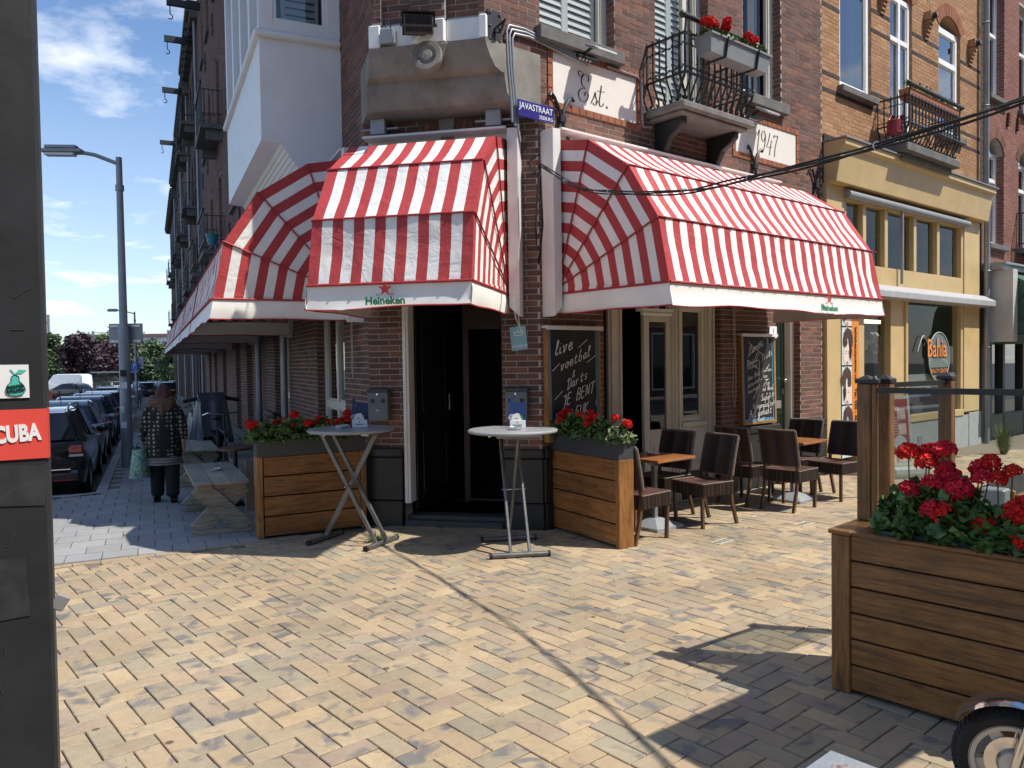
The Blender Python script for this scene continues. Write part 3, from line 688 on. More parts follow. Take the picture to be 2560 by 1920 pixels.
    b = MB(MC); plate_ring(b, .85, 1.47, .12, 2.15, .02, .9, .93); b.box(.8, .85, .9, .95, .1, 2.5); b.box(.85, 1.6, .905, .95, 2.15, 2.9); b.build('inner_door_frame', P_('red_brown', (.05, .02, .017), .5), root)
    # dark rooms behind the openings
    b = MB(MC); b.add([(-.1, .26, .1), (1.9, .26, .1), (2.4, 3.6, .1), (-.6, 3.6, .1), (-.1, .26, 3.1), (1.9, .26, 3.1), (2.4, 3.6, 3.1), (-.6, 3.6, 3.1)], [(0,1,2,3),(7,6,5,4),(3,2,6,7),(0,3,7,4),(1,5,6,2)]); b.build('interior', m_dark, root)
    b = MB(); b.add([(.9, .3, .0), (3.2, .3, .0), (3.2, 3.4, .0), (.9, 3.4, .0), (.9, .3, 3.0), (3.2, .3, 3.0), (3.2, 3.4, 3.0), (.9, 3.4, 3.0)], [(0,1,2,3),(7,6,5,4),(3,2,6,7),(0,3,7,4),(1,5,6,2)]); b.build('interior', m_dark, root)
    b = MB(); 
    for x in (1.4, 1.62): b.lathe([(.14, .75), (.15, .77), (.02, .76), (.015, .1), (.12, .06)], 12, (x, 1.0, 0))
    b.build('bar_stool', P_('interior_wood', (.06, .03, .015), .4), root)
    # ---- chamfer, upper floor: corbelled out
    yu = -.525
    xl = lambda y: -.598*y; xr = lambda y: 1.885+.798*y
    prof = [(4.30, 0), (4.30, -.22), (4.33, -.30), (4.40, -.345), (4.52, -.365), (4.585, -.37), (4.59, -.40), (4.62, -.455), (4.70, -.50), (4.80, -.54), (4.868, -.555)]
    b = MB(MC); vs = []; e = .035
    for z, y in prof: vs += [(xl(y)-e, y, z), (xr(y)+e, y, z)]
    n = len(prof); fs = [(2*i, 2*i+1, 2*i+3, 2*i+2) for i in range(n-1)]
    vs += [(xl(0)-e, 0, prof[-1][0]), (xr(0)+e, 0, prof[-1][0])]; L = len(vs)-2
    fs += [tuple([L]+[2*i for i in range(n-1, -1, -1)][::1]), tuple([2*i+1 for i in range(n)]+[L+1]), (2*n-2, 2*n-1, L+1, L)]
    b.add(vs, fs); b.build('corbel', m_stone, root, smooth=28)
    b = MB(MC); cx, cz = .895, 4.745; b.M = MC@T(cx, -.535, cz)@RX(82); b.lathe([(.155, -.03), (.155, .035), (.145, .045), (.1, .045), (.085, .02), (.065, .02), (.05, .045), (0, .05)], 28); b.build('corbel_roundel', m_stone, root, smooth=35)
    b = MB(MC); b.prism([(.66, 4.868), (1.13, 4.868), (1.05, 4.72), (.74, 4.72)], -.565, -.4); b.build('corbel_block', m_stone, root, bevel=.02)
    b = MB(MC); zz = (4.87, 5.10)
    b.prism([(.314-.03, zz[0]), (.407, zz[0]), (.407, zz[1]), (.314-.03, zz[1])], yu-.03, 0); b.box(.407, .72, yu+.02, 0, *zz); b.box(.72, 1.073, yu-.035, 0, *zz); b.box(1.073, 1.414, yu+.02, 0, *zz); b.box(1.414, 1.496, yu-.03, 0, *zz); b.build('white_band', m_white, root, bevel=.012)
    for x0, x1, dy, sd in ((.314, .407, 0, 1), (.407, .72, .06, 2), (.72, 1.073, -.01, 3), (1.073, 1.414, .06, 4), (1.414, 1.466, 0, 5)):
        w = brickwall(root, MC@T(0, yu+dy, 0), x0, x1, 5.10, 14, [], m_brick, m_mortar, zb=7.6, seed=10+sd, name='pilaster' if dy <= 0 else 'wall')
    s = MB(MC); 
    for x, y0, y1 in ((.407, yu, yu+.06), (.72, yu-.01, yu+.06), (1.073, yu-.01, yu+.06), (1.414, yu, yu+.06)): s.add([(x, y0, 5.1), (x, y1, 5.1), (x, y1, 14), (x, y0, 14)], [(0,1,2,3)])
    s.build('pilaster_side', m_mortar, root)
    # ---- left facade
    lo = [(-2.85, -1.155, .5, 2.75), (-7.0, -5.3, .5, 2.75), (.0, .7, 0, 4.87), (-2.6, -1.7, 5.2, 8.4)]
    brickwall(root, ML, -8.2, .608, -.3, 14, lo, m_brick, m_mortar, zb=13.9, nsep=60, noreveal=(2, 3), seed=6)
    for a, c in ((-2.85, -1.155), (-7.0, -5.3)): window(root, ML, a, c, .5, 2.75, .1, .12, bars=(1.2,), vbars=((a+c)/2,), mat=m_cream, back='curtain', sill=.1)
    for a, c in ((-1.155, 0), (-5.3, -2.85), (-8.2, -7.0)): plinth(ML, a, c, e0=.2, e1=.2)
    # oriel on the left facade
    s0, s1, o = 1.05, 5.0, .93; zb, zm = 4.33, 5.50
    W = MB(ML); X0, X1 = -s1, -s0
    W.add([(X0, -o, zb), (X1, -o, zb), (X1, -o, zm), (X0, -o, zm), (X1, -.72, zb-.02), (X1, -.33, 3.77), (X1, 0, 3.3), (X1, 0, zm), (X0, -.72, zb-.02), (X0, -.33, 3.77), (X0, 0, 3.3), (X0, 0, zm)],
          [(0,1,2,3), (1,4,5,6,7,2), (0,3,11,10,9,8)])
    ori = W.build('oriel', m_white, root)
    W = MB(ML); W.add([(X0, -o, zb), (X1, -o, zb), (X0, -.72, zb-.02), (X1, -.72, zb-.02), (X0, -.33, 3.77), (X1, -.33, 3.77), (X0, 0, 3.3), (X1, 0, 3.3)], [(1,0,2,3), (3,2,4,5), (5,4,6,7)])
    W.build('soffit', m_white, ori)
    W = MB(ML); 
    for k in range(1, 12):
        t = k/12; y = -.72+.39*t; z = zb-.02+(3.77-zb+.02)*t; W.box(X0+.02, X1-.02, y-.004, y+.004, z-.006, z+.006)
    W.build('soffit_boards', m_cream, ori)
    W = MB(ML); W.box(X0-.05, X1+.05, -o-.06, 0, zm, zm+.07); W.box(X0-.02, X1+.02, -o-.03, 0, zm+.07, zm+.1); W.build('moulding', m_white, ori, bevel=.015)
    # its upper glazed part
    F2 = ML@T(0, -o, 0)
    W = MB(F2)
    for x in (X0, X0+.98, X0+1.96, X0+2.94, X1-.14): W.box(x, x+.14, 0, .1, zm+.1, 8.4)
    W.box(X0, X1, .01, .1, zm+.1, zm+.22); W.box(X0, X1, .012, .1, 7.6, 7.7); W.build('mullions', m_white, ori, bevel=.006)
    for k in range(4):
        x = X0+.14+.98*k; g = MB(F2); g.add([(x, .06, zm+.22), (x+.84, .06, zm+.22), (x+.84, .06, 8.4), (x, .06, 8.4)], [(0,1,2,3)]); g.build('pane', m_glassd, ori)
    S2 = ML@T(X1, -o, 0)@RZ(90)     # side pane wall facing the camera: local x runs inward
    W = MB(S2); W.box(.0, .16, -.002, .1, zm+.1, 8.4); W.box(.77, .93, -.002, .1, zm+.1, 8.4); W.box(.16, .77, 0, .1, zm+.1, zm+.24); W.box(.16, .2, .01, .1, zm+.24, 8.4); W.box(.73, .77, .01, .1, zm+.24, 8.4); W.build('side_frame', m_white, ori, bevel=.006)
    g = MB(S2); g.add([(.2, .06, zm+.24), (.73, .06, zm+.24), (.73, .06, 8.4), (.2, .06, 8.4)], [(0,1,2,3)]); g.build('pane', m_glass, ori)
    W = MB(S2); z = zm+.27; W.box(.27, .31, .12, .15, zm+.24, 8.4); W.box(.66, .7, .12, .15, zm+.24, 8.4)
    while z < 8.3: W.add([(.31, .12, z), (.66, .12, z), (.66, .15, z+.08), (.31, .15, z+.08)], [(0,1,2,3)]); z += .085
    W.build('shutter_slats', m_shut, ori)
    W = MB(ML); W.box(X0+.1, X1-.22, -o+.2, -.1, zm, 8.4); W.build('room_lining', P_('room_blue', (.1, .12, .14), .9), ori)
    W = MB(ML); W.box(X0-.05, X1+.05, -o-.05, 0, 8.4, 8.7); W.build('oriel_roof', m_white, ori)
    b = MB(); b.box(5.62, 5.66, .01, 7, -.2, 14); b.box(5.66, 6.0, .004, .3, 4.34, 4.94); b.build('party_wall', m_brick_d, root)

    # rainwater pipe on the left
    W = MB(ML); W.tube([(-5.05, -.12, -.2), (-5.05, -.12, 3.3), (-5.05, -.12, 14)], .05, 10); W.build('rain_pipe', m_zinc, root, smooth=40)
    # roof slab
    A = FRi@LP(8.2, 0); B = FRi@RP(5.62, 0)
    pts = [FRi@LP(8.2, .1), FRi@LP(-.65, .1), FRi@RP(-.72, .1), FRi@RP(5.62, .1), FRi@RP(5.62, -7), FRi@LP(8.2, -7)]
    r = MB(); n = len(pts); r.add([(p.x, p.y, 14) for p in pts]+[(p.x, p.y, 14.3) for p in pts], [tuple(range(n)), tuple(range(2*n-1, n-1, -1))]+[(i, n+i, n+(i+1) % n, (i+1) % n) for i in range(n)]); r.build('roof', m_sill, root)
    return root
def ribbon(pts, w, M, mat, parent, name='stroke', closed=False, taper=None):
    """flat stroke lying in local xz, 2 mm thick"""
    mb = MB(M); n = len(pts); L = []; Rr = []
    for i, p in enumerate(pts):
        a = pts[max(i-1, 0)]; c = pts[min(i+1, n-1)]; d = Vector((c[0]-a[0], c[1]-a[1])); d = d.normalized() if d.length > 1e-9 else Vector((1, 0)); nn = Vector((-d.y, d.x))
        ww = (w if taper is None else w*taper(i/(n-1), d))/2
        L.append((p[0]+nn.x*ww, p[1]+nn.y*ww)); Rr.append((p[0]-nn.x*ww, p[1]-nn.y*ww))
    vs = [(x, 0, z) for x, z in L]+[(x, 0, z) for x, z in Rr]
    mb.add(vs, [(n+i, n+i+1, i+1, i) for i in range(n-1)])
    return mb
def catmull(p, k=6):
    if len(p) < 3: return p
    q = [p[0]]+list(p)+[p[-1]]; out = []
    for i in range(1, len(q)-2):
        for t in range(k):
            t /= k; a, b, c, d = q[i-1], q[i], q[i+1], q[i+2]
            out.append(tuple(.5*(2*b[j]+(c[j]-a[j])*t+(2*a[j]-5*b[j]+4*c[j]-d[j])*t*t+(3*b[j]-a[j]-3*c[j]+d[j])*t**3) for j in (0, 1)))
    return out+[p[-1]]
def strokes_obj(strokes, w, M, mat, parent, name='lettering', calli=False):
    mb = MB(); 
    tp = (lambda t, d: .35+1.15*max(0, abs(d.y)-.25)*(1 if True else 0)) if calli else None
    for s in strokes:
        r = ribbon(catmull(s), w, M, mat, parent, taper=tp); b = len(mb.v); mb.v += r.v; mb.f += [tuple(b+i for i in f) for f in r.f]; mb.t += r.t; mb.uv += r.uv; mb.mi += r.mi
    return mb.build(name, mat, parent)
def script_lettering(root):
    # "Est." and "1947" in copperplate script, painted on the plaster
    y = -.008
    def put(strokes, x, z, sc, w): strokes_obj([[(p[0]*sc, p[1]*sc) for p in s] for s in strokes], w, T(x, y, z), m_blk, root, calli=True)
    E_ = [[(.34, 1.26), (.14, 1.36), (.02, 1.26), (.08, 1.12), (.24, 1.14), (.34, 1.26)], [(.62, .98), (.68, 1.14), (.56, 1.26), (.36, 1.22), (.22, 1.02), (.22, .8), (.36, .66), (.5, .62)], [(.46, .62), (.2, .56), (.02, .36), (.04, .14), (.2, .0), (.42, .02), (.6, .18), (.64, .38), (.54, .46), (.42, .4), (.4, .28)]]
    s_ = [[(.8, .02), (1.0, .34), (1.1, .58), (1.12, .42), (1.2, .2), (1.14, .02), (1.0, .0), (.95, .08)], [(1.1, .1), (1.3, .2)]]
    t_ = [[(1.52, .98), (1.42, .5), (1.36, .14), (1.44, 0), (1.58, .08), (1.66, .18)], [(1.22, .68), (1.75, .72)]]
    dot = [[(1.84, .02), (1.86, .06), (1.88, .02), (1.85, .0)]]
    put(E_, .58, 4.53, .235, .014); put(s_, .58, 4.53, .235, .014); put(t_, .58, 4.53, .235, .014); put(dot, .58, 4.53, .235, .02)
    d1 = [[(.02, .72), (.2, 1.0), (.1, .5), (.0, 0)]]; d9 = [[(.72, .8), (.62, 1.0), (.46, .96), (.38, .74), (.46, .54), (.6, .56), (.72, .8), (.66, .4), (.5, .06), (.36, 0), (.32, .1)]]
    d4 = [[(1.12, 1.0), (.98, .6), (.84, .32), (1.3, .36)], [(1.26, .68), (1.14, .3), (1.06, -.05)]]; d7 = [[(1.44, .82), (1.5, .96), (1.62, .9), (1.82, .96), (1.62, .5), (1.52, .1), (1.5, -.06)]]
    for d in (d1, d9, d4, d7): put([[(p[0]*.95, p[1]) for p in s] for s in d], 3.93, 4.53, .29, .013)
corner_building()
# ------------------------------------------------------------------ ochre building with the beauty shop
def ochre_building():
    root = thing('ochre_building', 'ochre brick building over a mustard yellow shopfront with white windows', 'building', FR@T(5.62, 0, 0))
    D = T(-5.62, 0, 0)
    ops = [(6.14, 7.15, 5.86, 8.3), (7.8, 8.62, 4.95, 8.0), (9.7, 10.66, 5.8, 8.0)]
    bands = ((5.66, 5.73), (5.93, 6.0), (7.25, 7.31), (6.93, 6.99))
    w = brickwall(root, D, 5.62, 11.62, 4.95, 14, ops, m_brick_y, m_mortar_y, zb=9.2, nsep=120, seed=21, H=.0625, bands=bands, proud=.0015)
    for (a, b, c, d), z in zip(ops[1:], (7.75, 7.72)):
        arch(root, D, a, b, z, .25, .22, m_brick_o, m_mortar_y, ztop=8.0)
    window(root, D, 6.14, 7.15, 5.86, 8.3, .04, .1, bars=(7.55,), back='curtain', sill=.1)
    window(root, D, 7.8, 8.62, 4.97, 7.78, .04, .09, bars=(7.05,), vbars=(8.21,), back='dark', name='balcony_door')
    window(root, D, 9.7, 10.66, 5.8, 7.74, .05, .11, bars=(7.12,), back='dark', sill=.1)
    for x in (7.5, 9.16, 11.1):    # stepped brick corbels between the windows
        b = MB(D)
        for k in range(5): b.box(x-.07, x+.07, -.025-.022*k, 0, 7.3+.0625*k, 7.3+.0625*(k+1)-.006, .1+.15*k)
        b.box(x-.08, x+.08, -.13, 0, 7.62, 7.76, .5); b.build('brick_corbel', m_brick_y, root)
        b = MB(D); b.ball((x, -.13, 7.68), (.06, .05, .07), 8, 6); b.tube([(x-.05, -.17, 7.72), (x, -.19, 7.63), (x+.05, -.17, 7.72)], .014, 6); b.build('corbel_mask', m_iron, root, smooth=50)
    c = MB(D); rr = random.Random(4); x = 5.64
    while x < 11.5: c.fbox(x, x+.055, -.03, .01, 4.95, 5.05, rr.random()*.99+.005); x += .065
    c.build('dentil_course', m_brick_d, root, kind='stuff')
    b = MB(D); b.box(5.9, 6.0, -.1, 0, 7.78, 7.88); b.build('wall_lamp', m_alu, root)
    # fascia
    pr = [(-.34, 4.93), (-.34, 4.84), (-.28, 4.80), (-.27, 4.74), (-.2, 4.33), (0, 4.33), (0, 4.93)]
    b = MB(D); n = len(pr); b.add([(5.66, y, z) for y, z in pr]+[(11.5, y, z) for y, z in pr], [tuple(range(n-1, -1, -1)), tuple(range(n, 2*n))]+[(i, (i+1) % n, n+(i+1) % n, n+i) for i in range(n)])
    b.build('fascia', m_yel, root, bevel=.006)
    b = MB(D); b.box(5.63, 11.55, -.37, .0, 4.932, 4.952); b.build('fascia_flashing', m_zinc, root)
    # shopfront frame
    f = MB(D); y0, y1 = -.06, .12
    f.box(5.645, 6.16, y0, y1, .0, 4.33); f.box(10.72, 11.46, y0, y1, .66, 4.33); f.box(11.46, 11.62, .0, .2, -.1, 4.93)
    f.box(6.16, 10.72, y0+.01, y1, 4.15, 4.33); f.box(6.16, 10.72, y0+.02, y1, 2.9, 3.2)
    for x in (6.16, 6.79, 7.53, 8.6, 9.55, 10.62): f.box(x, x+.11, y0+.02, y1-.02, 3.2, 4.15)
    f.box(6.58, 6.82, y0+.015, y1, .0, 2.9); f.box(7.72, 8.26, y0+.012, y1, .0, 2.9); f.box(8.26, 10.72, y0, y1, .6, .72); f.box(8.26, 10.72, y0+.02, y1, 2.8, 2.9); f.box(10.62, 10.72, y0+.02, y1, .72, 2.8)
    f.box(8.22, 8.3, y0-.02, y1, .0, 2.9)
    f.build('shopfront', m_yel, root, bevel=.006)
    g = MB(D); g.box(8.2, 11.0, -.04, .12, -.1, .6); g.box(11.0, 11.6, -.05, .12, -.1, .64); 
    for k in range(8): g.box(8.75, 8.95, -.05, -.04, .12+.03*k, .135+.03*k)
    g.build('base_panel', P_('base_grey', (.36, .37, .38), .7, var=.12, bmp=.2), root)
    for a, c in ((6.27, 6.79), (6.9, 7.53), (7.64, 8.6), (8.71, 9.55), (9.66, 10.62)):
        p = MB(D); p.add([(a, .04, 3.2), (c, .04, 3.2), (c, .04, 4.15), (a, .04, 4.15)], [(0,1,2,3)]); p.build('pane', m_glassc, root)
    p = MB(D); p.add([(8.3, .03, .72), (10.62, .03, .72), (10.62, .03, 2.8), (8.3, .03, 2.8)], [(0,1,2,3)]); big = p.build('shop_window', m_glassc, root)
    p = MB(D); p.add([(6.82, .06, .3), (7.72, .06, .3), (7.72, .06, 2.9), (6.82, .06, 2.9)], [(0,1,2,3)]); p.build('door_pane', m_glassc, root)
    # roller shutter boxes
    b = MB(D); pr = [(-.3, 2.68), (-.3, 2.79), (-.1, 2.9), (0, 2.9), (0, 2.67)]; n = len(pr); b.add([(6.2, y, z) for y, z in pr]+[(11.62, y, z) for y, z in pr], [tuple(range(n-1, -1, -1)), tuple(range(n, 2*n))]+[(i, (i+1) % n, n+(i+1) % n, n+i) for i in range(n)]); b.build('awning_box', P_('box_grey', (.42, .42, .43), .5, .2, var=.12), root, bevel=.01)
    b = MB(D); b.tube([(6.16, -.1, 4.22), (10.75, -.1, 4.22)], .07, 10); b.box(8.0, 8.03, -.12, -.08, 2.95, 4.2); b.build('screen_roller', m_grey, root, smooth=40)
    # interior with strip lights
    i_ = MB(D); i_.add([(5.7, .2, 0), (11.4, .2, 0), (11.4, 4, 0), (5.7, 4, 0), (5.7, .2, 4.3), (11.4, .2, 4.3), (11.4, 4, 4.3), (5.7, 4, 4.3)], [(0,1,2,3),(7,6,5,4),(3,2,6,7),(0,3,7,4),(1,5,6,2)]); i_.build('interior', P_('shop_interior', (.16, .17, .15), .9), root)
    i_ = MB(D); i_.box(5.8, 11, 1.6, 1.65, .2, 1.55); i_.box(7.0, 8.2, 2.5, 2.6, .2, 2.3); i_.build('partition', P_('shop_partition', (.1, .105, .1), .8), root)
    i_ = MB(D); i_.box(8.4, 10.6, .5, 1.1, .4, .85); i_.box(9.7, 10.3, .55, .9, .85, 1.0); i_.build('display_shelf', P_('display_cloth', (.22, .2, .26), .8, var=.25), root); i_ = MB(D); i_.box(8.3, 10.6, .05, .056, 1.12, 1.42); i_.build('frosted_band', P_('frosted_film', (.3, .34, .31), .7), big)
    lit = P_('lit_tube', (.8, .75, .55), .5, emit=((1, .86, .5), 2.2))
    for x0, x1, yy in ((7.6, 8.3, 1.2), (9.2, 10.6, 1.2)):
        l = MB(D); l.tube([(x0, yy, 2.42), (x1, yy, 2.42)], .035, 8); l.build('strip_light', lit, root)
    # Bahia roundel on the glass
    dsc = MB(D); dsc.M = D@T(9.72, -.005, 1.72)@RX(90); dsc.lathe([(0, 0), (.44, 0)], 40); dsc.build('roundel', P_('frosted_disc', (.3, .36, .35), .6), big)
    r = MB(D@T(9.72, -.012, 1.72)); r.tube([(.45*math.cos(k*.105), 0, .45*math.sin(k*.105)) for k in range(60)], .008, 5, True); r.tube([(-.9+.05*k, 0, .1+.28*math.sin(k*.32)) for k in range(11)], .01, 5); r.build('roundel_line', P_('frosted_line', (.45, .5, .48), .6), big)
    org = P_('orange_print', (.75, .25, .05), .5, var=.04)
    text('Bahia', .46, D@T(9.62, -.012, 1.86)@FRONT, m_blk, big, off=.012, sx=.85); text('Bahia', .46, D@T(9.61, -.02, 1.865)@FRONT, org, big, off=.004, sx=.85)
    b = MB(D); b.box(9.35, 10.1, -.012, -.008, 1.4, 1.53); b.build('roundel_strip', m_blk, big); text('BEAUTY CENTER', .1, D@T(9.72, -.014, 1.465)@FRONT, org, big)
    # banner with three portraits and the web address on the pilaster
    face = P_('print_face', (.78, .62, .55), .6, var=.03); hair = P_('print_hair', (.07, .03, .025), .6, var=.5, scale=22); sky_ = P_('print_pale_blue', (.55, .72, .74), .6, var=.04); lip = P_('print_lip', (.5, .2, .18), .6)
    bn = MB(D); bn.box(6.06, 6.36, -.075, -.066, .2, 2.75); ban = bn.build('banner', sky_, root)
    b = MB(D); b.box(6.36, 6.58, -.078, -.066, .2, 2.75); orb = b.build('banner_strip', P_('print_orange', (.72, .25, .03), .5, var=.04), root)
    b = MB(D); 
    for z in (2.2, 1.6, 1.0): b.box(6.06, 6.36, -.079, -.066, z, z+.02)
    b.build('banner_rule', m_blk, root)
    rr = random.Random(5)
    for z, fl in ((1.86, 1), (1.26, -1), (.66, 1), (2.46, -1)):
        fx = 6.21
        f = MB(D@T(fx, -.079, z)); f.add([(.1*math.cos(a)*1.0-.01*fl, 0, -.08+.2*math.sin(a)) for a in [k*.314 for k in range(20)]], [tuple(range(20))]); f.add([(-.06, 0, -.33), (.04, 0, -.33), (.03, 0, -.2), (-.04, 0, -.2)], [(0,1,2,3)]); f.build('portrait_face', face, ban)
        h = MB(D@T(fx, -.083, z))
        for k in range(15):
            a = -0.35+k*.27; rad = .075+.035*rr.random(); cx, cz = .085*math.cos(a)*1.05+.02*fl, .13+.13*math.sin(a)*(1 if a < 3.2 else .6)
            h.add([(cx+rad*.62*math.cos(t), -.0004*k, cz+rad*.7*math.sin(t)) for t in [q*.6283 for q in range(10)]], [tuple(range(10))])
        h.add([(.07*fl, -.007, .1), (.12*fl, -.007, .0), (.1*fl, -.007, -.2), (.06*fl, -.007, -.1)], [(0,1,2,3), (3,2,1,0)]); h.build('portrait_hair', hair, ban)
        e = MB(D@T(fx, -.0825, z)); 
        for ex in (-.045, .04): e.add([(ex-.018, 0, -.06), (ex, 0, -.068), (ex+.018, 0, -.06), (ex, 0, -.052)], [(0,1,2,3)]); e.add([(ex-.022, 0, -.036), (ex+.022, 0, -.032), (ex+.02, 0, -.026), (ex-.02, 0, -.03)], [(0,1,2,3)])
        e.build('portrait_eyes', hair, ban)
        e = MB(D@T(fx, -.0825, z)); e.add([(-.03, 0, -.19), (0, 0, -.2), (.03, 0, -.19), (0, 0, -.178)], [(0,1,2,3)]); e.build('portrait_lips', lip, ban)
    text('bahiabeautycenter.nl', .105, D@T(6.47, -.082, 1.8)@FRONT@RZ(-90), m_blk, orb, off=.002, sx=.93)
    text('Tel.: 020 - 463 00 76', .105, D@T(6.47, -.082, .86)@FRONT@RZ(-90), m_blk, orb, off=.002, sx=.9)
    # second balcony
    bal = MB(D); bal.box(7.3, 9.35, -.5, 0, 4.98, 5.12); bal.box(7.4, 9.25, -.4, 0, 4.88, 4.98); bal.prism([(8.5, 4.88), (8.9, 4.88), (8.8, 4.55), (8.6, 4.55)], -.2, 0); sl = bal.build('balcony', m_sill, root, bevel=.015)
    railing(sl, D, 7.36, 9.3, .5, 5.13, 5.85, .12)
    s = MB(D); s.box(11.62, 11.95, .004, .4, 3.0, 3.9); s.box(11.62, 11.78, .003, .4, -.2, 14); s.build('party_wall', m_brick_d, root)
    # upper shell / roof
    s = MB(D); s.add([(5.62, 0, 4.9), (5.62, 7, 4.9), (5.62, 7, 14), (5.62, 0, 14)], [(3,2,1,0)]); s.box(5.6, 11.64, -.1, 7, 14, 14.3); s.build('roof', m_sill, root)
    return root
ochre_building()
def flower_box(x0, x1):
    D = FR@T(8.3, -.42, 5.8); t = thing('window_box', 'terracotta trough with dry little plants on the ochre building balcony rail', 'flower box', D)
    tc = P_('terracotta', (.36, .13, .06), .8, var=.15)
    b = MB(); pr = [(-.07, .0), (.07, .0), (.09, .17), (-.09, .17)]
    b.add([(x0-8.3, y, z) for y, z in pr]+[(x1-8.3, y, z) for y, z in pr], [(0,1,2,3), (7,6,5,4), (0,4,5,1), (1,5,6,2), (2,6,7,3), (3,7,4,0)]); b.build('trough', tc, t, bevel=.01)
    rr = random.Random(8); l = MB()
    for k in range(260):
        x = rr.uniform(x0-8.3+.05, x1-8.3-.05); h = rr.uniform(.03, .16); y = rr.uniform(-.06, .06); a = rr.uniform(0, 6.3); q = .02
        l.add([(x-q*math.cos(a), y-q*math.sin(a), .15+h), (x+q*math.cos(a), y+q*math.sin(a), .15+h), (x+rr.uniform(-.03, .03), y, .19+h)], [(0,1,2)])
        if k % 3 == 0: l.tube([(x, y, .14), (x, y, .16+h)], .002, 3)
    l.build('dry_plants', P_('dry_leaf', (.16, .17, .06), .7, var=.5, scale=30), t, kind='stuff')
flower_box(7.36, 9.3)
def watering_can():
    t = thing('watering_can', 'dark red watering can hung on the ochre building balcony end', 'watering can', FR@T(7.3, -.3, 5.25)); m = P_('red_plastic', (.22, .015, .02), .4)
    b = MB(); b.lathe([(.1, 0), (.12, .02), (.11, .22), (.05, .26)], 14); b.build('can_body', m, t, smooth=40); b = MB(); b.tube([(.1, 0, .05), (.2, 0, .2), (.26, 0, .3)], [.03, .02, .018], 8); b.tube([(.26, 0, .3), (.29, 0, .34)], [.03, .05], 10); b.build('spout', m, t, smooth=40)
    b = MB(); b.tube([(-.1, 0, .08), (-.2, 0, .2), (-.1, 0, .3), (0, 0, .27)], .014, 6); b.build('handle', m, t, smooth=40)
watering_can()
def vase():
    t = thing('glass_vase', 'tall stepped glass vase of white flowers behind the shop window', 'vase', FR@T(9.15, .75, .72)); m = P_('vase_glass', (.6, .64, .62), .1, var=.1)
    b = MB(); pr = [(.2, 0), (.2, .03), (.06, .06)]
    for k in range(12): pr += [(.07+.012*k, .1+.09*k), (.085+.012*k, .13+.09*k), (.07+.012*k, .16+.09*k)]
    b.lathe(pr, 16); b.build('vase_body', m, t, smooth=40); b = MB(); rr = random.Random(2)
    for k in range(60): b.ball((rr.gauss(0, .2), rr.gauss(0, .12), 1.3+rr.gauss(0, .09)), rr.uniform(.03, .07), 6, 4)
    b.build('blossoms', P_('white_blossom', (.7, .7, .68), .7, var=.15, scale=20), t)
vase()
def red_building():
    root = thing('red_building', 'red brick house with white sash windows at the right edge, past the rainwater pipe', 'building', FR@T(11.75, 0, 0)); D = T(-11.75, 0, 0)
    ops = []
    for x in (12.0, 13.75, 15.5, 17.3): ops += [(x, x+.92, 3.98, 6.15), (x, x+.92, 6.95, 9.2)]
    brickwall(root, D, 11.76, 19.5, 3.55, 14, ops, m_brick_r, m_mortar, zb=9.4, nsep=50, seed=31)
    for k, (a, b, c, d) in enumerate(ops):
        if k % 2 == 0: arch(root, D, a, b, 5.85, .3, .2, m_brick, m_mortar, ztop=6.15)
        window(root, D, a, b, c, 5.9 if k % 2 == 0 else 9.2, .14, .08, bars=(c+1.35,), back='curtain', sill=.1)
        for q in (a-.14, b+.14):
            e = MB(D)
            for i in range(4): e.box(q-.05+.015*i, q+.05+.015*i, -.05, 0, 6.5+.07*i, 6.56+.07*i, .2*i+.1)
            e.build('brick_ornament', m_brick_r, root)
    s = MB(D); s.box(11.7, 19.5, -.1, 7, 14, 14.3); s.build('roof', m_sill, root)
    # dark shopfront with pale cheek and cornice
    f = MB(D); f.box(11.9, 12.15, -.5, .2, 2.0, 3.42); f.build('shop_cheek', P_('pale_panel', (.5, .49, .46), .6), root)
    f = MB(D); f.box(11.76, 19.5, -.35, .1, 3.42, 3.52); f.box(11.76, 19.5, -.42, .1, 3.52, 3.56); f.build('shop_cornice', m_zinc, root)
    f = MB(D); f.box(11.78, 12.3, .0, .2, -.1, 3.42); f.box(12.3, 19.5, .25, .3, -.1, 3.42)
    for x in (13.2, 14.4, 16, 17.5): f.box(x, x+.12, .1, .25, -.1, 3.42)
    f.box(12.3, 19.5, .1, .26, -.1, .5); f.build('shopfront', P_('shop_black', (.02, .02, .021), .5), root)
    for a, b in ((12.3, 13.2), (13.32, 14.4), (14.52, 16), (16.12, 17.5)):
        g = MB(D); g.add([(a, .18, .5), (b, .18, .5), (b, .18, 3.3), (a, .18, 3.3)], [(0,1,2,3)]); g.build('pane', m_glassd, root)
    b = MB(D); b.box(15.3, 17.1, -.6, 0, 6.75, 6.88); b.box(13.6, 14.9, -.5, 0, 3.9, 4.0); sl = b.build('balcony', m_sill, root)
    railing(sl, D, 13.65, 14.85, .45, 3.8, 4.75, .11, lod=1, cap=False)
red_building()
def pipe(s, y, z0, z1, label, extra=()):
    t = thing('rain_pipe', label, 'drainpipe', FR@T(s, y, 0)); b = MB(); b.tube([(0, -.1, z0), (0, -.1, 3.0), (0, -.1, 4.75), (-.12, -.12, 5.1), (-.12, -.12, z1)], .055, 12); b.build('tube', m_zinc, t, smooth=40)
    b = MB()
    for z in (1.9, 3.4, 6.6, 8.2): b.tube([((0 if z < 4.9 else -.12)+.068*math.cos(k*.52), -.11+.068*math.sin(k*.52), z) for k in range(12)], .012, 5, True)
    b.build('pipe_clip', m_zinc, t)
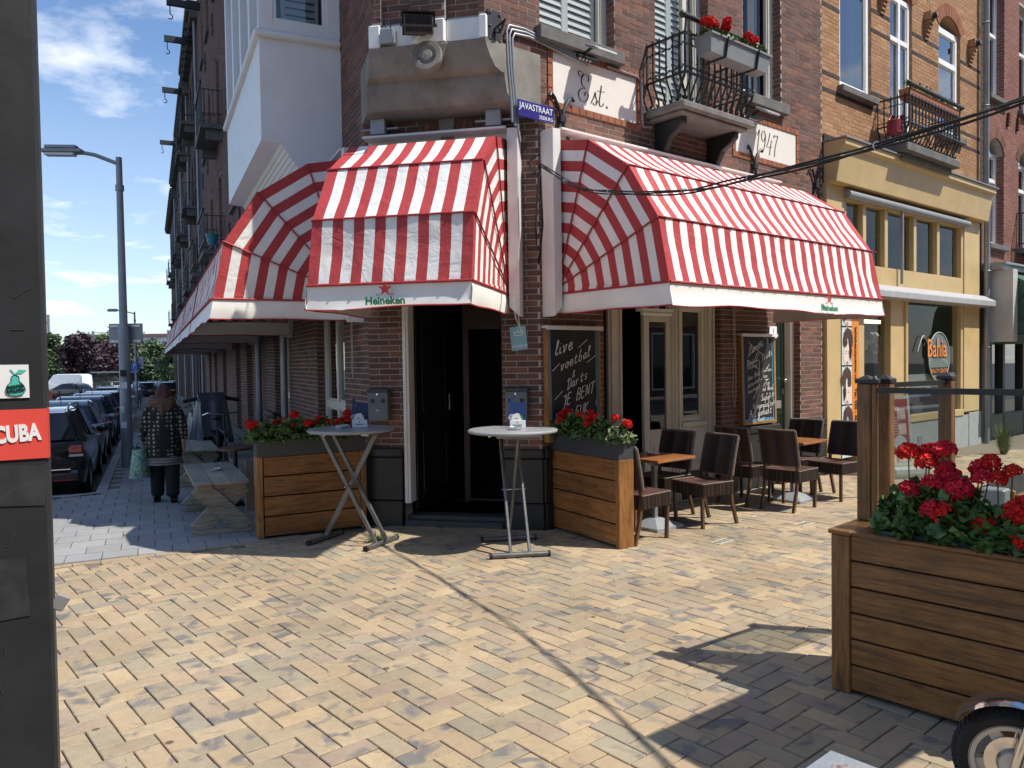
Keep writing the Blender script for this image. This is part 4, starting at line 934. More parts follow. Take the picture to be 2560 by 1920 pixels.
pipe(11.72, 0, -.1, 14, 'tall grey rainwater pipe between the ochre and the red brick house')
def green_awning():
    t = thing('green_awning', 'dark green shop awning with dark ribs at the right edge', 'awning', FR@T(12.16, 0, 0)); m = P_('green_canvas', (.03, .085, .06), .7, var=.12, bmp=.2, bscale=12)
    P = [(.05, 3.38), (.35, 3.36), (.75, 3.1), (1.0, 2.65), (1.08, 2.15)]; b = MB(); piv = (.05, 2.15)
    for a, c in zip(P, P[1:]): b.add([(0, -a[0], a[1]), (0, -c[0], c[1]), (3.2, -c[0], c[1]), (3.2, -a[0], a[1])], [(0,1,2,3)]); b.add([(0, -piv[0], piv[1]), (0, -c[0], c[1]), (0, -a[0], a[1])], [(0,1,2)]); b.add([(3.2, -piv[0], piv[1]), (3.2, -c[0], c[1]), (3.2, -a[0], a[1])], [(2,1,0)])
    b.build('canopy', m, t); b = MB(); q = P[-1]; b.add([(0, -.05, 2.15), (0, -q[0], 2.15), (3.2, -q[0], 2.15), (3.2, -q[0]-.01, 1.95), (0, -q[0]-.01, 1.95), (0, -.05, 1.95)], [(0,5,4,1), (1,4,3,2)]); b.build('valance', P_('green_canvas_pale', (.07, .13, .1), .7), t)
    b = MB()
    for p in P[1:]: b.tube([(-.004, -piv[0], piv[1]), (-.004, -p[0], p[1])], .012, 5); b.tube([(0, -p[0]-.004, p[1]), (3.2, -p[0]-.004, p[1])], .01, 5)
    b.build('rib', m_black, t)
green_awning()

# ------------------------------------------------------------------ striped awnings
PROF = [(.08, 4.02), (.555, 3.918), (1.074, 3.567), (1.426, 3.034), (1.545, 2.44)]; PIV = (.09, 2.50); HEM = (1.585, 2.235)
def awning(M, w, label, stripes, group='red and white striped cafe awnings', logo=None, ends=(True, True), casing=(True, True), seed=0):
    t = thing('striped_awning', label, 'awning', M, group); rr = random.Random(seed)
    nz = lambda p, a: a*noise.noise(Vector(p)*2.6+Vector((seed*3.7, 0, 0)))+a*.5*noise.noise(Vector(p)*7.3+Vector((seed*5.1, 2, 0)))
    b = MB()
    for k, (a, c) in enumerate(zip(PROF, PROF[1:])):
        nrm = Vector((0, -(a[1]-c[1]), (c[0]-a[0]))).normalized(); amp = .006 if k < 2 else .014+.006*(k == 3)
        def P(u, v):
            p = Vector((u*w, -(a[0]+(c[0]-a[0])*v), a[1]+(c[1]-a[1])*v)); e = min(u*w, (1-u)*w, .12)/.12
            sag = -.018*math.sin(math.pi*v)*e
            return p+nrm*(sag+nz(p, amp)*math.sin(math.pi*v)**.5*e)
        b.grid(P, max(12, int(w*14)), 8, uvf=lambda u, v: (u*stripes/2, v))
    b.build('canopy', m_awn, t, smooth=25)
    for i, x in enumerate((0, w)):
        if not ends[i]: continue
        b = MB(); sg = -1 if i == 0 else 1
        for a, c in zip(PROF, PROF[1:]):
            n = 8; vs = []; uv = []
            for r in range(n+1):
                for q in range(5):
                    f = r/n; g = q/4; p = Vector((x, -(PIV[0]+(a[0]+(c[0]-a[0])*g-PIV[0])*f), PIV[1]+(a[1]+(c[1]-a[1])*g-PIV[1])*f)); p.x += sg*(-.01+nz(p+Vector((9, 0, 0)), .008))*math.sin(math.pi*f)
                    vs.append(p); uv.append(((1-f)*7.25, g))
            fs = [(r*5+q, r*5+q+1, (r+1)*5+q+1, (r+1)*5+q) for r in range(n) for q in range(4)]
            if sg > 0: fs = [f[::-1] for f in fs]
            b.add(vs, fs, 0, uv)
        b.add([(x, -PIV[0], PIV[1]), (x, -.085, 2.44), (x, -1.545, 2.44)], [(0,1,2)], 0, [(7.25, 0), (7.25, 0), (0, 0)])
        b.build('side_panel', m_awn, t, smooth=25)
        b = MB()
        for p in PROF[1:-1]: b.tube([(x+sg*.006, -PIV[0], PIV[1]), (x+sg*.008, -p[0], p[1])], .009, 6)
        b.tube([(x+sg*.006, -.085, 2.44), (x+sg*.006, -1.545, 2.44)], .012, 6); b.build('piping', m_pipe, t)
        # hem of the side
        b = MB(); b.grid(lambda u, v: Vector((x+sg*(.012*math.sin(v*3)+nz((u*1.5, v, i), .012)*v), -(.06+(1.545-.06)*u) - .04*v*u, 2.435-.2*v-.005*math.sin(u*9))), 16, 3); hs = b.build('side_valance', m_hem, t, smooth=40)
        b = MB(); b.tube([(x+sg*.012, -.06-1.525*k/8, 2.233-.005*math.sin(k/8*9)) for k in range(9)], .007, 5); b.build('hem_tape', m_pipe, t)
    b = MB()
    for p in PROF[2:-1]: b.tube([(0, -p[0]-.006, p[1]+.004), (w, -p[0]-.006, p[1]+.004)], .009, 6)
    b.tube([(0, -1.555, 2.44), (w, -1.555, 2.44)], .014, 6); b.build('piping', m_pipe, t)
    b = MB()
    for z_, o_ in ((2.44, 1.566), (3.034, 1.437)):
        for k in range(int(w/.2)+1): b.ball((.1+k*.2, -o_, z_), .012, 6, 4)
    b.build('press_stud', m_pipe, t)
    b = MB(); sc = lambda u: .012*math.sin(u*w*2.1+seed)+.008*math.sin(u*w*5.3)
    b.grid(lambda u, v: Vector((u*w, -1.55-.035*v+.012*math.sin(v*3)-nz((u*w, v, 5), .014 if logo is None or abs(u-logo) > .28/w else .002)*v, 2.435-(.2+sc(u))*v)), max(12, int(w*9)), 4); b.build('valance', m_hem, t, smooth=40)
    b = MB(); b.tube([(u*w, -1.585, 2.235-sc(u)) for u in [k/24 for k in range(25)]], .007, 5); b.build('hem_tape', m_pipe, t)
    # inner lining that hangs behind the front hem, frame hoops, wall casing
    b = MB()
    for x in (.03, w-.03): b.tube([(x, -p[0]+.02, p[1]-.02) for p in PROF], .013, 6); b.tube([(x, -.09, 2.46), (x, -1.53, 2.42)], .013, 6)
    b.tube([(.03, -1.53, 2.42), (w-.03, -1.53, 2.42)], .013, 6); b.build('hoop', m_alu, t)
    b = MB(); b.add([(.05, -.3, 2.25), (w-.05, -.3, 2.25), (w-.05, -1.5, 2.25), (.05, -1.5, 2.25)], [(0,1,2,3)])
    c = MB(); c.box(-.02, w+.02, -.2, .0, 4.1, 4.125); c.box(-.02, w+.02, -.025, 0, 4.02, 4.1)
    if casing[0]: c.box(-.14, -.03, -.19, 0, 2.42, 4.1); c.prism([(-.14, 2.42), (-.03, 2.42), (-.03, 2.3), (-.14, 2.2)], -.19, 0)
    if casing[1]: c.box(w+.03, w+.14, -.19, 0, 2.42, 4.1); c.prism([(w+.03, 2.42), (w+.14, 2.42), (w+.14, 2.2), (w+.03, 2.3)], -.19, 0)
    c.build('casing', m_case, t, bevel=.004)
    if logo is not None:
        x = logo*w; y = -1.612; st = MB(T(x, y, 2.385)); pts = []
        for k in range(10):
            r = .068 if k % 2 == 0 else .027; a = math.pi/2+k*math.pi/5; pts.append((r*math.cos(a), 0, r*math.sin(a)))
        st.add(pts+[(0, -.002, 0)], [(k, (k+1) % 10, 10) for k in range(10)]); st.build('star', m_redp, t)
        text('Heineken', .094, T(x, y-.004, 2.282)@FRONT, m_greenp, t, off=.0035)
        text('EST          1873', .025, T(x, y, 2.335)@FRONT, m_blk, t)
    return t
awning(FC@T(.07, 0, 0), 1.5, 'red and white awning over the dark cafe doorway, smallest of the row', 15, logo=.5, seed=1, casing=(False, True))
awning(FR@T(.17, 0, 0), 4.03, 'wide red and white awning over the brown wicker chairs', 41, logo=.66, seed=2, casing=(True, False))
for k, (a, b, lb) in enumerate(((.32, 4.8, 'red and white awning over the side pavement, right beneath the white oriel'), (5.05, 9.3, 'striped side street awning, second after the one below the oriel'), (9.6, 15.2, 'striped side street awning, third after the one below the oriel'), (15.5, 20.6, 'striped side street awning, last but one towards the trees'), (20.9, 25.9, 'striped side street awning, farthest from the cafe corner'))):
    n = int(round((b-a)/.1)); n += 1-n % 2
    awning(FL@T(-b, 0, 0), b-a, lb, n, seed=5+k)
# ------------------------------------------------------------------ houses along the side street
def row_house(s0, s1, h, label, seed, near=False, bays=(), floors=(5.2, 8.9, 12.6), balc=(), beam=None):
    root = thing('row_house', label, 'house', FL@T(-s1, 0, 0), 'terraced houses along the side street'); D = T(s1, 0, 0); rr = random.Random(seed)
    zb = -2.2; ops = []
    for s in bays:
        for f in floors:
            if f+2.4 < h: ops.append((-s-.55, -s+.55, f+(.05 if (s, f) in balc else .75), f+2.5))
        ops.append((-s-.6, -s+.6, .1-.016*s, 2.7))
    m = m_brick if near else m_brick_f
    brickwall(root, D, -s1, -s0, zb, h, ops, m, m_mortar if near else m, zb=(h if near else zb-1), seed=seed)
    for (a, b, c, d) in ops:
        window(root, D, a, b, c, d, .16, .09, bars=(c+(d-c)*.62,) if c > 2 else (), mat=m_white, back='dark', sill=.1)
        if c > 2: arch(root, D, a, b, d-.02, .16, .2, m, None, nb=12 if near else 6)
    b = MB(D); b.box(-s1, -s0, -.45, .1, h-.25, h); b.box(-s1, -s0, -.28, 0, h-.5, h-.25); 
    for k in range(int((s1-s0)/.9)): b.box(-s1+.3+k*.9, -s1+.45+k*.9, -.4, 0, h-.5, h-.25)
    b.build('cornice', m_sill, root); b = MB(D); b.box(-s1, -s0, -.4, 9, h, h+.2); b.box(-s1, -s1+.1, 0, 9, zb, h); b.box(-s0-.1, -s0, .1, 9, zb, h); b.build('roof', m_sill, root)
    for (s, f) in balc:
        z = f; w = MB(D); w.box(-s-1.3, -s+1.3, -.62, 0, z-.14, z); w.box(-s-1.2, -s-1.05, -.45, 0, z-.45, z-.14); w.box(-s+1.05, -s+1.2, -.45, 0, z-.45, z-.14); sl = w.build('balcony', m_sill, root)
        railing(sl, D, -s-1.25, -s+1.25, .58, z, z+1.0, .13, lod=1 if near else 2, cap=near)
    w = MB(D); w.tube([(-s0-.35, -.1, zb), (-s0-.35, -.1, h-.4)], .06, 8); w.build('rain_pipe', m_zinc, root)
    for s in bays:
        if near:
            for f in floors: wall_anchor(root, D, -s-1.2, f+.2, .6)
    w = MB(D); w.box(-s1, -s0, -.04, 0, zb, .0-.016*(s0+s1)/2+.35); w.build('plinth', m_sill, root)
    if beam:
        s, z = beam; w = MB(D); w.box(-s-.07, -s+.07, -1.2, 0, z-.16, z+.1); w.build('hoist_beam', m_iron, root)
        w = MB(D); w.tube([(-s, -1.08, z-.14), (-s, -1.08, z-.42)]+[(-s, -1.08+.09*math.sin(a)-.0, z-.5-.09+.09*math.cos(a)) for a in [.3*k for k in range(14)]], .02, 6); w.build('hoist_hook', m_iron, root)
    return root
row_house(8.2, 26.6, 17.4, 'dark brick house with iron balconies right behind the oriel, nearest of the terrace', 41, True, (11, 13.6, 17.7, 21.2, 24), balc=((17.7, 8.9), (17.7, 5.2), (24, 5.2)), beam=(24.7, 15.8))
row_house(26.6, 34.5, 16.6, 'second dark brick house of the terrace, its hoist beam over the street', 42, False, (28.3, 30.5, 32.7), balc=((30.5, 8.9), (30.5, 5.2), (30.5, 12.6)), beam=(29.2, 16.1))
row_house(34.5, 44, 16.0, 'third brick house of the terrace towards the trees', 43, False, (36, 38.5, 41, 43), balc=((38.5, 8.9), (38.5, 5.2), (36, 12.6)), beam=(35.2, 15.8))
row_house(44, 56, 15.7, 'fourth brick house of the terrace towards the trees', 44, False, (46, 49, 52, 54.5), balc=((49, 8.9), (52, 5.2), (46, 8.9)), beam=(44.6, 15.6))
row_house(56, 74, 15.0, 'last brick house of the terrace with balconies seen against the sky', 45, False, (58, 61, 64, 67, 70), balc=((58, 8.9), (61, 5.2), (64, 8.9)))
def balcony_pot(s, out, z, lb):
    t = thing('flower_pot', lb, 'flower pot', FL@T(-s, -out, z)); b = MB(); b.lathe([(.11, 0), (.16, .26), (.18, .26), (.18, .3), (.15, .3), (.14, .1), (0, .1)], 16); b.build('pot', P_('teal_plastic', (.03, .2, .25), .45), t, smooth=40)
balcony_pot(14.6, .5, 5.05, 'teal flower pot hung above the striped side awning')

# ------------------------------------------------------------------ street furniture of the side street
def LG(x, y, dz=0.): return Vector((x, y, gslope(y)+dz))
def lamp_post(p, h, arm, label, sign=True, r=.085):
    t = thing('street_lamp', label, 'street lamp', T(*p), 'grey street lamps')
    b = MB(); b.tube([(0, 0, 0), (0, 0, .02), (0, 0, h*.45), (0, 0, h*.46), (0, 0, h)], [r*1.2, r*1.2, r*1.1, r*.85, r*.62], 14); b.build('pole', m_grey, t, smooth=40)
    d = Vector((-math.cos(R_(5)), -.1, 0)); b = MB(); b.tube([(0, 0, h-.12), d*arm*.55+Vector((0, 0, h+.04)), d*arm+Vector((0, 0, h+.1))], .035, 8); b.tube([(0, 0, h-.6), (0, 0, h-.5)], .075, 10); b.build('arm', m_grey, t, smooth=40)
    b = MB(T(*(d*arm))@RZ(185)); b.box(-.15, .55, -.11, .11, h+.06, h+.13); b.box(-.05, .5, -.09, .09, h+.13, h+.2); b.build('lamp_head', m_grey, t, bevel=.02); b = MB(T(*(d*arm))@RZ(185)); b.box(0, .5, -.08, .08, h+.02, h+.058); b.build('lamp_lens', m_wprint, t)
    return t
P0 = LG(-7.05, 14.18); t = lamp_post(P0, 5.62, .75, 'tall grey street lamp with stickers beside the walking person')
b = MB()
for z, a, m in ((1.72, -80, 0), (1.5, -75, 1), (.78, -85, 2), (1.06, -100, 3)):
    q = MB(T(0, 0, z)@RZ(a+90)); q.box(-.05, .05, -.105, -.09, -.06, .06); q.build('sticker', [m_blk, m_wprint, m_wprint, m_alu][m], t)
def road_sign(M, w, h, label):
    t = thing('road_sign', label, 'road sign', M); b = MB(); b.box(-w/2, w/2, -.012, .012, -h/2, h/2); b.build('sign_plate', m_grey, t, bevel=.01); b = MB()
    for z in (-h*.38, h*.38): b.box(-w*.45, w*.45, -.03, -.012, z-.02, z+.02); b.tube([(.09*math.cos(k*.63), -.09+.09*math.sin(k*.63), z) for k in range(10)], .012, 5, True)
    b.build('sign_clamp', m_alu, t)
road_sign(T(P0.x-.02, P0.y+.12, 2.36), .62, .37, 'back of a grey road sign clamped to the near lamp post')
P1 = LG(-23.94, 49.6); lamp_post(P1, 5.9, 1.1, 'distant grey street lamp behind the parking sign', r=.08)
t = thing('parking_sign', 'blue parking sign with wheelchair symbol on the distant lamp post', 'parking sign', T(P1.x-.02, P1.y-.14, 0)); b = MB(); b.box(-.2, .2, -.01, .01, 1.35, 2.02); pl_ = b.build('sign_plate', P_('sign_blue', (.02, .1, .45), .4, var=.05), t)
text('P', .34, T(0, -.015, 1.82)@FRONT, m_wprint, pl_); w = MB(T(0, -.015, 1.5)); w.tube([(-.01, 0, .1), (0, 0, .0), (.07, 0, 0), (.1, 0, -.08)], .012, 5); w.tube([(.08*math.cos(k*.5)-.01, 0, -.04+.08*math.sin(k*.5)) for k in range(7, 13)], .01, 5); w.ball((-.01, 0, .14), .022, 6, 4); w.build('wheelchair_symbol', m_wprint, pl_)
road_sign(T(P1.x+.13, P1.y+.1, 2.0), .64, .8, 'back of a grey road sign on the distant lamp post')
lamp_post(LG(-36, 92), 6.4, 1.2, 'farthest grey street lamp by the terrace end', r=.07)
lamp_post(LG(-63, 104), 6.6, 1.2, 'white lamp pole far off beyond the white van', r=.08)
for k, (x, y) in enumerate(((-40.6, 68.3), (-41.2, 69.5), (-41.8, 71.0), (-42.6, 72.6), (-43.3, 74.3))):
    lb = ['leftmost', 'second', 'middle', 'fourth', 'rightmost'][k]
    t = thing('bollard', '%s of the five dark red bollards in front of the black car' % lb, 'bollard', T(*LG(x, y, -.12)), 'dark red bollards'); b = MB(); b.lathe([(.07, 0), (.07, .78), (.05, .84), (0, .86)], 10); b.build('post', P_('bollard_red', (.12, .02, .025), .5), t)

# ------------------------------------------------------------------ cars
def wheel(parent, x, y, r, w, sgn):
    b = MB(T(x, y, r)@RX(90)); b.lathe([(r*.66, -w/2), (r*.93, -w/2), (r, -w*.32), (r, w*.32), (r*.93, w/2), (r*.66, w/2)], 22, caps=False); t = b.build('wheel', m_rubber, parent, smooth=40)
    b = MB(T(x, y+sgn*w*.3, r)@RX(90)); b.lathe([(0, -.01), (r*.66, -.01), (r*.66, .01), (0, .01)], 18); b.build('rim_back', m_black, t); b = MB(T(x, y+sgn*w*.36, r)@RX(90)); b.lathe([(r*.58, -.015), (r*.67, -.015), (r*.67, .02), (r*.58, .02)], 22, caps=False)
    for k in range(5): a = k*2*math.pi/5; b.bar((r*.08*math.cos(a), r*.08*math.sin(a), 0), (r*.6*math.cos(a), r*.6*math.sin(a), 0), r*.2, .03)
    b.lathe([(0, -.02), (r*.15, -.02), (r*.15, .025), (0, .025)], 12); b.build('rim', m_alu, t)
def car(M, label, mat, kind='estate', plate=None, group='parked cars'):
    """length along +x (x=0 rear bumper), z up"""
    t = thing('parked_car' if kind != 'van' else 'van', label, 'car' if kind != 'van' else 'van', M, group)
    if kind == 'estate': L, W, st = 4.6, 1.8, [(0, .30, .62, .62, .86), (.06, .24, .80, .80, .95), (.1, .22, .97, .97, .97), (1.0, .2, .99, .99, 1), (2.6, .2, .97, .97, 1), (3.3, .2, .95, .95, .99), (4.1, .22, .84, .84, .95), (4.5, .26, .72, .72, .84), (4.6, .34, .6, .6, .7)]; gh = [(.1, .98, .9), (.42, 1.40, .74), (.7, 1.45, .72), (1.8, 1.48, .72), (2.5, 1.42, .73), (3.35, .96, .86)]
    elif kind == 'hatch': L, W, st = 4.0, 1.72, [(0, .30, .6, .6, .84), (.06, .24, .82, .82, .95), (.12, .22, .98, .98, .97), (1.0, .2, .98, .98, 1), (2.3, .2, .96, .96, 1), (2.9, .2, .93, .93, .98), (3.6, .22, .82, .82, .93), (3.92, .27, .68, .68, .8), (4.0, .34, .58, .58, .66)]; gh = [(.1, .98, .88), (.5, 1.36, .72), (.9, 1.46, .7), (1.5, 1.47, .7), (2.1, 1.40, .71), (2.95, .95, .84)]
    else: L, W, st = 5.6, 2.0, [(0, .35, 1.2, 1.2, .96), (.04, .3, 1.25, 1.25, 1), (1, .3, 1.25, 1.25, 1), (3.8, .3, 1.25, 1.25, 1), (4.6, .3, 1.2, 1.2, 1), (5.2, .32, 1.0, 1.0, .96), (5.55, .36, .8, .8, .86), (5.6, .4, .7, .7, .8)]; gh = [(.0, 1.22, .97), (.06, 2.35, .9), (.4, 2.5, .84), (3.4, 2.5, .84), (4.0, 2.38, .84), (4.9, 1.2, .92)]
    h = W/2; b = MB(); vs = []; nr = 8
    for x, z0, z1, _, k in st:
        for y, z in ((-.82, z0), (-.97, z0+.06), (-1, z0+(z1-z0)*.5), (-.95, z1-.02), (.95, z1-.02), (1, z0+(z1-z0)*.5), (.97, z0+.06), (.82, z0)): vs.append((x, y*h*k, z))
    n = len(st); fs = [(i*nr+j, (i+1)*nr+j, (i+1)*nr+(j+1) % nr, i*nr+(j+1) % nr) for i in range(n-1) for j in range(nr)]+[tuple(range(nr)), tuple((n-1)*nr+j for j in range(nr-1, -1, -1))]
    fs = [f[::-1] for f in fs]
    b.add(vs, fs); body = b.build('body', mat, t, smooth=35)
    b = MB(); vs = []
    for x, z, k in gh:
        lo = .95 if kind != 'van' else 1.2
        for y, zz in ((-1 if True else 0, None),): pass
        kb = .96; zb_ = min(z, lo)
        vs += [(x, -h*kb if z <= lo+.05 else -h*(.93), zb_-.03), (x, -h*k, z-.06), (x, -h*(k-.1), z), (x, h*(k-.1), z), (x, h*k, z-.06), (x, h*kb if z <= lo+.05 else h*.93, zb_-.03)]
    n = len(gh); fs = []; mi = []
    fs = [(i*6+j, (i+1)*6+j, (i+1)*6+j+1, i*6+j+1) for i in range(n-1) for j in range(5)]; fs = [f[::-1] for f in fs]
    roof = mat
    b.add(vs, fs)
    mats = [roof, m_carglass]
    b.mi = [0]*len(fs)
    for q in range(len(fs)):
        i, j = divmod(q, 5)
        if kind == 'van':
            if i == n-2 and j in (1, 2, 3): b.mi[q] = 1
        else:
            if j in (0, 4) or (j in (1, 2, 3) and i in (0, n-2)): b.mi[q] = 1
    b.build('cabin', mats, t, smooth=30)
    if kind != 'van':
        for sg in (-1, 1):
            for i in (0, 1, n-3): x, z, k = gh[i]; x2, z2, k2 = gh[i+1]; p = MB(); p.bar((x, sg*h*.955, .95), (x2, sg*h*(k2+.005), z2-.04), .07, .03); p.build('pillar', mat, t)
            p = MB(); p.bar((1.75, sg*h*.95, .95), (1.75, sg*h*.735, 1.43), .07, .03); p.build('pillar', mat, t)
    wx = (.85, L-.85) if kind != 'van' else (1.0, L-1.0)
    for x in wx:
        for sg in (-1, 1): wheel(t, x, sg*(h-.1), .32 if kind != 'van' else .34, .2, sg)
    b = MB()
    zl = .78 if kind != 'van' else 1.0
    for sg in (-1, 1):
        l = MB(); l.box(.03, .2, sg*h*.84-.1, sg*h*.84+.105, zl-.03, zl+.11); l.build('tail_light', m_lred, t, bevel=.03)
        l = MB(); l.box(.03, .1, sg*h*.84-.09, sg*h*.84+.1, zl-.07, zl-.031); l.build('light_lens', m_alu, t)
        l = MB(); l.box(L-.35, L-.1, sg*h*.66-.15, sg*h*.66+.15, .58, .7); l.build('headlight', m_chrome, t, bevel=.03)
        m = MB(); mx = gh[-2][0]+.35; m.ball((mx, sg*(h+.09), 1.0 if kind != 'van' else 1.4), (.07, .12, .08), 10, 6); m.build('mirror', mat, t, smooth=50)
    b = MB(); b.box(-.03, .02, -.26, .26, .64, .75); pt = b.build('number_plate', m_plate, t)
    if plate: text(plate, .13, T(-.033, 0, .695)@RZ(-90)@FRONT, m_blk, pt)
    b = MB(); b.box(-.05, .12, -h*.9, h*.9, .3, .5); b.build('bumper', mat if kind != 'van' else m_black, t, bevel=.04); b = MB(); b.box(-.055, .0, -h*.75, h*.75, .515, .53); b.build('trim', m_chrome, t)
    b = MB(); b.box(-.054, .0, -h*.8, -h*.5, .34, .365); b.box(-.054, .0, h*.5, h*.8, .34, .365); b.build('reflector', m_lred, t)
    if kind == 'estate':
        b = MB()
        for sg in (-1, 1): b.tube([(.45, sg*h*.68, 1.40), (.55, sg*h*.69, 1.5), (.9, sg*h*.69, 1.53), (2.3, sg*h*.69, 1.52), (2.5, sg*h*.69, 1.44)], .018, 6)
        b.build('roof_rail', m_chrome, t, smooth=40)
    b = MB(); b.tube([(.9, 0, 1.44), (.75, 0, 1.62)] if kind != 'van' else [(4, 0, 2.3), (3.9, 0, 2.6)], .008, 5); b.build('aerial', m_black, t)
    return t
def parked(s, out, head=115., dz=-.12):
    p = LP(s, out); return T(p.x, p.y, gslope(p.y+2)+dz-.03)@RZ(head)@RY(.9)@Matrix.Diagonal((.96, .95, .925, 1))
car(parked(4.75, 3.88), 'black estate car with roof rails, rear towards the camera, first of the parked row', m_carb, 'estate', '4-SKH-8')
car(parked(9.6, 3.85), 'dark grey hatchback second in the parked row beside the kerb', m_carg, 'hatch')
car(parked(14.6, 3.85), 'black hatchback third in the parked row beside the kerb', m_carb, 'hatch')
car(parked(19.6, 3.85), 'navy blue hatchback fourth in the parked row beside the kerb', m_carn, 'hatch')
car(parked(24.8, 3.85), 'black estate fifth in the parked row beyond the lamp post', m_carb, 'estate')
car(parked(44, 4.4), 'small teal van seen over the parked car roofs', m_cart, 'estate')
car(T(*LG(-52.0, 95.3, -.12))@RZ(172), 'long white delivery van standing across beyond the parked cars', m_carw, 'van', group='vans down the street')
car(T(*LG(-38.6, 70.5, -.12))@RZ(172), 'black hatchback behind the dark red bollards', m_carb, 'hatch')
car(T(*LG(-40.5, 74.3, -.12))@RZ(172), 'second black hatchback right of the bollards', m_carb, 'hatch')
car(T(*LG(-54.6, 108, -.12))@RZ(150), 'white estate car right of the white delivery van', m_carw, 'estate')
car(T(*LG(-55.5, 114, -.12))@RZ(150), 'dark grey car behind the white estate car', m_carg, 'estate')
car(T(*LG(-41, 102, -.12))@RZ(5), 'white and blue van parked far off under the green trees', m_carw, 'van', group='vans down the street')
car(T(*LG(-33.0, 71, -.12))@RZ(135), 'dark blue car right of the parking sign', m_carn, 'estate')
car(T(*LG(-30.6, 70, -.12))@RZ(135), 'black car right of the parking sign beside the dark blue one', m_carb, 'estate')
car(T(*LG(-31.0, 78, -.12))@RZ(125), 'grey car half hidden behind the headscarf', m_carg, 'hatch')

# ------------------------------------------------------------------ trees
def tree(p, h, rad, label, leafm, cat='tree', n=2600, seed=1, leaf=.22, low=.25, group='trees at the end of the street'):
    t = thing(cat.replace(' ', '_'), label, cat, T(*p), group); rr = random.Random(seed)
    b = MB(); b.tube([(0, 0, -.2), (.05, 0, h*.25), (-.03, .05, h*.5), (0, 0, h*.78)], [h*.025, h*.02, h*.014, h*.004], 8)
    for k in range(7):
        a = rr.uniform(0, 6.3); z = h*rr.uniform(.25, .6); q = rad*rr.uniform(.5, .85); b.tube([(0, 0, z), (q*.5*math.cos(a), q*.5*math.sin(a), z+h*.1), (q*math.cos(a), q*math.sin(a), z+h*.2)], [h*.011, h*.007, h*.002], 6)
    b.build('trunk', m_bark, t, smooth=60)
    c = MB(); cl = []
    for k in range(26):
        a = rr.uniform(0, 6.3); ph = rr.uniform(-1, 1); q = rad*rr.uniform(.35, .85)*math.sqrt(max(.05, 1-.7*ph*ph)); cl.append((Vector((q*math.cos(a), q*math.sin(a), h*(low+(1-low)*(.5+.42*ph)))), rad*rr.uniform(.22, .42)))
    for k in range(n):
        o, r = cl[k % len(cl)]; d = Vector((rr.gauss(0, 1), rr.gauss(0, 1), rr.gauss(0, 1))).normalized()*r*rr.uniform(.5, 1.12); c0 = o+d
        u = Vector((rr.gauss(0, 1), rr.gauss(0, 1), rr.gauss(0, .6))).normalized()*leaf*rr.uniform(.6, 1.3); v = Vector((rr.gauss(0, 1), rr.gauss(0, 1), rr.gauss(0, .6))).normalized()*leaf*.7
        c.add([c0-u, c0+v, c0+u, c0-v], [(0,1,2,3)])
    c.build('crown', leafm, t, kind='stuff')
tree(LG(-60.8, 112), 7.7, 4.4, 'dark purple leaved tree beyond the parked cars, larger one', m_leafp, n=5000, seed=1, leaf=.3, low=.14)
tree(LG(-57.6, 110), 7.0, 3.2, 'dark purple leaved tree just left of the lamp post', m_leafp, n=3200, seed=2, leaf=.3, low=.14)
tree(LG(-56.0, 118), 7.0, 3.0, 'purple leaved tree right of the near lamp post', m_leafp, n=2600, seed=3, leaf=.3, low=.14)
tree(LG(-76.5, 128), 9.2, 3.6, 'light green tree at far left beyond the white van', m_leafy, n=3400, seed=4, leaf=.4, low=.1)
tree(LG(-70, 122), 8.2, 3.6, 'dull green bush-like tree behind the white van', m_leaf2, n=2600, seed=5, leaf=.35, low=.05)
tree(LG(-77.5, 150), 11.8, 3.4, 'pale green tree rising over the purple tree', m_leafy, n=2600, seed=6, leaf=.4, low=.1)
tree(LG(-51.2, 112), 6.2, 3.4, 'bright green shrubby tree above the far white and blue van', m_leafy, n=2800, seed=7, leaf=.3, low=.05)
tree(LG(-45.6, 100), 6.4, 3.2, 'deep green tree left of the terrace end', m_leaf2, n=3200, seed=8, leaf=.28, low=.03)
tree(LG(-38.6, 90), 6.2, 2.6, 'dark green tree at the end of the brick terrace', m_leaf2, n=2800, seed=9, leaf=.25, low=.03)
tree(LG(-60.5, 125), 7.5, 3.5, 'green tree low behind the purple crowns', m_leaf2, n=2200, seed=10, leaf=.35, low=.05)
tree(LG(-61.5, 130), 6.6, 4.2, 'grey green tree behind the right purple crown', m_leaf2, n=2400, seed=11, leaf=.35, low=.05)
# far white building and railway masts
t = thing('far_building', 'long low white building with brown roof edge far behind the trees', 'building', T(-121, 220, gslope(150)-1.3)); b = MB(); b.box(0, 24, 0, 10, 0, 13.6); b.build('wall', P_('far_white', (.62, .64, .66), .8), t); b = MB(); b.box(-.3, 24.3, -.3, 10.3, 13.6, 14.6); b.build('roof', P_('far_roof', (.2, .12, .1), .8), t)
for k in range(11):
    for j in range(3): w = MB(); w.box(.7+k*2.1, 2.3+k*2.1, -.05, .02, 3+j*3.4, 5+j*3.4); w.build('window', m_carglass, t)
def mast(p, h, x2, label):
    t = thing('railway_mast', label, 'mast', T(*p), 'overhead line masts'); b = MB(); b.box(-.18, .18, -.18, .18, 0, h); b.build('mast_pole', m_zinc, t); b = MB()
    for z in (h-.4, h-1.8): b.box(min(0, x2), max(0, x2), -.1, .1, z, z+.14)
    for k in range(6): b.bar((x2*k/6, 0, h-1.7), (x2*(k+1)/6, 0, h-.4), .08, .08)
    b.build('cross_arm', m_zinc, t)
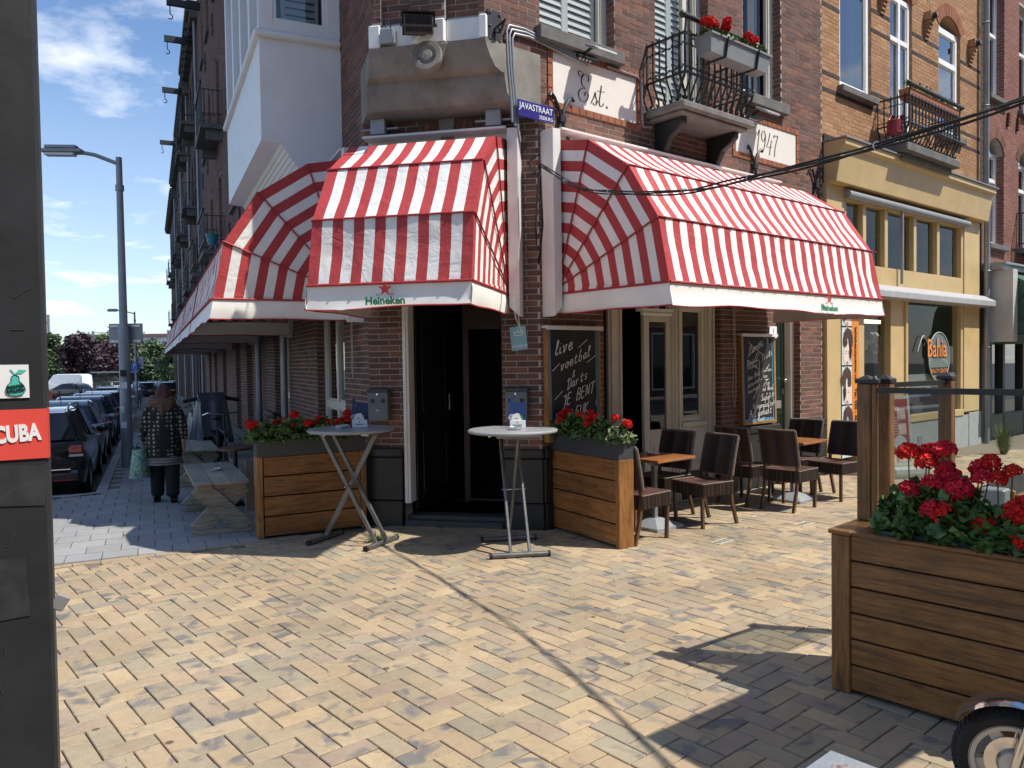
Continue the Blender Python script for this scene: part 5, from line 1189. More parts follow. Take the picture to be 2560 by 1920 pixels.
for p, h, x2, lb in ((LG(-89, 150), 14.3, -9, 'tall railway mast with arm to the left, beyond the green tree'), (LG(-80.5, 150), 11, 10, 'railway mast carrying a lattice gantry over the purple tree'), (LG(-66, 150), 11, 9, 'railway mast with gantry right of the lamp post')): mast(p, h, x2, lb)
t = thing('bus_shelter', 'dark slatted shelter with pale ribbed roof below the purple trees', 'shelter', T(*LG(-50.5, 99, -.1))); b = MB(); b.box(-2.6, 2.6, -1, 1, 2.6, 2.75); b.build('roof', m_zinc, t); b = MB()
for k in range(27): b.box(-2.6+k*.2, -2.52+k*.2, -.9, -.84, 0, 2.6)
b.build('slat', P_('shelter_green', (.04, .06, .045), .7), t)
t = thing('garden_fence', 'low dark slatted fence under the purple tree', 'fence', T(*LG(-59.5, 104, -.1))); b = MB(); 
for k in range(24): b.box(k*.25, k*.25+.12, 0, .05, 0, 1.5)
b.box(0, 6, -.05, 0, 1.3, 1.4); b.build('slat', P_('fence_dark', (.08, .085, .075), .8), t)

# ------------------------------------------------------------------ bicycles and covered scooter
def bicycle(M, label, frame=None, group='parked bicycles'):
    t = thing('bicycle', label, 'bicycle', M, group); frame = frame or m_iron
    for x in (-.52, .55):
        w = MB(T(x, 0, .34)@RX(90)); w.tube([(.33*math.cos(k*.262), .33*math.sin(k*.262), 0) for k in range(24)], .018, 6, True); wh = w.build('wheel', m_rubber, t, smooth=60)
        w = MB(T(x, 0, .34)@RX(90)); w.tube([(.305*math.cos(k*.262), .305*math.sin(k*.262), 0) for k in range(24)], .01, 5, True)
        for k in range(12): w.tube([(.02*math.cos(k*.52), .02*math.sin(k*.52), .03*(-1)**k), (.3*math.cos(k*.52), .3*math.sin(k*.52), 0)], .002, 3)
        w.build('rim', m_alu, wh)
    b = MB(); A, B_, Cc_, D = (-.52, 0, .34), (-.08, 0, .28), (-.22, 0, .8), (.36, 0, .78)
    for p, q in ((A, B_), (A, Cc_), (B_, Cc_), (B_, (.4, 0, .66)), (Cc_, (.36, 0, .74)), (D, (.55, 0, .34))): b.tube([p, q], .016, 8)
    b.tube([(.34, 0, .8), (.3, 0, 1.02)], .014, 8); b.tube([Cc_, (-.25, 0, .92)], .013, 8); b.build('frame', frame, t)
    b = MB(); b.tube([(.1, .27, 1.02), (.26, .22, 1.06), (.32, 0, 1.04), (.26, -.22, 1.06), (.1, -.27, 1.02)], .012, 8); b.build('handlebar', m_chrome, t)
    b = MB(); b.ball((-.27, 0, .95), (.14, .09, .04), 10, 6); b.build('saddle', m_black, t, smooth=60); b = MB(); b.box(-.9, -.35, -.06, .06, .72, .735); b.tube([(-.85, 0, .72), (-.52, .05, .34)], .008, 5); b.tube([(-.85, 0, .72), (-.52, -.05, .34)], .008, 5); b.build('carrier', m_iron, t)
    b = MB(T(-.52, 0, .34)@RX(90)); b.tube([(.37*math.cos(a), .37*math.sin(a), 0) for a in [.3+.2*k for k in range(13)]], .022, 5); b.build('mudguard', frame, t)
    b = MB(); b.ball((-.9, 0, .62), .03, 6, 4); b.build('rear_light', m_lred, t)
    return t
def lp_m(s, out, a): p = LP(s, out); return T(p.x, p.y, gslope(p.y))@RZ(a)
bicycle(lp_m(5.1, 1.15, -58), 'black bicycle leaning by the wooden bench in front of the covered scooter')
bicycle(lp_m(8.6, 1.0, -80), 'dark bicycle farther along the pavement by the flower tub')
bicycle(T(*LG(-19.9, 41.6))@RZ(-70), 'black bicycle parked at the kerb under the parking sign')
bicycle(T(*LG(-19.0, 42.6))@RZ(-110), 'dark bicycle beside the one under the parking sign')
def covered_scooter():
    t = thing('covered_scooter', 'motor scooter under a dark grey rain cover beside the brick wall', 'scooter', lp_m(6.6, 1.25, -62)@Matrix.Diagonal((1.12, 1.25, 1.1, 1))); m = P_('cover_grey', (.075, .08, .095), .4, var=.2, bmp=.3, bscale=10)
    b = MB(); prof = [(-.95, .72), (-.7, .9), (-.3, .84), (.1, .8), (.45, .98), (.62, 1.25), (.8, 1.12), (.98, .6)]
    def P(u, v):
        k = u*(len(prof)-1); i = min(int(k), len(prof)-2); f = k-i; f = f*f*(3-2*f); x = prof[i][0]+(prof[i+1][0]-prof[i][0])*f; zt = prof[i][1]+(prof[i+1][1]-prof[i][1])*f
        a = v*2-1; w = .14+.12*(1-abs(u-.5)); s = abs(a)
        z = zt*(1-max(0, (s-.25)/.75)**1.2*.94); y = math.copysign(min(s*4, 1)*w*(.55+.75*s), a)+.03*math.sin(u*40+a*3)*s
        return Vector((x+.02*math.sin(a*20), y, z+.015*math.sin(u*31)))
    b.grid(P, 40, 24); b.build('cover', m, t, smooth=50); b = MB(); b.tube([(.66, -.36, 1.12), (.62, 0, 1.2), (.66, .36, 1.12)], .03, 8); b.build('handlebar', m_black, t); 
    for x in (-.7, .75): w = MB(T(x, 0, .24)@RX(90)); w.lathe([(.12, -.06), (.22, -.06), (.24, 0), (.22, .06), (.12, .06)], 16, caps=False); w.build('wheel', m_rubber, t)
covered_scooter()
def tub(s, out):
    p = LP(s, out); t = thing('flower_tub', 'green leafy plant in a ribbed grey tub farther down the pavement', 'planter', T(p.x, p.y, gslope(p.y))); b = MB(); b.box(-.45, .45, -.3, .3, 0, .34)
    for k in range(12): b.box(-.44+k*.075, -.4+k*.075, -.32, -.3, 0, .34)
    b.build('tub_body', m_stone, t); rr = random.Random(3); l = MB()
    for k in range(700):
        d = Vector((rr.gauss(0, .24), rr.gauss(0, .17), .34+abs(rr.gauss(0, .24)))); u = Vector((rr.gauss(0, 1), rr.gauss(0, 1), rr.gauss(0, 1))).normalized()*.05; v = Vector((rr.gauss(0, 1), rr.gauss(0, 1), rr.gauss(0, 1))).normalized()*.035; l.add([d-u, d+v, d+u, d-v], [(0,1,2,3)])
    l.build('foliage', m_leaf2, t, kind='stuff')
tub(8.4, 1.5)
# ------------------------------------------------------------------ geraniums
def petal_head(seed, R=.055, n=46):
    rr = random.Random(seed); b = MB()
    for k in range(n):
        z = 1-1.45*(k+.5)/n; a = k*2.399963; q = math.sqrt(max(0, 1-z*z)); d = Vector((q*math.cos(a), q*math.sin(a), z)); rad = R*rr.uniform(.82, 1.1)
        t = d.cross(Vector((0, 0, 1)) if abs(d.z) < .9 else Vector((1, 0, 0))).normalized(); s = d.cross(t)
        c = d*rad; ro = rr.uniform(0, 6.3); u = t*math.cos(ro)+s*math.sin(ro); v = d.cross(u)
        for m in range(3):
            g = m*2.1+rr.uniform(-.3, .3); e = u*math.cos(g)+v*math.sin(g); f = d.cross(e); L = R*rr.uniform(.38, .52); w = L*.55
            b.add([c*.9, c+e*L*.5-f*w+d*.004, c+e*L+d*rr.uniform(-.006, .012), c+e*L*.5+f*w+d*.004], [(0,1,2,3)])
    me = bpy.data.meshes.new('flower_head'); me.from_pydata(b.v, [], b.f); return me
def leaf_mesh(r=.04):
    vs = [(0, 0, 0)]; n = 13
    for k in range(n):
        a = .35+k*(2*math.pi-.7)/(n-1); q = r*(1 if k % 2 else .86); vs.append((q*math.cos(a), q*math.sin(a), .012*math.sin(a*3)+.28*q*q/r))
    me = bpy.data.meshes.new('leaf'); me.from_pydata(vs, [], [(0, k, k+1) for k in range(1, n)]); me.materials.append(m_leaf); me.polygons.foreach_set('use_smooth', [True]*len(me.polygons)); return me
HEADS = []
for k in range(4):
    for mm in (m_red, m_pink): me = petal_head(k+1); me.materials.append(mm); HEADS.append(me)
LEAF = leaf_mesh()
def geranium(M, label, heads, spread, nleaf, seed, group, asobj=0, hs=1., h=.2, lm=None, deep=False):
    """heads: [(x,y,z,scale)] relative; leaves in a mound"""
    t = thing('geranium', label, 'geranium', M, group); rr = random.Random(seed); lb = MB()
    def lm_(x, y, z, s):
        return T(x, y, z)@Matrix.Rotation(rr.uniform(0, 6.28), 4, 'Z')@RX(rr.gauss(0, 32))@RY(rr.gauss(0, 32))@Matrix.Diagonal((s, s, s, 1))
    pts = [v.co.copy() for v in LEAF.vertices]; fcs = [tuple(p.vertices) for p in LEAF.polygons]; st = MB(); first = []
    for k in range(nleaf):
        a = rr.uniform(0, 6.28); q = math.sqrt(rr.random()); x = spread[0]*q*math.cos(a); y = spread[1]*q*math.sin(a); z = h*(1-.75*q*q)*rr.uniform(.25, 1.05)
        s = rr.uniform(.6, 1.15); Mx = lm_(x, y, z, s)
        if k < asobj and z > h*.3: link('leaf', LEAF, t, M=Mx)
        else: lb.M = Mx; lb.add(pts, fcs, 0)
        if k % 3 == 0: st.tube([(x*.3, y*.3, -.02), (x*.8, y*.8, z*.6), (x, y, z)], .003, 4)
    if lb.v: lb.build('foliage', lm or m_leaf, t, kind='stuff', smooth=85)
    for (x, y, z, s) in heads:
        st.tube([(x*.4, y*.4, 0), (x*.8, y*.8, z*.5), (x, y, z-.02)], .0035, 5)
        me = HEADS[rr.randrange(4)*2+(1 if deep and rr.random() < .7 else 0)]
        link('flower_head', me, t, M=T(x, y, z)@Matrix.Rotation(rr.uniform(0, 6), 4, 'Z')@RX(rr.gauss(0, 18))@RY(rr.gauss(0, 18))@Matrix.Diagonal((s*hs, s*hs, s*hs*.85, 1)))
    st.build('stems', m_stem, t); return t
# ------------------------------------------------------------------ two slim planters flanking the door
def slim_planter(M, L, label, face, end):
    """front (boards) on local side y=face; body between y=0 and y=-face*.165"""
    t = thing('planter', label, 'planter', M, 'wooden planters flanking the cafe door'); yb = -face*.165; H = .81; n = 4; bh = H/n
    lo, hi = min(0, yb), max(0, yb)
    me = {}
    for k in range(n):
        for side in (0, 1):
            y0, y1 = ((-.02, 0) if face > 0 else (0, .02)) if side == 0 else ((lo, lo+.02) if face > 0 else (hi-.02, hi))
            b = MB(); b.box(.06 if end else .065, L-.06, y0+.001*((k*7) % 3), y1, .02+k*bh+.004, .02+(k+1)*bh-.008); o = b.build('plank', m_plank, t, bevel=.004)
    for x0, x1 in ((0, .055), (L-.055, L)):
        b = MB(); b.box(x0, x1, lo-.006, hi+.006, .0, H+.015); b.build('end_board', m_plankv, t, bevel=.004)
    b = MB(); b.box(.05, L-.05, lo+.03, hi-.03, .05, H-.02); b.build('core', m_dark, t)
    z0, z1 = H+.016, H+.185; b = MB(); b.box(.0, L, lo-.004, lo+.008, z0, z1); b.box(.0, L, hi-.008, hi+.004, z0, z1); b.box(.0, .012, lo+.008, hi-.008, z0, z1); b.box(L-.012, L, lo+.008, hi-.008, z0, z1); b.box(.012, L-.012, lo+.008, hi-.008, z0, z0+.05); b.build('trough', m_anth, t)
    b = MB(); b.box(.012, L-.012, lo+.009, hi-.009, z0+.05, z1-.03); b.build('soil', m_soil, t)
    return t
MR = T(.975, 7.128, 0)@RZ(120.8); slim_planter(MR, 1.33, 'wooden plank planter with grey trough right of the cafe door', 1, True)
ML_ = T(-2.556, 7.733, 0)@RZ(28.5); slim_planter(ML_, 1.12, 'wooden plank planter with grey trough left of the cafe door, beside the slatted bench', -1, False)
rr = random.Random(12)
for k, x in enumerate((.12, .36, .6, .84, 1.08, 1.26)):
    nh = (2, 1, 4, 3, 2, 3)[k]; hd = [(rr.uniform(-.12, .12), rr.uniform(-.09, .09), rr.uniform(.17, .3), rr.uniform(.6, .85)) for _ in range(nh)]
    lb = ['end nearest the camera', 'second from the near end', 'third from the near end', 'fourth from the near end', 'next to last, by the blackboard', 'end by the doorway'][k]
    geranium(MR@T(x, -.08, .95), 'red geranium in the right door planter, '+lb, hd, (.18, .13), 120, 30+k, 'geraniums in the right door planter', h=.25, lm=m_leafy if k == 0 else None)
for k, x in enumerate((.08, .3, .52, .74, .95)):
    nh = (5, 4, 3, 4, 3)[k]; hd = [(rr.uniform(-.13, .13), rr.uniform(-.07, .07), rr.uniform(.15, .28), rr.uniform(.6, .85)) for _ in range(nh)]
    lb = ['spilling over its left end', 'second from its left end', 'in its middle', 'second from its right end', 'at its end under the ashtray box'][k]
    geranium(ML_@T(x, .08, .95), 'red geranium in the left door planter, '+lb, hd, (.19, .14), 120, 40+k, 'geraniums in the left door planter', h=.24)
# ------------------------------------------------------------------ big planter with glass screen, right foreground
KM = T(1.658, 4.049, 0)@RZ(-47.5)
def big_planter():
    t = thing('big_planter', 'large dark wooden plank planter in the right foreground', 'planter', KM); L, D, H, n = 2.3, .56, .81, 6
    for k in range(n):
        z0, z1 = .02+k*H/n+.004, .02+(k+1)*H/n-.004
        b = MB(); b.box(.1, L-.1, .008, .03, z0, z1); b.build('plank', m_bigp, t, bevel=.005)
        b = MB(); b.box(.1, L-.1, D-.03, D-.008, z0, z1); b.build('plank', m_bigp, t, bevel=.005)
    for k in range(n):
        z0, z1 = .02+k*H/n+.004, .02+(k+1)*H/n-.004; b = MB(); b.box(.006, .03, .1, D-.1, z0, z1); b.build('end_plank', m_bigp, t, bevel=.005)
    for x in (0, L-.1):
        for y in (0, D-.1): b = MB(); b.box(x, x+.1, y, y+.1, 0, H+.015); b.build('corner_post', m_bigpv, t, bevel=.006)
    b = MB(); b.box(.04, L-.04, .04, D-.04, .02, H-.03); b.build('core', m_dark, t)
    for x0, x1, y0, y1 in ((-.012, .11, -.012, .55), (.112, .23, .03, .55), (.112, L, -.012, .045), (.232, L, .3, .42), (.232, L, .424, .55)): b = MB(); b.box(x0, x1, y0, y1, H+.016, H+.04); b.build('top_board', m_bigp, t, bevel=.005)
    b = MB(); z0, z1 = H-.06, H+.055; x0, x1, y0, y1 = .235, L-.1, .05, .295; b.box(x0, x1, y0, y0+.008, z0, z1); b.box(x0, x1, y1-.008, y1, z0, z1); b.box(x0, x0+.008, y0+.008, y1-.008, z0, z1); b.box(x1-.008, x1, y0+.008, y1-.008, z0, z1); b.build('liner', P_('liner_green', (.035, .09, .09), .45), t)
    b = MB(); b.box(x0+.009, x1-.009, y0+.009, y1-.009, z0, H+.0); b.build('soil', m_soil, t)
    return t
big_planter()
def glass_screen():
    t = thing('glass_screen', 'glass wind screen between capped wooden posts on the big planter', 'wind screen', KM)
    def post(x, y, z0, w=.1, nm='post'):
        b = MB(); b.box(x, x+w, y, y+w, z0, 1.60); o = b.build(nm, m_bigpv, t, bevel=.006); c = MB(); c.box(x-.008, x+w+.008, y-.008, y+w+.008, 1.60, 1.625); cx, cy = x+w/2, y+w/2; q = w/2
        c.add([(x,y,1.625),(x+w,y,1.625),(x+w,y+w,1.625),(x,y+w,1.625),(cx,cy,1.65)], [(0,1,4),(1,2,4),(2,3,4),(3,0,4)]); c.build('post_cap', m_black, o, bevel=.004)
    post(.0, .31, .851, .078); post(.084, .305, .851, .026, 'batten'); post(.05, .45, .851, .07); 
    b = MB(); b.bar((.112, .32, 1.565), (2.25, .32, 1.565), .035, .03); b.build('top_rail', m_black, t)
    b = MB(); b.bar((.112, .32, .868), (2.25, .32, .868), .03, .03); b.build('bottom_rail', m_bigp, t)
    b = MB(); b.box(.112, 2.25, .316, .322, .884, 1.55); b.build('glass_pane', m_screen, t)
    post(2.2, .31, .851)
    # return screen running back along the terrace
    post(.13, 1.14, .0, .075); b = MB(); b.bar((.085, .52, 1.585), (.165, 1.14, 1.585), .03, .028); b.build('top_rail', m_black, t); b = MB(); b.bar((.085, .52, 1.22), (.165, 1.14, 1.22), .006, .68); b.build('glass_pane', m_screen, t)
glass_screen()
rr = random.Random(21)
spec = [(.36, .17, 'with pale crimson heads at the left end of the big planter', [(-.06, .06, .42, 1.05), (.03, .1, .43, .95), (.1, .08, .44, 1.1), (.04, .02, .38, 1.), (.12, .04, .35, .9), (-.02, -.04, .24, 1.0)]),
        (.55, .16, 'second from the left in the big planter', [(-.1, -.02, .28, 1.05), (-.05, .04, .31, 1.1), (.02, -.03, .27, 1.15), (.07, .1, .37, .9), (.12, .09, .4, .85), (.1, .03, .33, .9), (-.08, -.09, .17, 1.0), (-.02, -.1, .16, 1.1)]),
        (.74, .16, 'third from the left in the big planter', [(-.06, -.06, .12, 1.05), (-.03, .05, .33, .8), (.02, .09, .36, .8), (.08, -.02, .19, 1.3), (.1, .04, .22, 1.1)]),
        (.93, .16, 'fourth from the left in the big planter, cut by the picture edge', [(-.07, -.09, .06, 1.25), (0, .03, .2, .9), (.07, .02, .27, .9), (.03, -.04, .14, .9), (.1, -.05, .2, 1.0)]),
        (1.15, .16, 'fifth from the left in the big planter', [(0, 0, .25, 1.1), (.08, -.05, .2, 1.), (-.08, .03, .28, 1.)])]
for k, (x, y, lb, hd) in enumerate(spec):
    geranium(KM@T(x, y, .83), 'tall red geranium '+lb, hd, (.19, .17), 300, 60+k, 'geraniums in the big planter', asobj=75 if k < 4 else 0, h=.29 if k < 2 else .2, deep=k < 2, hs=.9)
# ------------------------------------------------------------------ standing tables
def standing_table(M, label, base_rot):
    t = thing('standing_table', label, 'standing table', M, 'round grey standing tables by the door'); b = MB()
    b.lathe([(.0, 1.085), (.36, 1.085), (.405, 1.09), (.418, 1.1), (.418, 1.112), (.405, 1.122), (0, 1.124)], 48); b.build('table_top', m_top, t, smooth=35)
    B = RZ(base_rot); b = MB(B)       # foot bars run along local x, at y=+-.33
    for s, nm in ((-1, 'front'), (1, 'rear')):
        b = MB(B); b.tube([(-.26, s*.33, .025), (.26, s*.33, .025)], .025, 12); b.build('foot_bar', m_tube, t, smooth=40)
        c = MB(B)
        for x in (-.262, .262): c.tube([(x-.012, s*.33, .025), (x+.012, s*.33, .025)], .028, 12)
        c.build('end_cap', m_rubber, t)
    for x in (-.085, .085): b = MB(B); b.bar((x, -.33, .03), (x, .30, 1.09), .042, .024, up=(1, 0, 0)); b.build('leg', m_tube, t, bevel=.004)
    b = MB(B); b.bar((0, .33, .03), (0, -.30, 1.09), .05, .024, up=(1, 0, 0)); b.build('leg', m_tube, t, bevel=.004)
    b = MB(B); b.tube([(-.115, -.0, .56), (.115, 0, .56)], .006, 8); b.box(-.2, .2, -.34, -.26, 1.07, 1.085); b.box(-.2, .2, .26, .34, 1.07, 1.085); b.build('bolt', m_chrome, t)
    b = MB()
    for k in range(4): a = .8+k*1.57; b.ball((.3*math.cos(a), .3*math.sin(a), 1.078), .014, 8, 5)
    b.build('stop', m_wprint, t)
    return t
standing_table(T(-1.575, 7.56, 0), 'round standing table on crossed legs in front of the left planter', 66+180+20-20-180)
standing_table(T(.0, 7.21, 0), 'round pale grey standing table in front of the dark doorway', 9)
def menu_stand(M, label):
    t = thing('menu_stand', label, 'menu stand', M, 'menu stands on the standing tables'); bl = P_('menu_blue', (.015, .045, .16), .5, var=.1)
    b = MB(); b.box(-.03, .085, .01, .014, .03, .24); b.build('card', bl, t); b = MB(); pr = [(-.085, .0), (-.02, .0), (-.02, .15), (-.035, .19), (-.04, .29), (-.065, .29), (-.07, .19), (-.085, .15)]; b.prism(pr, .0, .006); bt = b.build('bottle_card', bl, t)
    b = MB(T(-.052, -.003, .1)@RX(90)); 
    for r in (.028, .021, .012): b.tube([(r*math.cos(k*.31), r*math.sin(k*.31), 0) for k in range(20)], .0018, 4, True)
    b.box(-.025, .025, -.052, -.046, -.001, .001); b.box(-.02, .02, -.062, -.057, -.001, .001); b.build('bottle_label', m_wprint, bt)
    b = MB(T(0, -.012, .085)@RX(90)); b.lathe([(0, 0), (.055, 0), (.055, .003), (0, .003)], 24); bm = b.build('beer_mat', m_wprint, t); b = MB(T(0, -.016, .085)); b.add([(.055*math.cos(a), 0, .055*math.sin(a)) for a in [-.35+.2*k for k in range(9)]], [tuple(range(9))]); b.add([(-.03, 0, .01), (-.005, 0, -.004), (.005, 0, .016), (-.012, 0, .006)], [(0,1,2,3)]); b.mi = [0, 1]; b.build('mat_print', [m_greenp, m_redp], bm)
    b = MB(); b.box(-.07, .075, -.03, -.024, .0, .075); b.box(-.07, .075, .02, .026, 0, .06); b.box(-.07, .075, -.03, .026, .0, .006); hd = b.build('holder', m_wprint, t, bevel=.002)
    st = MB(T(.0, -.032, .055)); pts = [((.009 if k % 2 == 0 else .004)*math.cos(math.pi/2+k*math.pi/5), (.009 if k % 2 == 0 else .004)*math.sin(math.pi/2+k*math.pi/5)) for k in range(10)]; st.add([(p[0], 0, p[1]) for p in pts], [tuple(range(10))]); st.build('star', m_redp, hd); text('Heineken', .022, T(0, -.032, .032)@FRONT, m_greenp, hd)
menu_stand(T(-1.50, 7.62, 1.124)@RZ(8), 'white menu holder with blue bottle card on the table by the left planter')
menu_stand(T(.045, 7.27, 1.124)@RZ(2), 'white menu holder with blue bottle card on the table in the doorway')
def ashtray(M, label, wood_=False):
    t = thing('ashtray', label, 'ashtray', M, 'ashtrays on the tables'); b = MB(); b.lathe([(.045, 0), (.062, .004), (.066, .026), (.062, .028), (.055, .012), (0, .008)], 24); b.build('bowl', m_alu, t, smooth=35)
    if wood_: b = MB(); b.lathe([(.0, -.001), (.068, -.001), (.07, .018), (.06, .02)], 24); b.build('base', m_tabw, t, smooth=35)
ashtray(T(-1.66, 7.56, 1.124), 'round metal ashtray on the table by the left planter'); ashtray(T(.02, 7.1, 1.124), 'round metal ashtray on the table in the doorway')
# ------------------------------------------------------------------ cafe tables and wicker chairs
def cafe_table(M, label):
    t = thing('cafe_table', label, 'table', M, 'small square cafe tables'); b = MB(); b.box(-.3, .3, -.3, .3, .715, .745); b.build('table_top', m_tabw, t, bevel=.004)
    b = MB(); b.box(-.025, .025, -.025, .025, .06, .69); b.build('pole', m_zinc, t, bevel=.004); b = MB()
    for a in range(4): b.bar((0, 0, .64), (.14*math.cos(a*1.57), .14*math.sin(a*1.57), .705), .03, .02)
    b.build('strut', m_zinc, t)
    b = MB(); q = .21; b.add([(-q,-q,0),(q,-q,0),(q,q,0),(-q,q,0),(-q,-q,.03),(q,-q,.03),(q,q,.03),(-q,q,.03),(-.05,-.05,.1),(.05,-.05,.1),(.05,.05,.1),(-.05,.05,.1)], [(3,2,1,0)]+[(k, (k+1) % 4, 4+(k+1) % 4, 4+k) for k in range(4)]+[(4+k, 4+(k+1) % 4, 8+(k+1) % 4, 8+k) for k in range(4)]+[(8,9,10,11)]); b.build('base', P_('cast_grey', (.36, .38, .41), .45, .4, var=.12), t)
    return t
cafe_table(FR@T(.93, -.71, 0), 'square wooden cafe table nearest the planter'); cafe_table(FR@T(3.34, -.86, 0)@RZ(2), 'square wooden cafe table in front of the green house door')
ashtray(FR@T(.98, -.66, .746), 'metal ashtray in a wooden ring on the cafe table nearest the planter', True); ashtray(FR@T(3.28, -.86, .746), 'metal ashtray in a wooden ring on the farther cafe table', True)
def make_chair():
    """faces +x, origin on the floor under the seat"""
    t = thing('wicker_chair', '', 'chair', I4, 'brown wicker chairs at the cafe tables'); w = .225
    b = MB(); b.grid(lambda u, v: Vector((-.22+.44*u, -w+2*w*v, .465-.012*math.sin(math.pi*u)*math.sin(math.pi*v)+.0012*math.sin(u*200))), 70, 8); b.build('seat', P_('rattan_seat', (.085, .036, .025), .65, var=.25, scale=60, bmp=.4, bscale=200), t, smooth=60)
    # apron of upright strands round the seat
    per = []; N = 26
    for k in range(N): per.append((-.22+.44*k/N, -w))
    for k in range(N): per.append((.22, -w+2*w*k/N))
    for k in range(N): per.append((.22-.44*k/N, w))
    for k in range(N): per.append((-.22, w-2*w*k/N))
    b = MB()
    for k, (x, y) in enumerate(per):
        n = Vector((0, -1, 0)) if k < N else Vector((1, 0, 0)) if k < 2*N else Vector((0, 1, 0)) if k < 3*N else Vector((-1, 0, 0)); tt = Vector((-n.y, n.x, 0))
        c = Vector((x, y, 0))+tt*.0085; q = .0078
        vs = []
        for z in (.458, .335): vs += [c-tt*q+Vector((0, 0, z)), c-tt*q*.5+n*.007+Vector((0, 0, z)), c+tt*q*.5+n*.007+Vector((0, 0, z)), c+tt*q+Vector((0, 0, z))]
        b.add(vs, [(4,5,1,0), (5,6,2,1), (6,7,3,2)], .2+.6*((k*37) % 10)/10)
    b.box(-.215, .215, -w+.004, w-.004, .33, .455); b.build('apron', m_ratm, t)
    b = MB()
    for p, q in (((-.22, -w), (.22, -w)), ((.22, -w), (.22, w)), ((.22, w), (-.22, w))): b.tube([(p[0], p[1], .462), (q[0], q[1], .462)], .008, 6)
    b.build('seat_braid', m_ratl, t)
    # back: two ribbed sheets, slightly curved
    bx = lambda s, z: -.2-.10*((z-.46)/.46)**1.3-.03*(1-s*s)
    b = MB(); NB = 22
    for f, dx in ((1, .014), (-1, -.014)):
        for k in range(NB):
            s0 = -1+2*k/NB; sm = s0+1/NB; s1 = s0+2/NB
            for i in range(5):
                za, zb_ = .52+.40*i/5, .52+.40*(i+1)/5; vs = []
                for z in (za, zb_):
                    for s, o in ((s0, 0), (s0*.7+s1*.3, .006), (s0*.3+s1*.7, .006), (s1, 0)): vs.append((bx(s, z)+dx+f*o, s*w*.985, z))
                fs = [(0,1,5,4),(1,2,6,5),(2,3,7,6)]; b.add(vs, fs if f > 0 else [q[::-1] for q in fs], .2+.6*((k*29) % 10)/10)
    b.build('backrest', m_ratm, t)
    b = MB(); zz = [.52, .6, .7, .8, .92]
    for s in (-1, 1): b.tube([(bx(s, z), s*w, z) for z in zz], .017, 8)
    b.tube([(bx(s/8, .92), s/8*w, .925) for s in range(-8, 9)], .017, 8); b.tube([(bx(s/8, .52), s/8*w, .52) for s in range(-8, 9)], .013, 8); b.build('back_braid', m_ratl, t, smooth=50)
    for sy in (-1, 1):
        b = MB(); b.bar((.195, sy*.195, 0), (.205, sy*.2, .34), .034, .034); b.build('leg', m_leg, t, bevel=.004)
        b = MB()
        pts = [(-.30, 0), (-.235, .2), (-.2, .4), (-.21, .53)]
        for p, q in zip(pts, pts[1:]): b.bar((p[0], sy*.2, p[1]-.004), (q[0], sy*.2, q[1]+.004), .032, .036)
        b.build('leg', m_leg, t, bevel=.004)
    b = MB(); b.bar((-.2, -.19, .34), (-.2, .19, .34), .03, .03); b.build('stretcher', m_leg, t)
    return t
m_ratm = brickmat('rattan_strand', [(.03, .018, .013), (.05, .027, .018), (.075, .05, .035), (.04, .03, .05), (.035, .02, .015), (.09, .065, .05)], .2, None, .45, .3)
chairs = [(.42, .93, 3, 'brown wicker chair against the end of the right planter, facing its table'), (1.42, .95, 172, 'brown wicker chair between the two cafe tables, nearest the camera of the pair facing left'), (1.45, .38, 180, 'brown wicker chair facing left, its back to the cream side window'),
          (2.86, .52, 0, 'brown wicker chair in front of the black plinth under the second blackboard'), (2.88, 1.10, 2, 'brown wicker chair facing the farther table, closest to the open paving'), (3.82, .60, 180, 'brown wicker chair at the farther table, in front of the brick pillar by the banner'), (3.84, 1.14, 176, 'brown wicker chair at far right, half hidden by the glass screen post')]
ch = make_chair()
for k, (s, o, a, lb) in enumerate(chairs):
    M = FR@T(s, -o, 0)@RZ(a)
    if k == 0: ch.matrix_world = M; ch['label'] = lb
    else: dup(ch, M, lb)
# ------------------------------------------------------------------ picnic tables and bench by the side wall
def picnic_table(M, label, L=1.78):
    t = thing('low_picnic_table', label, 'picnic table', M, 'low weathered picnic tables'); w = .27      # local x across, y along
    for k in range(3): b = MB(); b.box(-w+k*.182, -w+k*.182+.176, (.0, .01, -.008)[k], L+(.01, 0, .012)[k], .52, .55); b.build('plank', m_old, t, bevel=.004)
    for y in (.12, L-.16):
        b = MB(); b.box(-w+.02, w-.02, y, y+.04, .47, .518); b.build('cross_beam', m_old, t, bevel=.003)
        for s, dy in ((1, -.025), (-1, .015)): b = MB(); b.bar((-s*.22, y+dy+.02, .5), (s*.24, y+dy+.02, .03), .04, .19, up=(1, 0, 1)); b.build('leg', m_old, t, bevel=.004)
        b = MB(); b.box(-.3, .3, y-.03, y+.05, 0, .045); b.build('foot', m_old, t, bevel=.003)
    return t
p = LG(-3.0, 7.98); picnic_table(T(p.x, p.y, 0)@RZ(26), 'low weathered picnic table nearest the planter, ashtray on top')
p = LP(4.0, 1.52); picnic_table(T(p.x, p.y, gslope(p.y))@RZ(25), 'low weathered picnic table farther from the planter')
q = T(-3.0, 7.98, 0)@RZ(26)@Vector((.02, .95, 0)); ashtray(T(q.x, q.y, .551), 'small dark ashtray on the nearer picnic table')
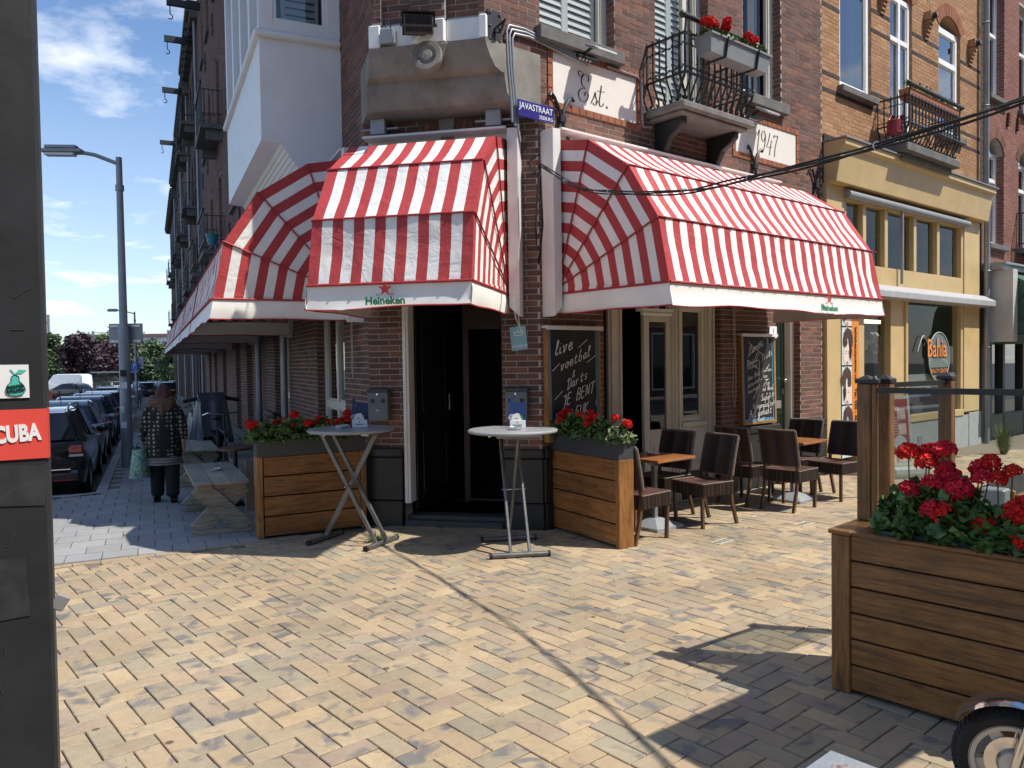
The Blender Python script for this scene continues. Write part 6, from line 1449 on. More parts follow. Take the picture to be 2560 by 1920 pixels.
def bench():
    p = LP(3.75, .62); t = thing('wooden_bench', 'heavy old wooden bench with high back against the side wall', 'bench', T(p.x, p.y, gslope(p.y))@RZ(-65)); L = 2.2  # local x toward corner, y into wall
    for k in range(3): b = MB(); b.box(0, L, -.52+k*.17, -.52+k*.17+.16, .4, .45); b.build('seat_plank', m_oldd, t, bevel=.006)
    for k in range(3): b = MB(); b.box(0, L, .02+.02*k, .06+.02*k, .5+k*.17, .5+k*.17+.16); b.build('back_plank', m_oldd, t, bevel=.006)
    for x in (0, L-.08): 
        b = MB(); b.prism([(0, 0)], 0, 0) if False else b.box(x, x+.08, -.52, .1, .0, .4); b.box(x, x+.08, .0, .14, .4, 1.04); b.box(x, x+.08, -.52, -.4, .4, .66); b.box(x, x+.08, -.4, .0, .6, .66); b.build('end_frame', m_oldd, t, bevel=.01)
    b = MB(); b.box(.08, L-.08, -.5, -.46, .06, .38); b.build('front_board', m_oldd, t)
bench()
p = LP(2.1, 1.2); t = thing('side_table', 'small round red-edged table behind the left planter', 'table', T(p.x, p.y, 0)); b = MB(); b.lathe([(0, .68), (.2, .68), (.2, .71), (0, .71)], 24); b.build('table_top', P_('red_brown_top', (.14, .05, .04), .5), t); b = MB(); b.tube([(0, 0, 0), (0, 0, .68)], .03, 8); b.lathe([(.16, 0), (.16, .02), (.03, .05)], 16); b.build('stand', m_black, t)
# ------------------------------------------------------------------ writing in chalk: one-stroke letters
GL = {
'a': [[(.7,.9),(.4,1),(.1,.6),(.15,.1),(.45,.05),(.7,.5),(.75,.95),(.7,.3),(.8,0),(1,.2)]], 'b': [[(.1,1.1),(.35,1.9),(.3,2),(.15,1.2),(.12,.1),(.45,0),(.75,.4),(.6,.9),(.3,.8)]], 'c': [[(.8,.8),(.5,1),(.15,.6),(.2,.1),(.5,0),(.85,.25)]], 'd': [[(.7,.85),(.35,.95),(.1,.5),(.2,.05),(.5,.1),(.75,.7),(.85,2),(.78,.4),(.85,0),(1,.15)]],
'e': [[(.15,.45),(.7,.65),(.65,.95),(.35,1),(.12,.5),(.25,.05),(.6,.02),(.9,.3)]], 'g': [[(.7,.85),(.4,1),(.1,.6),(.2,.15),(.5,.15),(.75,.8),(.7,-.4),(.45,-.95),(.15,-.7),(.5,-.2),(1,.2)]], 'h': [[(.1,.9),(.35,1.9),(.25,2),(.12,1),(.1,0),(.2,.6),(.5,.95),(.65,.7),(.65,.1),(.9,.1)]], 'i': [[(.2,.95),(.2,.15),(.35,0),(.55,.2)],[(.22,1.35),(.24,1.42)]], 'k': [[(.1,1),(.35,1.9),(.2,2),(.12,0)],[(.65,.95),(.15,.45),(.45,.3),(.7,0),(.9,.15)]], 'l': [[(.05,.3),(.4,1.5),(.38,1.95),(.22,1.9),(.15,.8),(.2,.1),(.4,0),(.6,.25)]],
'm': [[(.05,.9),(.08,0),(.12,.6),(.35,.95),(.42,.6),(.42,0),(.48,.6),(.7,.95),(.78,.6),(.78,.1),(1,.15)]], 'n': [[(.08,.9),(.12,0),(.18,.6),(.5,.95),(.62,.6),(.62,.1),(.9,.15)]], 'o': [[(.5,1),(.15,.7),(.15,.2),(.45,0),(.75,.35),(.7,.85),(.5,1),(.7,.8),(1,.85)]], 'p': [[(.1,.95),(.12,0),(.1,-.95)],[(.1,.6),(.4,1),(.75,.65),(.55,.1),(.15,.15)]], 'r': [[(.08,.9),(.15,0),(.2,.6),(.45,.98),(.7,.85)]], 's': [[(.6,.95),(.3,.95),(.2,.65),(.55,.4),(.5,.05),(.1,.08)]], 't': [[(.35,1.6),(.28,.2),(.45,0),(.75,.2)],[(.0,1.05),(.7,1.15)]], 'u': [[(.1,.95),(.12,.2),(.35,0),(.65,.4),(.7,.95),(.68,.2),(.85,0),(1,.15)]], 'v': [[(.05,.85),(.2,.95),(.3,.1),(.4,0),(.65,.6),(.62,.95),(.85,.9)]], 'w': [[(.05,.9),(.2,.1),(.45,.7),(.6,.05),(.9,.95)]], 'z': [[(.1,.95),(.7,.95),(.1,.05),(.8,0)]],
'A': [[(0,0),(.45,1.9),(.85,0)],[(.15,.7),(.75,.75)]], 'B': [[(.1,0),(.2,1.9),(.75,1.8),(.7,1.2),(.2,1),(.85,.8),(.75,.1),(.05,0)]], 'C': [[(.9,1.6),(.6,1.95),(.15,1.3),(.15,.4),(.5,0),(.95,.35)]], 'D': [[(.25,1.7),(.25,.1),(.05,.05),(.5,0),(.95,.8),(.7,1.7),(.2,1.95),(-.1,1.5)]], 'E': [[(.8,1.9),(.15,1.85),(.1,0),(.8,.05)],[(.1,1),(.65,1.05)]], 'H': [[(.1,1.9),(.1,0)],[(.1,1),(.8,1.1)],[(.8,1.95),(.85,.1),(1,0)]], 'I': [[(.3,1.9),(.25,0)]], 'J': [[(.1,1.9),(.5,1.6),(.75,1.95),(.7,.2),(.45,-.6),(.2,-.3)]], 'K': [[(.1,1.9),(.1,0)],[(.8,1.8),(.15,.9),(.85,0)]], 'L': [[(.15,1.9),(.1,0),(.8,.1)]], 'N': [[(.1,0),(.15,1.9),(.7,.1),(.8,1.95)]], 'O': [[(.5,1.9),(.1,1.2),(.15,.3),(.5,0),(.9,.5),(.85,1.5),(.5,1.9)]], 'P': [[(.15,0),(.2,1.9),(.8,1.7),(.7,1.05),(.2,.95)]], 'R': [[(.15,0),(.2,1.9),(.8,1.7),(.65,1.05),(.2,.95),(.9,0)]], 'S': [[(.85,1.7),(.5,1.95),(.2,1.5),(.7,.9),(.7,.2),(.1,.1)]], 'T': [[(.0,1.85),(1,1.95)],[(.5,1.9),(.4,.2),(.2,.05)]], 'U': [[(.1,1.9),(.1,.4),(.4,0),(.8,.4),(.85,1.9)]], 'W': [[(0,1.9),(.25,.1),(.5,1.3),(.75,.1),(1.1,1.95)]],
'&': [[(.75,.2),(.3,1.2),(.35,1.6),(.6,1.5),(.2,.7),(.15,.2),(.45,0),(.8,.6)]], '!': [[(.3,1.9),(.2,.5)],[(.18,.05),(.2,.12)]], '.': [[(.2,.0),(.28,.08)]], "'": [[(.3,1.9),(.2,1.5)]], '4': [[(.6,1.9),(.1,.8),(.9,.85)],[(.75,1.3),(.6,0)]], '/': [[(.6,2),(.1,-.2)]], '1': [[(.1,1.5),(.4,1.9),(.4,0)]]}
def chalk(parent, M, lines, mat=None):
    st = {}
    for s, x, z, h, slope in lines[0]:
        cx = x; k = h/2; w = .010*max(.6, h/.1)*.8
        for ch_ in s:
            if ch_ == ' ': cx += k*1.1; continue
            for g in GL.get(ch_, []): st.setdefault(round(w, 4), []).append([((cx-x)+p[0]*k+p[1]*k*.22, p[1]*k) for p in g] and [(x+((cx-x)+p[0]*k+p[1]*k*.22), z+p[1]*k+slope*((cx-x)+p[0]*k)) for p in g])
            cx += k*(1.12 if ch_ not in 'li.!' else .7)
    for a in lines[1]: st.setdefault(.007, []).append(a)
    for w, s in st.items(): strokes_obj(s, w, M, mat or m_chalk, parent, 'chalk_lettering').matrix_local = M
def blackboard(x0, z0, w, h, label, lines):
    t = thing('blackboard', label, 'blackboard', FR@T(x0, -.03, z0)@RX(-1.2), 'chalk boards on the brick front'); b = MB(); b.box(.045, w-.045, -.028, -.02, .045, h-.03); bd = b.build('board', m_board, t)
    b = MB(); b.box(.045, .07, -.032, -.028, .07, h-.03); b.box(w-.07, w-.045, -.032, -.028, .07, h-.03); b.box(.045, w-.045, -.033, -.028, .045, .075); b.build('blue_border', m_bluep, bd)
    for q in ((0, .045, 0, h), (w-.045, w, 0, h)): b = MB(); b.box(q[0], q[1], -.045, .03, q[2], q[3]); b.build('frame_stile', m_oak, t, bevel=.005)
    b = MB(); b.box(.045, w-.045, -.044, .03, 0, .044); b.build('frame_rail', m_oak, t, bevel=.005)
    b = MB(); b.box(-.02, w+.02, -.075, .03, h-.012, h+.012); b.box(-.02, w+.02, -.08, -.07, h-.03, h+.012); b.build('rain_cap', m_case, t, bevel=.003)
    chalk(bd, T(0, -.030, 0), lines)
blackboard(.03, .90, .8, 1.2, 'blackboard with live voetbal and darts chalked on it, above the right planter', (
  [('live', .1, .90, .15, .28), ('voetbal', .17, .74, .12, .35), ('&', .34, .67, .09, 0), ('Darts', .26, .54, .115, .38), ('JE BENT', .18, .36, .125, .3), ('LEUK.', .3, .22, .12, .3), ('OOI 4UITE', .14, .07, .118, .12)],
  [[(.06, .74), (.17, .82)], [(.44, .98), (.58, 1.07)], [(.56, .82), (.7, .9)], [(.08, .44), (.2, .53)], [(.1, .3), (.13, .24)], [(.66, .16), (.7, .13)], [(.68, .36), (.7, .42)]]))
blackboard(3.47, .86, .8, 1.2, 'blackboard with the crossed out menu chalked on it, beside the green house door', (
  [("Panini's", .14, .93, .12, .36), ('Tosti', .43, .83, .1, .4), ('Rosbief', .1, .8, .06, .15), ('Carpacc', .1, .74, .06, .15), ("Oma Bobs", .1, .58, .07, .3), ('Bitterballen', .1, .49, .055, .3), ('Kaasengels', .1, .41, .055, .3), ('Ham/Kaas', .43, .69, .055, .1), ('Kaas', .45, .62, .055, .05), ('Tip', .52, .52, .07, .08), ('vd Week', .44, .44, .07, .05), ('Super!!', .4, .31, .09, .08), ('Huisgemaakte!!', .2, .21, .075, .06), ('Bal gehakt', .12, .09, .1, .1)],
  [[(.12, .9), (.45, 1.12)], [(.14, 1.1), (.44, .94)], [(.26, .84), (.34, .96)], [(.3, .84), (.38, .96)], [(.09, .78), (.36, .86)], [(.1, .86), (.36, .74)], [(.38, .64), (.38, .86)], [(.55, .42), (.55, .39), (.53, .41)], [(.62, .42), (.62, .39), (.6, .41)], [(.22, .34), (.34, .48)], [(.54, .73), (.62, .8)], [(.34, .05), (.48, .09)], [(.36, .035), (.46, .06)], [(.5, .59), (.6, .6)], [(.46, .5), (.52, .56)]]))
t = thing('house_number', 'white house number plate 1 at the second blackboard corner', 'house number', FR@T(4.27, -.01, 2.10)); b = MB(); b.box(-.09, .09, -.012, 0, -.08, .08); o = b.build('plate', m_wprint, t); text('1', .13, T(0, -.014, 0)@FRONT, m_blk, o)
def wall_ashtray(x, label):
    t = thing('wall_ashtray', label, 'ashtray box', FC@T(x, -.01, 1.14), 'grey ashtray boxes beside the door'); b = MB(); b.box(-.115, .115, -.1, 0, 0, .3); o = b.build('box', P_('ash_grey', (.15, .155, .16), .5, .2, var=.08), t, bevel=.004); b = MB(); b.box(-.12, .12, -.108, 0, .302, .33); b.build('lid', m_anth, t, bevel=.004)
    for q in (-.06, .06): b = MB(); b.box(q-.018, q+.018, -.104, -.1, .185, .225); b.box(q-.004, q+.016, -.112, -.104, .19, .23); b.build('slot', m_black, o)
    b = MB(T(0, -.1, .275)@RX(90)); b.lathe([(.012, 0), (.012, .01), (0, .012)], 12); b.build('lock', m_chrome, o); strokes_obj([[(-.02, .1), (-.01, .115), (0, .105), (.03, .108)], [(-.012, .09), (-.004, .118)]], .004, I4, m_alu, o, 'scratch').matrix_local = T(0, -.1025, 0)
wall_ashtray(.13, 'grey wall ashtray box left of the dark doorway'); wall_ashtray(1.64, 'grey wall ashtray box right of the dark doorway')
t = thing('street_sign', 'dark blue enamel street name plate above the awnings', 'street sign', FR@T(-.09, -.07, 4.262)); b = MB(); b.box(-.245, .245, -.012, 0, -.085, .085); o = b.build('plate', m_enam, t, bevel=.008); text('JAVASTRAAT', .09, T(.0, -.014, .025)@FRONT, m_wprint, o, sx=.86); text('ZEEBURG', .05, T(.225, -.014, -.05)@FRONT, m_wprint, o, align='RIGHT', sx=.9); b = MB(); b.box(-.2, -.16, 0, .07, -.05, .05); b.box(.16, .2, 0, .07, -.05, .05); b.build('bracket', m_zinc, t)
t = thing('hook_plate', 'black iron plate with an eye hook on the upper brick corner', 'wall plate', FR@T(-.565, -.01, 5.0)); b = MB(); b.box(-.085, .085, -.015, 0, -.155, .155); b.build('plate', m_iron, t, bevel=.004); b = MB()
for x in (-.06, .06):
    for z in (-.125, 0, .125): b.ball((x, -.017, z), .014, 6, 4)
b.tube([(.0, -.015, -.02), (.02, -.1, .02), (.04, -.13, .05), (.03, -.06, -.06), (0, -.02, -.05)], .012, 6); b.build('hook', m_iron, t)
def floodlight():
    t = thing('floodlight', 'black finned floodlight on the brick above the corbel', 'floodlight', FC@T(.86, -.70, 5.0)@RZ(198)@RX(-20)); b = MB(); b.box(-.14, .14, -.1, .0, -.09, .09); b.build('housing', P_('flood_grey', (.09, .09, .09), .6), t, bevel=.01); b = MB(); b.box(-.16, .16, -.115, -.1, -.1, .12); b.box(-.16, .16, -.1, .02, .1, .115); b.build('frame', m_black, t); b = MB()
    for k in range(8): b.box(-.12+k*.034, -.11+k*.034, .0, .04, -.07, .08)
    b.build('fin', m_black, t); b = MB(); b.tube([(-.17, -.04, 0), (-.17, .1, -.02), (.17, .1, -.02), (.17, -.04, 0)], .012, 6); b.bar((0, -.1, -.02), (0, -.2, -.04), .04, .04); b.build('yoke', m_black, t)
floodlight()
t = thing('junction_box', 'small grey cable box on the white band under the floodlight', 'junction box', FC@T(.49, -.50, 4.97)); b = MB(); b.box(-.07, .07, -.09, 0, -.07, .07); b.build('box', m_grey, t, bevel=.006); b = MB(); b.tube([(.02, -.05, .07), (.04, -.06, .12), (.2, -.1, .11), (.34, -.16, .13), (.36, -.18, .18)], .006, 6); b.tube([(-.03, -.05, .07), (-.02, -.04, .15), (-.12, -.03, .2)], .006, 6); b.build('cable', m_black, t)
for x, lb in ((.12, 'left'), (1.36, 'right')): t = thing('junction_box', 'grey cable box on top of the door awning casing at its %s end' % lb, 'junction box', FC@T(x+.1, -.12, 4.22)); b = MB(); b.box(-.08, .08, -.07, 0, -.08, .08); b.tube([(-.2, -.03, -.02), (.22, -.03, -.02)], .014, 6); b.build('box', m_grey, t, bevel=.006)
def conduit(pts, label, r=.014, off=((0, 0),)):
    t = thing('conduit', label, 'conduit', FR); b = MB()
    for dx, dz in off: b.tube([(p[0]+dx, p[1], p[2]+dz) for p in pts], r, 8)
    b.build('pipe', m_zinc, t, smooth=40)
conduit([(-.36, -.03, 4.12), (-.37, -.03, 4.3), (-.41, -.03, 4.7), (-.42, -.03, 5.0), (-.39, -.03, 5.06), (-.2, -.03, 5.075), (.5, -.03, 5.0), (.62, -.04, 4.97)], 'bundle of grey cable pipes bending along under the first window', .013, ((0, 0), (.035, -.032), (.07, -.064)))
conduit([(1.0, -.03, 4.98), (1.5, -.03, 4.97), (1.57, -.03, 4.94), (1.575, -.03, 4.5), (1.6, -.03, 4.42), (1.72, -.05, 4.44)], 'grey cable pipe down the right side of the first name panel', .013)
def sign_lamp(x, z, label):
    t = thing('sign_lamp', label, 'wall lamp', FR@T(x, 0, z), 'lamps above the name panels'); b = MB(); b.bar((0, 0, 0), (.0, -.2, .06), .02, .03); b.box(-.1, .2, -.08, 0, -.03, .0); b.build('arm', m_iron, t); b = MB(T(.1, -.2, .05)@RX(28)@RZ(0)); b.box(-.17, .17, -.1, .07, -.015, .02); b.box(-.15, .15, -.13, -.1, -.01, .012); b.build('lamp_head', m_grey, t, bevel=.01); b = MB()
    for k in range(4): b.ball((-.06+.05*k, -.06, -.035), .014, 6, 4)
    b.build('diode', m_wprint, t)
sign_lamp(.62, 4.99, 'flat grey lamp above the Est. name panel'); sign_lamp(3.75, 4.94, 'flat grey lamp above the 1947 name panel')
def balcony_flowers():
    t = thing('flower_box', 'grey balcony trough of red geraniums on the iron railing', 'flower box', FR@T(2.42, -.68, 5.12)); b = MB(); L = .58; vs = []
    for x, y, z in ((-L, -.09, 0), (L, -.09, 0), (L, .09, 0), (-L, .09, 0)): vs.append((x*.95, y, z))
    for x, y, z in ((-L, -.12, .2), (L, -.12, .2), (L, .12, .2), (-L, .12, .2)): vs.append((x, y, z))
    b.add(vs, [(3,2,1,0),(0,1,5,4),(1,2,6,5),(2,3,7,6),(3,0,4,7)]); b.box(-L-.01, L+.01, -.135, -.115, .185, .205); b.box(-L-.01, L+.01, .115, .135, .185, .205); b.box(-L-.01, -L+.01, -.115, .115, .186, .206); b.box(L-.01, L+.01, -.115, .115, .186, .206); b.build('trough', P_('trough_grey', (.22, .235, .25), .6, var=.1), t)
    b = MB(); 
    for x in (-.3, .3): b.bar((x, -.14, .2), (x, -.1, -.01), .03, .008); b.bar((x, -.1, -.01), (x, .2, -.01), .03, .008)
    b.build('hanger', m_black, t); b = MB(); b.box(-L+.02, L-.02, -.1, .1, .1, .17); b.build('soil', m_soil, t)
balcony_flowers()
rr = random.Random(31)
for k, x in enumerate((-.42, -.14, .14, .42)):
    hd = [(rr.uniform(-.13, .13), rr.uniform(-.09, .06), rr.uniform(.12, .24), rr.uniform(.8, 1.05)) for _ in range((4, 3, 4, 2)[k])]
    geranium(FR@T(2.42+x, -.68, 5.29), 'red geranium in the grey balcony trough, '+['leftmost of the four', 'second from the left', 'third from the left', 'rightmost of the four'][k], hd, (.17, .13), 70, 80+k, 'geraniums in the balcony trough', h=.15)
# hanging price card and cords
t = thing('hanging_card', 'pale blue hospitality card hanging on a cord right of the doorway', 'card', FC@T(1.70, -.22, 1.98)@RY(-6)@RZ(-8)); b = MB(); b.box(-.085, .085, -.004, 0, -.12, .12); o = b.build('card', P_('card_blue', (.22, .42, .5), .6), t); text('HORECA', .042, T(0, -.006, -.08)@FRONT, m_wprint, o); strokes_obj([[(-.04, .03), (-.045, .075), (-.02, .05), (0, .08), (.02, .05), (.045, .075), (.04, .03), (-.04, .03)]], .006, I4, m_wprint, o, 'crown').matrix_local = T(0, -.006, 0); b = MB(); b.tube([(.02, 0, .12), (-.01, .0, .22), (.0, .01, .42)], .004, 5); b.tube([(.03, 0, .02), (.03, -.005, .14), (.01, .01, .42)], .003, 5); b.build('cord', m_wprint, t)
def cord(M, pts, label):
    t = thing('awning_cord', label, 'cord', M); b = MB(); b.tube(pts, .005, 5); b.build('cord', P_('cord_white', (.5, .48, .44), .8), t)
cord(FL@T(-.55, -.06, 0), [(0, 0, 2.6), (.0, 0, 1.7), (.03, 0, 1.58), (.06, 0, 1.7), (.04, 0, 2.6)], 'looped white awning cord left of the dark doorway')
cord(FR@T(3.3, -.05, 0), [(0, 0, 2.6), (.01, 0, 1.9), (.05, 0, 1.83), (.0, 0, 1.75), (-.02, 0, 1.3), (.02, 0, 1.1), (.05, 0, 1.3), (.03, 0, 2.6)], 'knotted awning cord hanging left of the second blackboard')
# ------------------------------------------------------------------ overhead cable bundle
def cables():
    t = thing('overhead_cable', 'bundle of black cables sagging from the brick corner over the street', 'cable'); A = RP(-.12, .16, 3.72)
    pts = [A, Vector((.63, 7.4, 3.39)), Vector((.91, 6.69, 3.18)), Vector((1.3, 5.81, 2.99)), Vector((1.55, 5.26, 2.94)), Vector((1.91, 4.49, 2.9)), Vector((2.3, 3.5, 2.88)), Vector((2.75, 2.2, 2.93)), Vector((3.3, .6, 3.1)), Vector((4.4, -2.6, 3.7))]
    cm = []
    for i in range(len(pts)-1):
        p0, p1, p2, p3 = pts[max(i-1, 0)], pts[i], pts[i+1], pts[min(i+2, len(pts)-1)]
        for k in range(8):
            u = k/8; cm.append(.5*(2*p1+(p2-p0)*u+(2*p0-5*p1+4*p2-p3)*u*u+(3*p1-p0-3*p2+p3)*u**3))
    b = [MB(), MB(), MB()]
    for j in range(3):
        q = [p+Vector((math.cos(i*.2+j*2.1), .3, math.sin(i*.2+j*2.1)))*(.008+.012*abs(math.sin(i*.23+j))) for i, p in enumerate(cm)]; b[j].tube(q, .0068, 6); b[j].build('cable_strand', m_rubber, t, smooth=60)
    c = MB()
    for i in range(6, len(cm), 9): c.tube([cm[i]+Vector((.022*math.cos(a), 0, .022*math.sin(a))) for a in [k*.7 for k in range(9)]], .004, 5)
    c.build('cable_tie', m_alu, t)
    d = MB(); d.tube([A, A+Vector((-.03, 0, -.3)), A+Vector((-.05, .02, -.7)), A+Vector((-.02, .04, -1.0)), A+Vector((.02, .05, -.6)), A], .012, 6); d.tube([A+Vector((0, 0, .1)), A+Vector((-.12, .03, .02)), A+Vector((-.06, .03, -.1)), A], .008, 6); d.build('cable_coil', m_rubber, t, smooth=60)
cables()
# ------------------------------------------------------------------ black post with stickers, left foreground
def black_post():
    t = thing('black_post', 'broad black metal post with CUBA sticker at the left edge', 'post', T(-.898, 1.5, 0)@RZ(30)); b = MB(); b.box(-.36, 0, 0, .3, .0, 3.4); b.build('shaft', P_('post_black', (.017, .0185, .021), .55, var=.35, scale=7, bmp=.15, bscale=30), t, bevel=.006)
    b = MB(); b.box(-.37, .012, -.004, .31, .0, .62); b.build('base_door', P_('post_black_d', (.02, .02, .021), .55, var=.3), t, bevel=.006)
    s = MB(); s.box(-.2, .002, -.003, -.001, 1.574, 1.669); s.box(.0005, .0025, -.003, .05, 1.574, 1.669); o = s.build('red_sticker', P_('sticker_red', (.72, .075, .055), .5, var=.05), t); text('CUBA', .043, T(-.05, -.004, 1.622)@RY(-3)@FRONT, m_wprint, o, off=.0018, sx=.66)
    s = MB(); s.box(-.2, -.028, -.003, -.001, 1.691, 1.754); o = s.build('white_sticker', m_wprint, t); m = P_('sticker_teal', (.08, .52, .42), .5, var=.05)
    pr = [(0, .022), (.008, .018), (.009, .006), (.018, -.004), (.022, -.016), (.015, -.027), (.004, -.029), (-.004, -.029), (-.015, -.027), (-.022, -.016), (-.018, -.004), (-.009, .006), (-.008, .018)]
    PM = T(-.05, -.004, 1.718)@Matrix.Diagonal((.74, 1, .78, 1)); b = MB(PM); b.add([(p[0], 0, p[1]) for p in pr], [tuple(range(len(pr)))[::-1]]); b.add([(0, 0, .024), (.008, 0, .034), (.026, 0, .033), (.014, 0, .024)], [(3,2,1,0)]); b.add([(-.012, 0, .034), (-.009, 0, .036), (.002, 0, .022), (-.001, 0, .02)], [(3,2,1,0)]); b.build('pear', m, o)
    rg = MB(T(0, -.0005, 0)@PM); rg.tube([(p[0], 0, p[1]) for p in pr], .0006, 4, True); rg.build('pear_outline', m_blk, o)
    text('DOKTER', .0068, T(-.05, -.0055, 1.7135)@RY(-8)@FRONT, m_blk, o); text('CITROEN', .0068, T(-.05, -.0055, 1.7055)@RY(-8)@FRONT, m_blk, o)
    g = P_('tape_ghost', (.024, .025, .026), .7, var=.5, scale=24)
    for x0, x1, z0, z1, a in ((-.085, -.006, 1.485, 1.562, 4), (-.2, -.04, 1.27, 1.385, -2)): s = MB(T((x0+x1)/2, 0, (z0+z1)/2)@RY(a)); s.box((x0-x1)/2, (x1-x0)/2, -.002, -.0005, (z0-z1)/2, (z1-z0)/2); s.build('tape_mark', g, t)
    s = MB(); s.bar((.0, .02, 1.29), (.022, .03, 1.275), .03, .006, up=(0, 1, 0)); s.build('bracket', m_grey, t, bevel=.002)
    for k in range(9): sx_ = MB(); x, z = -.02-.012*k, (1.9, 1.82, 1.52, 1.44, 1.41, 1.2, 1.15, 1.05, 1.99)[k]; sx_.bar((x, -.0006, z), (x-.03+.006*k, -.0006, z+.02*((k % 3)-1)), .0012, .0008); sx_.build('scratch', P_('scratch_grey', (.05, .05, .052), .7), t)
black_post()
# ------------------------------------------------------------------ painted utility box top, drains, sandwich board, scooter, weeds, far planter
t = thing('utility_box', 'low metal box with flaking white and rusty paint at the bottom edge', 'utility box', T(.905, 2.09, 0)@RZ(41)); m, nt, N, L, b_ = nodes('flaking_paint'); v = objvec(nt); c = ramp(nt, noise_(nt, v, 9, 7, .7, .6), [(.36, (.15, .05, .03)), (.44, (.27, .27, .27)), (.56, (.17, .22, .28)), (.68, (.3, .3, .3))]); L(c, b_.inputs['Base Color']); b_.inputs['Roughness'].default_value = .6; bump(nt, b_, noise_(nt, v, 30, 5), .4)  # flaking paint and rust, all tones lowered to stand in for shade on the box
b = MB(); b.box(-.11, .11, -.11, .11, .56, .6); b.build('lid', m, t, bevel=.006); b = MB(); b.box(-.1, .1, -.1, .1, 0, .56); b.build('cabinet', P_('cabinet_grey', (.1, .1, .1), .6), t)
for x, y, lb in ((1.983, 7.381, 'small pale inspection tile in the paving, nearer one'), (3.041, 8.114, 'small pale inspection tile in the paving, farther one')):
    t = thing('inspection_tile', lb, 'inspection cover', T(x, y, .001)@RZ(40.5)); b = MB(); b.box(-.12, .12, -.062, .062, -.01, .003); b.build('tile', P_('pale_tile', (.42, .37, .28), .85), t); b = MB()
    for k in range(3): b.M = T(-.07+.07*k, 0, .004)@RZ(20); b.box(-.02, .02, -.03, .03, 0, .001)
    b.build('mark', P_('tile_mark', (.16, .15, .13), .8), t)
def aboard():
    t = thing('sandwich_board', 'pale framed sandwich board with red salon posters outside the shop window', 'sandwich board', T(5.62, 11.3, 0)@RZ(14)@RX(-6)); m = P_('poster_red', (.3, .05, .045), .5, var=.35, scale=6); b = MB(); b.box(-.26, .26, -.02, .02, .16, 1.16); b.box(-.22, .22, -.022, -.02, .2, 1.12); b.mi = [0]*6+[1]*6; o = b.build('panel', [P_('alu_frame', (.5, .49, .46), .5), m], t, bevel=.006)
    text('Bahia', .12, T(-.06, -.026, .98)@FRONT, m_wprint, o); b = MB(); b.M = T(.05, -.025, .48)@RX(90); b.lathe([(0, 0), (.11, 0)], 24); b.build('oval', m_wprint, o); b = MB()
    for k in range(7): b.box(-.19, .02+.04*(k % 2), -.024, -.0225, .6+k*.04, .615+k*.04)
    for x, z in ((.1, .9), (.1, .68), (.08, .28), (-.1, .28)): b.box(x-.07, x+.07, -.024, -.0225, z-.08, z+.08)
    b.build('print', P_('poster_pale', (.55, .42, .38), .6, var=.3, scale=12), o); b = MB(); b.box(-.32, .32, -.3, .3, 0, .14); b.build('base', P_('base_plastic', (.25, .3, .32), .5), t, bevel=.04)
aboard()
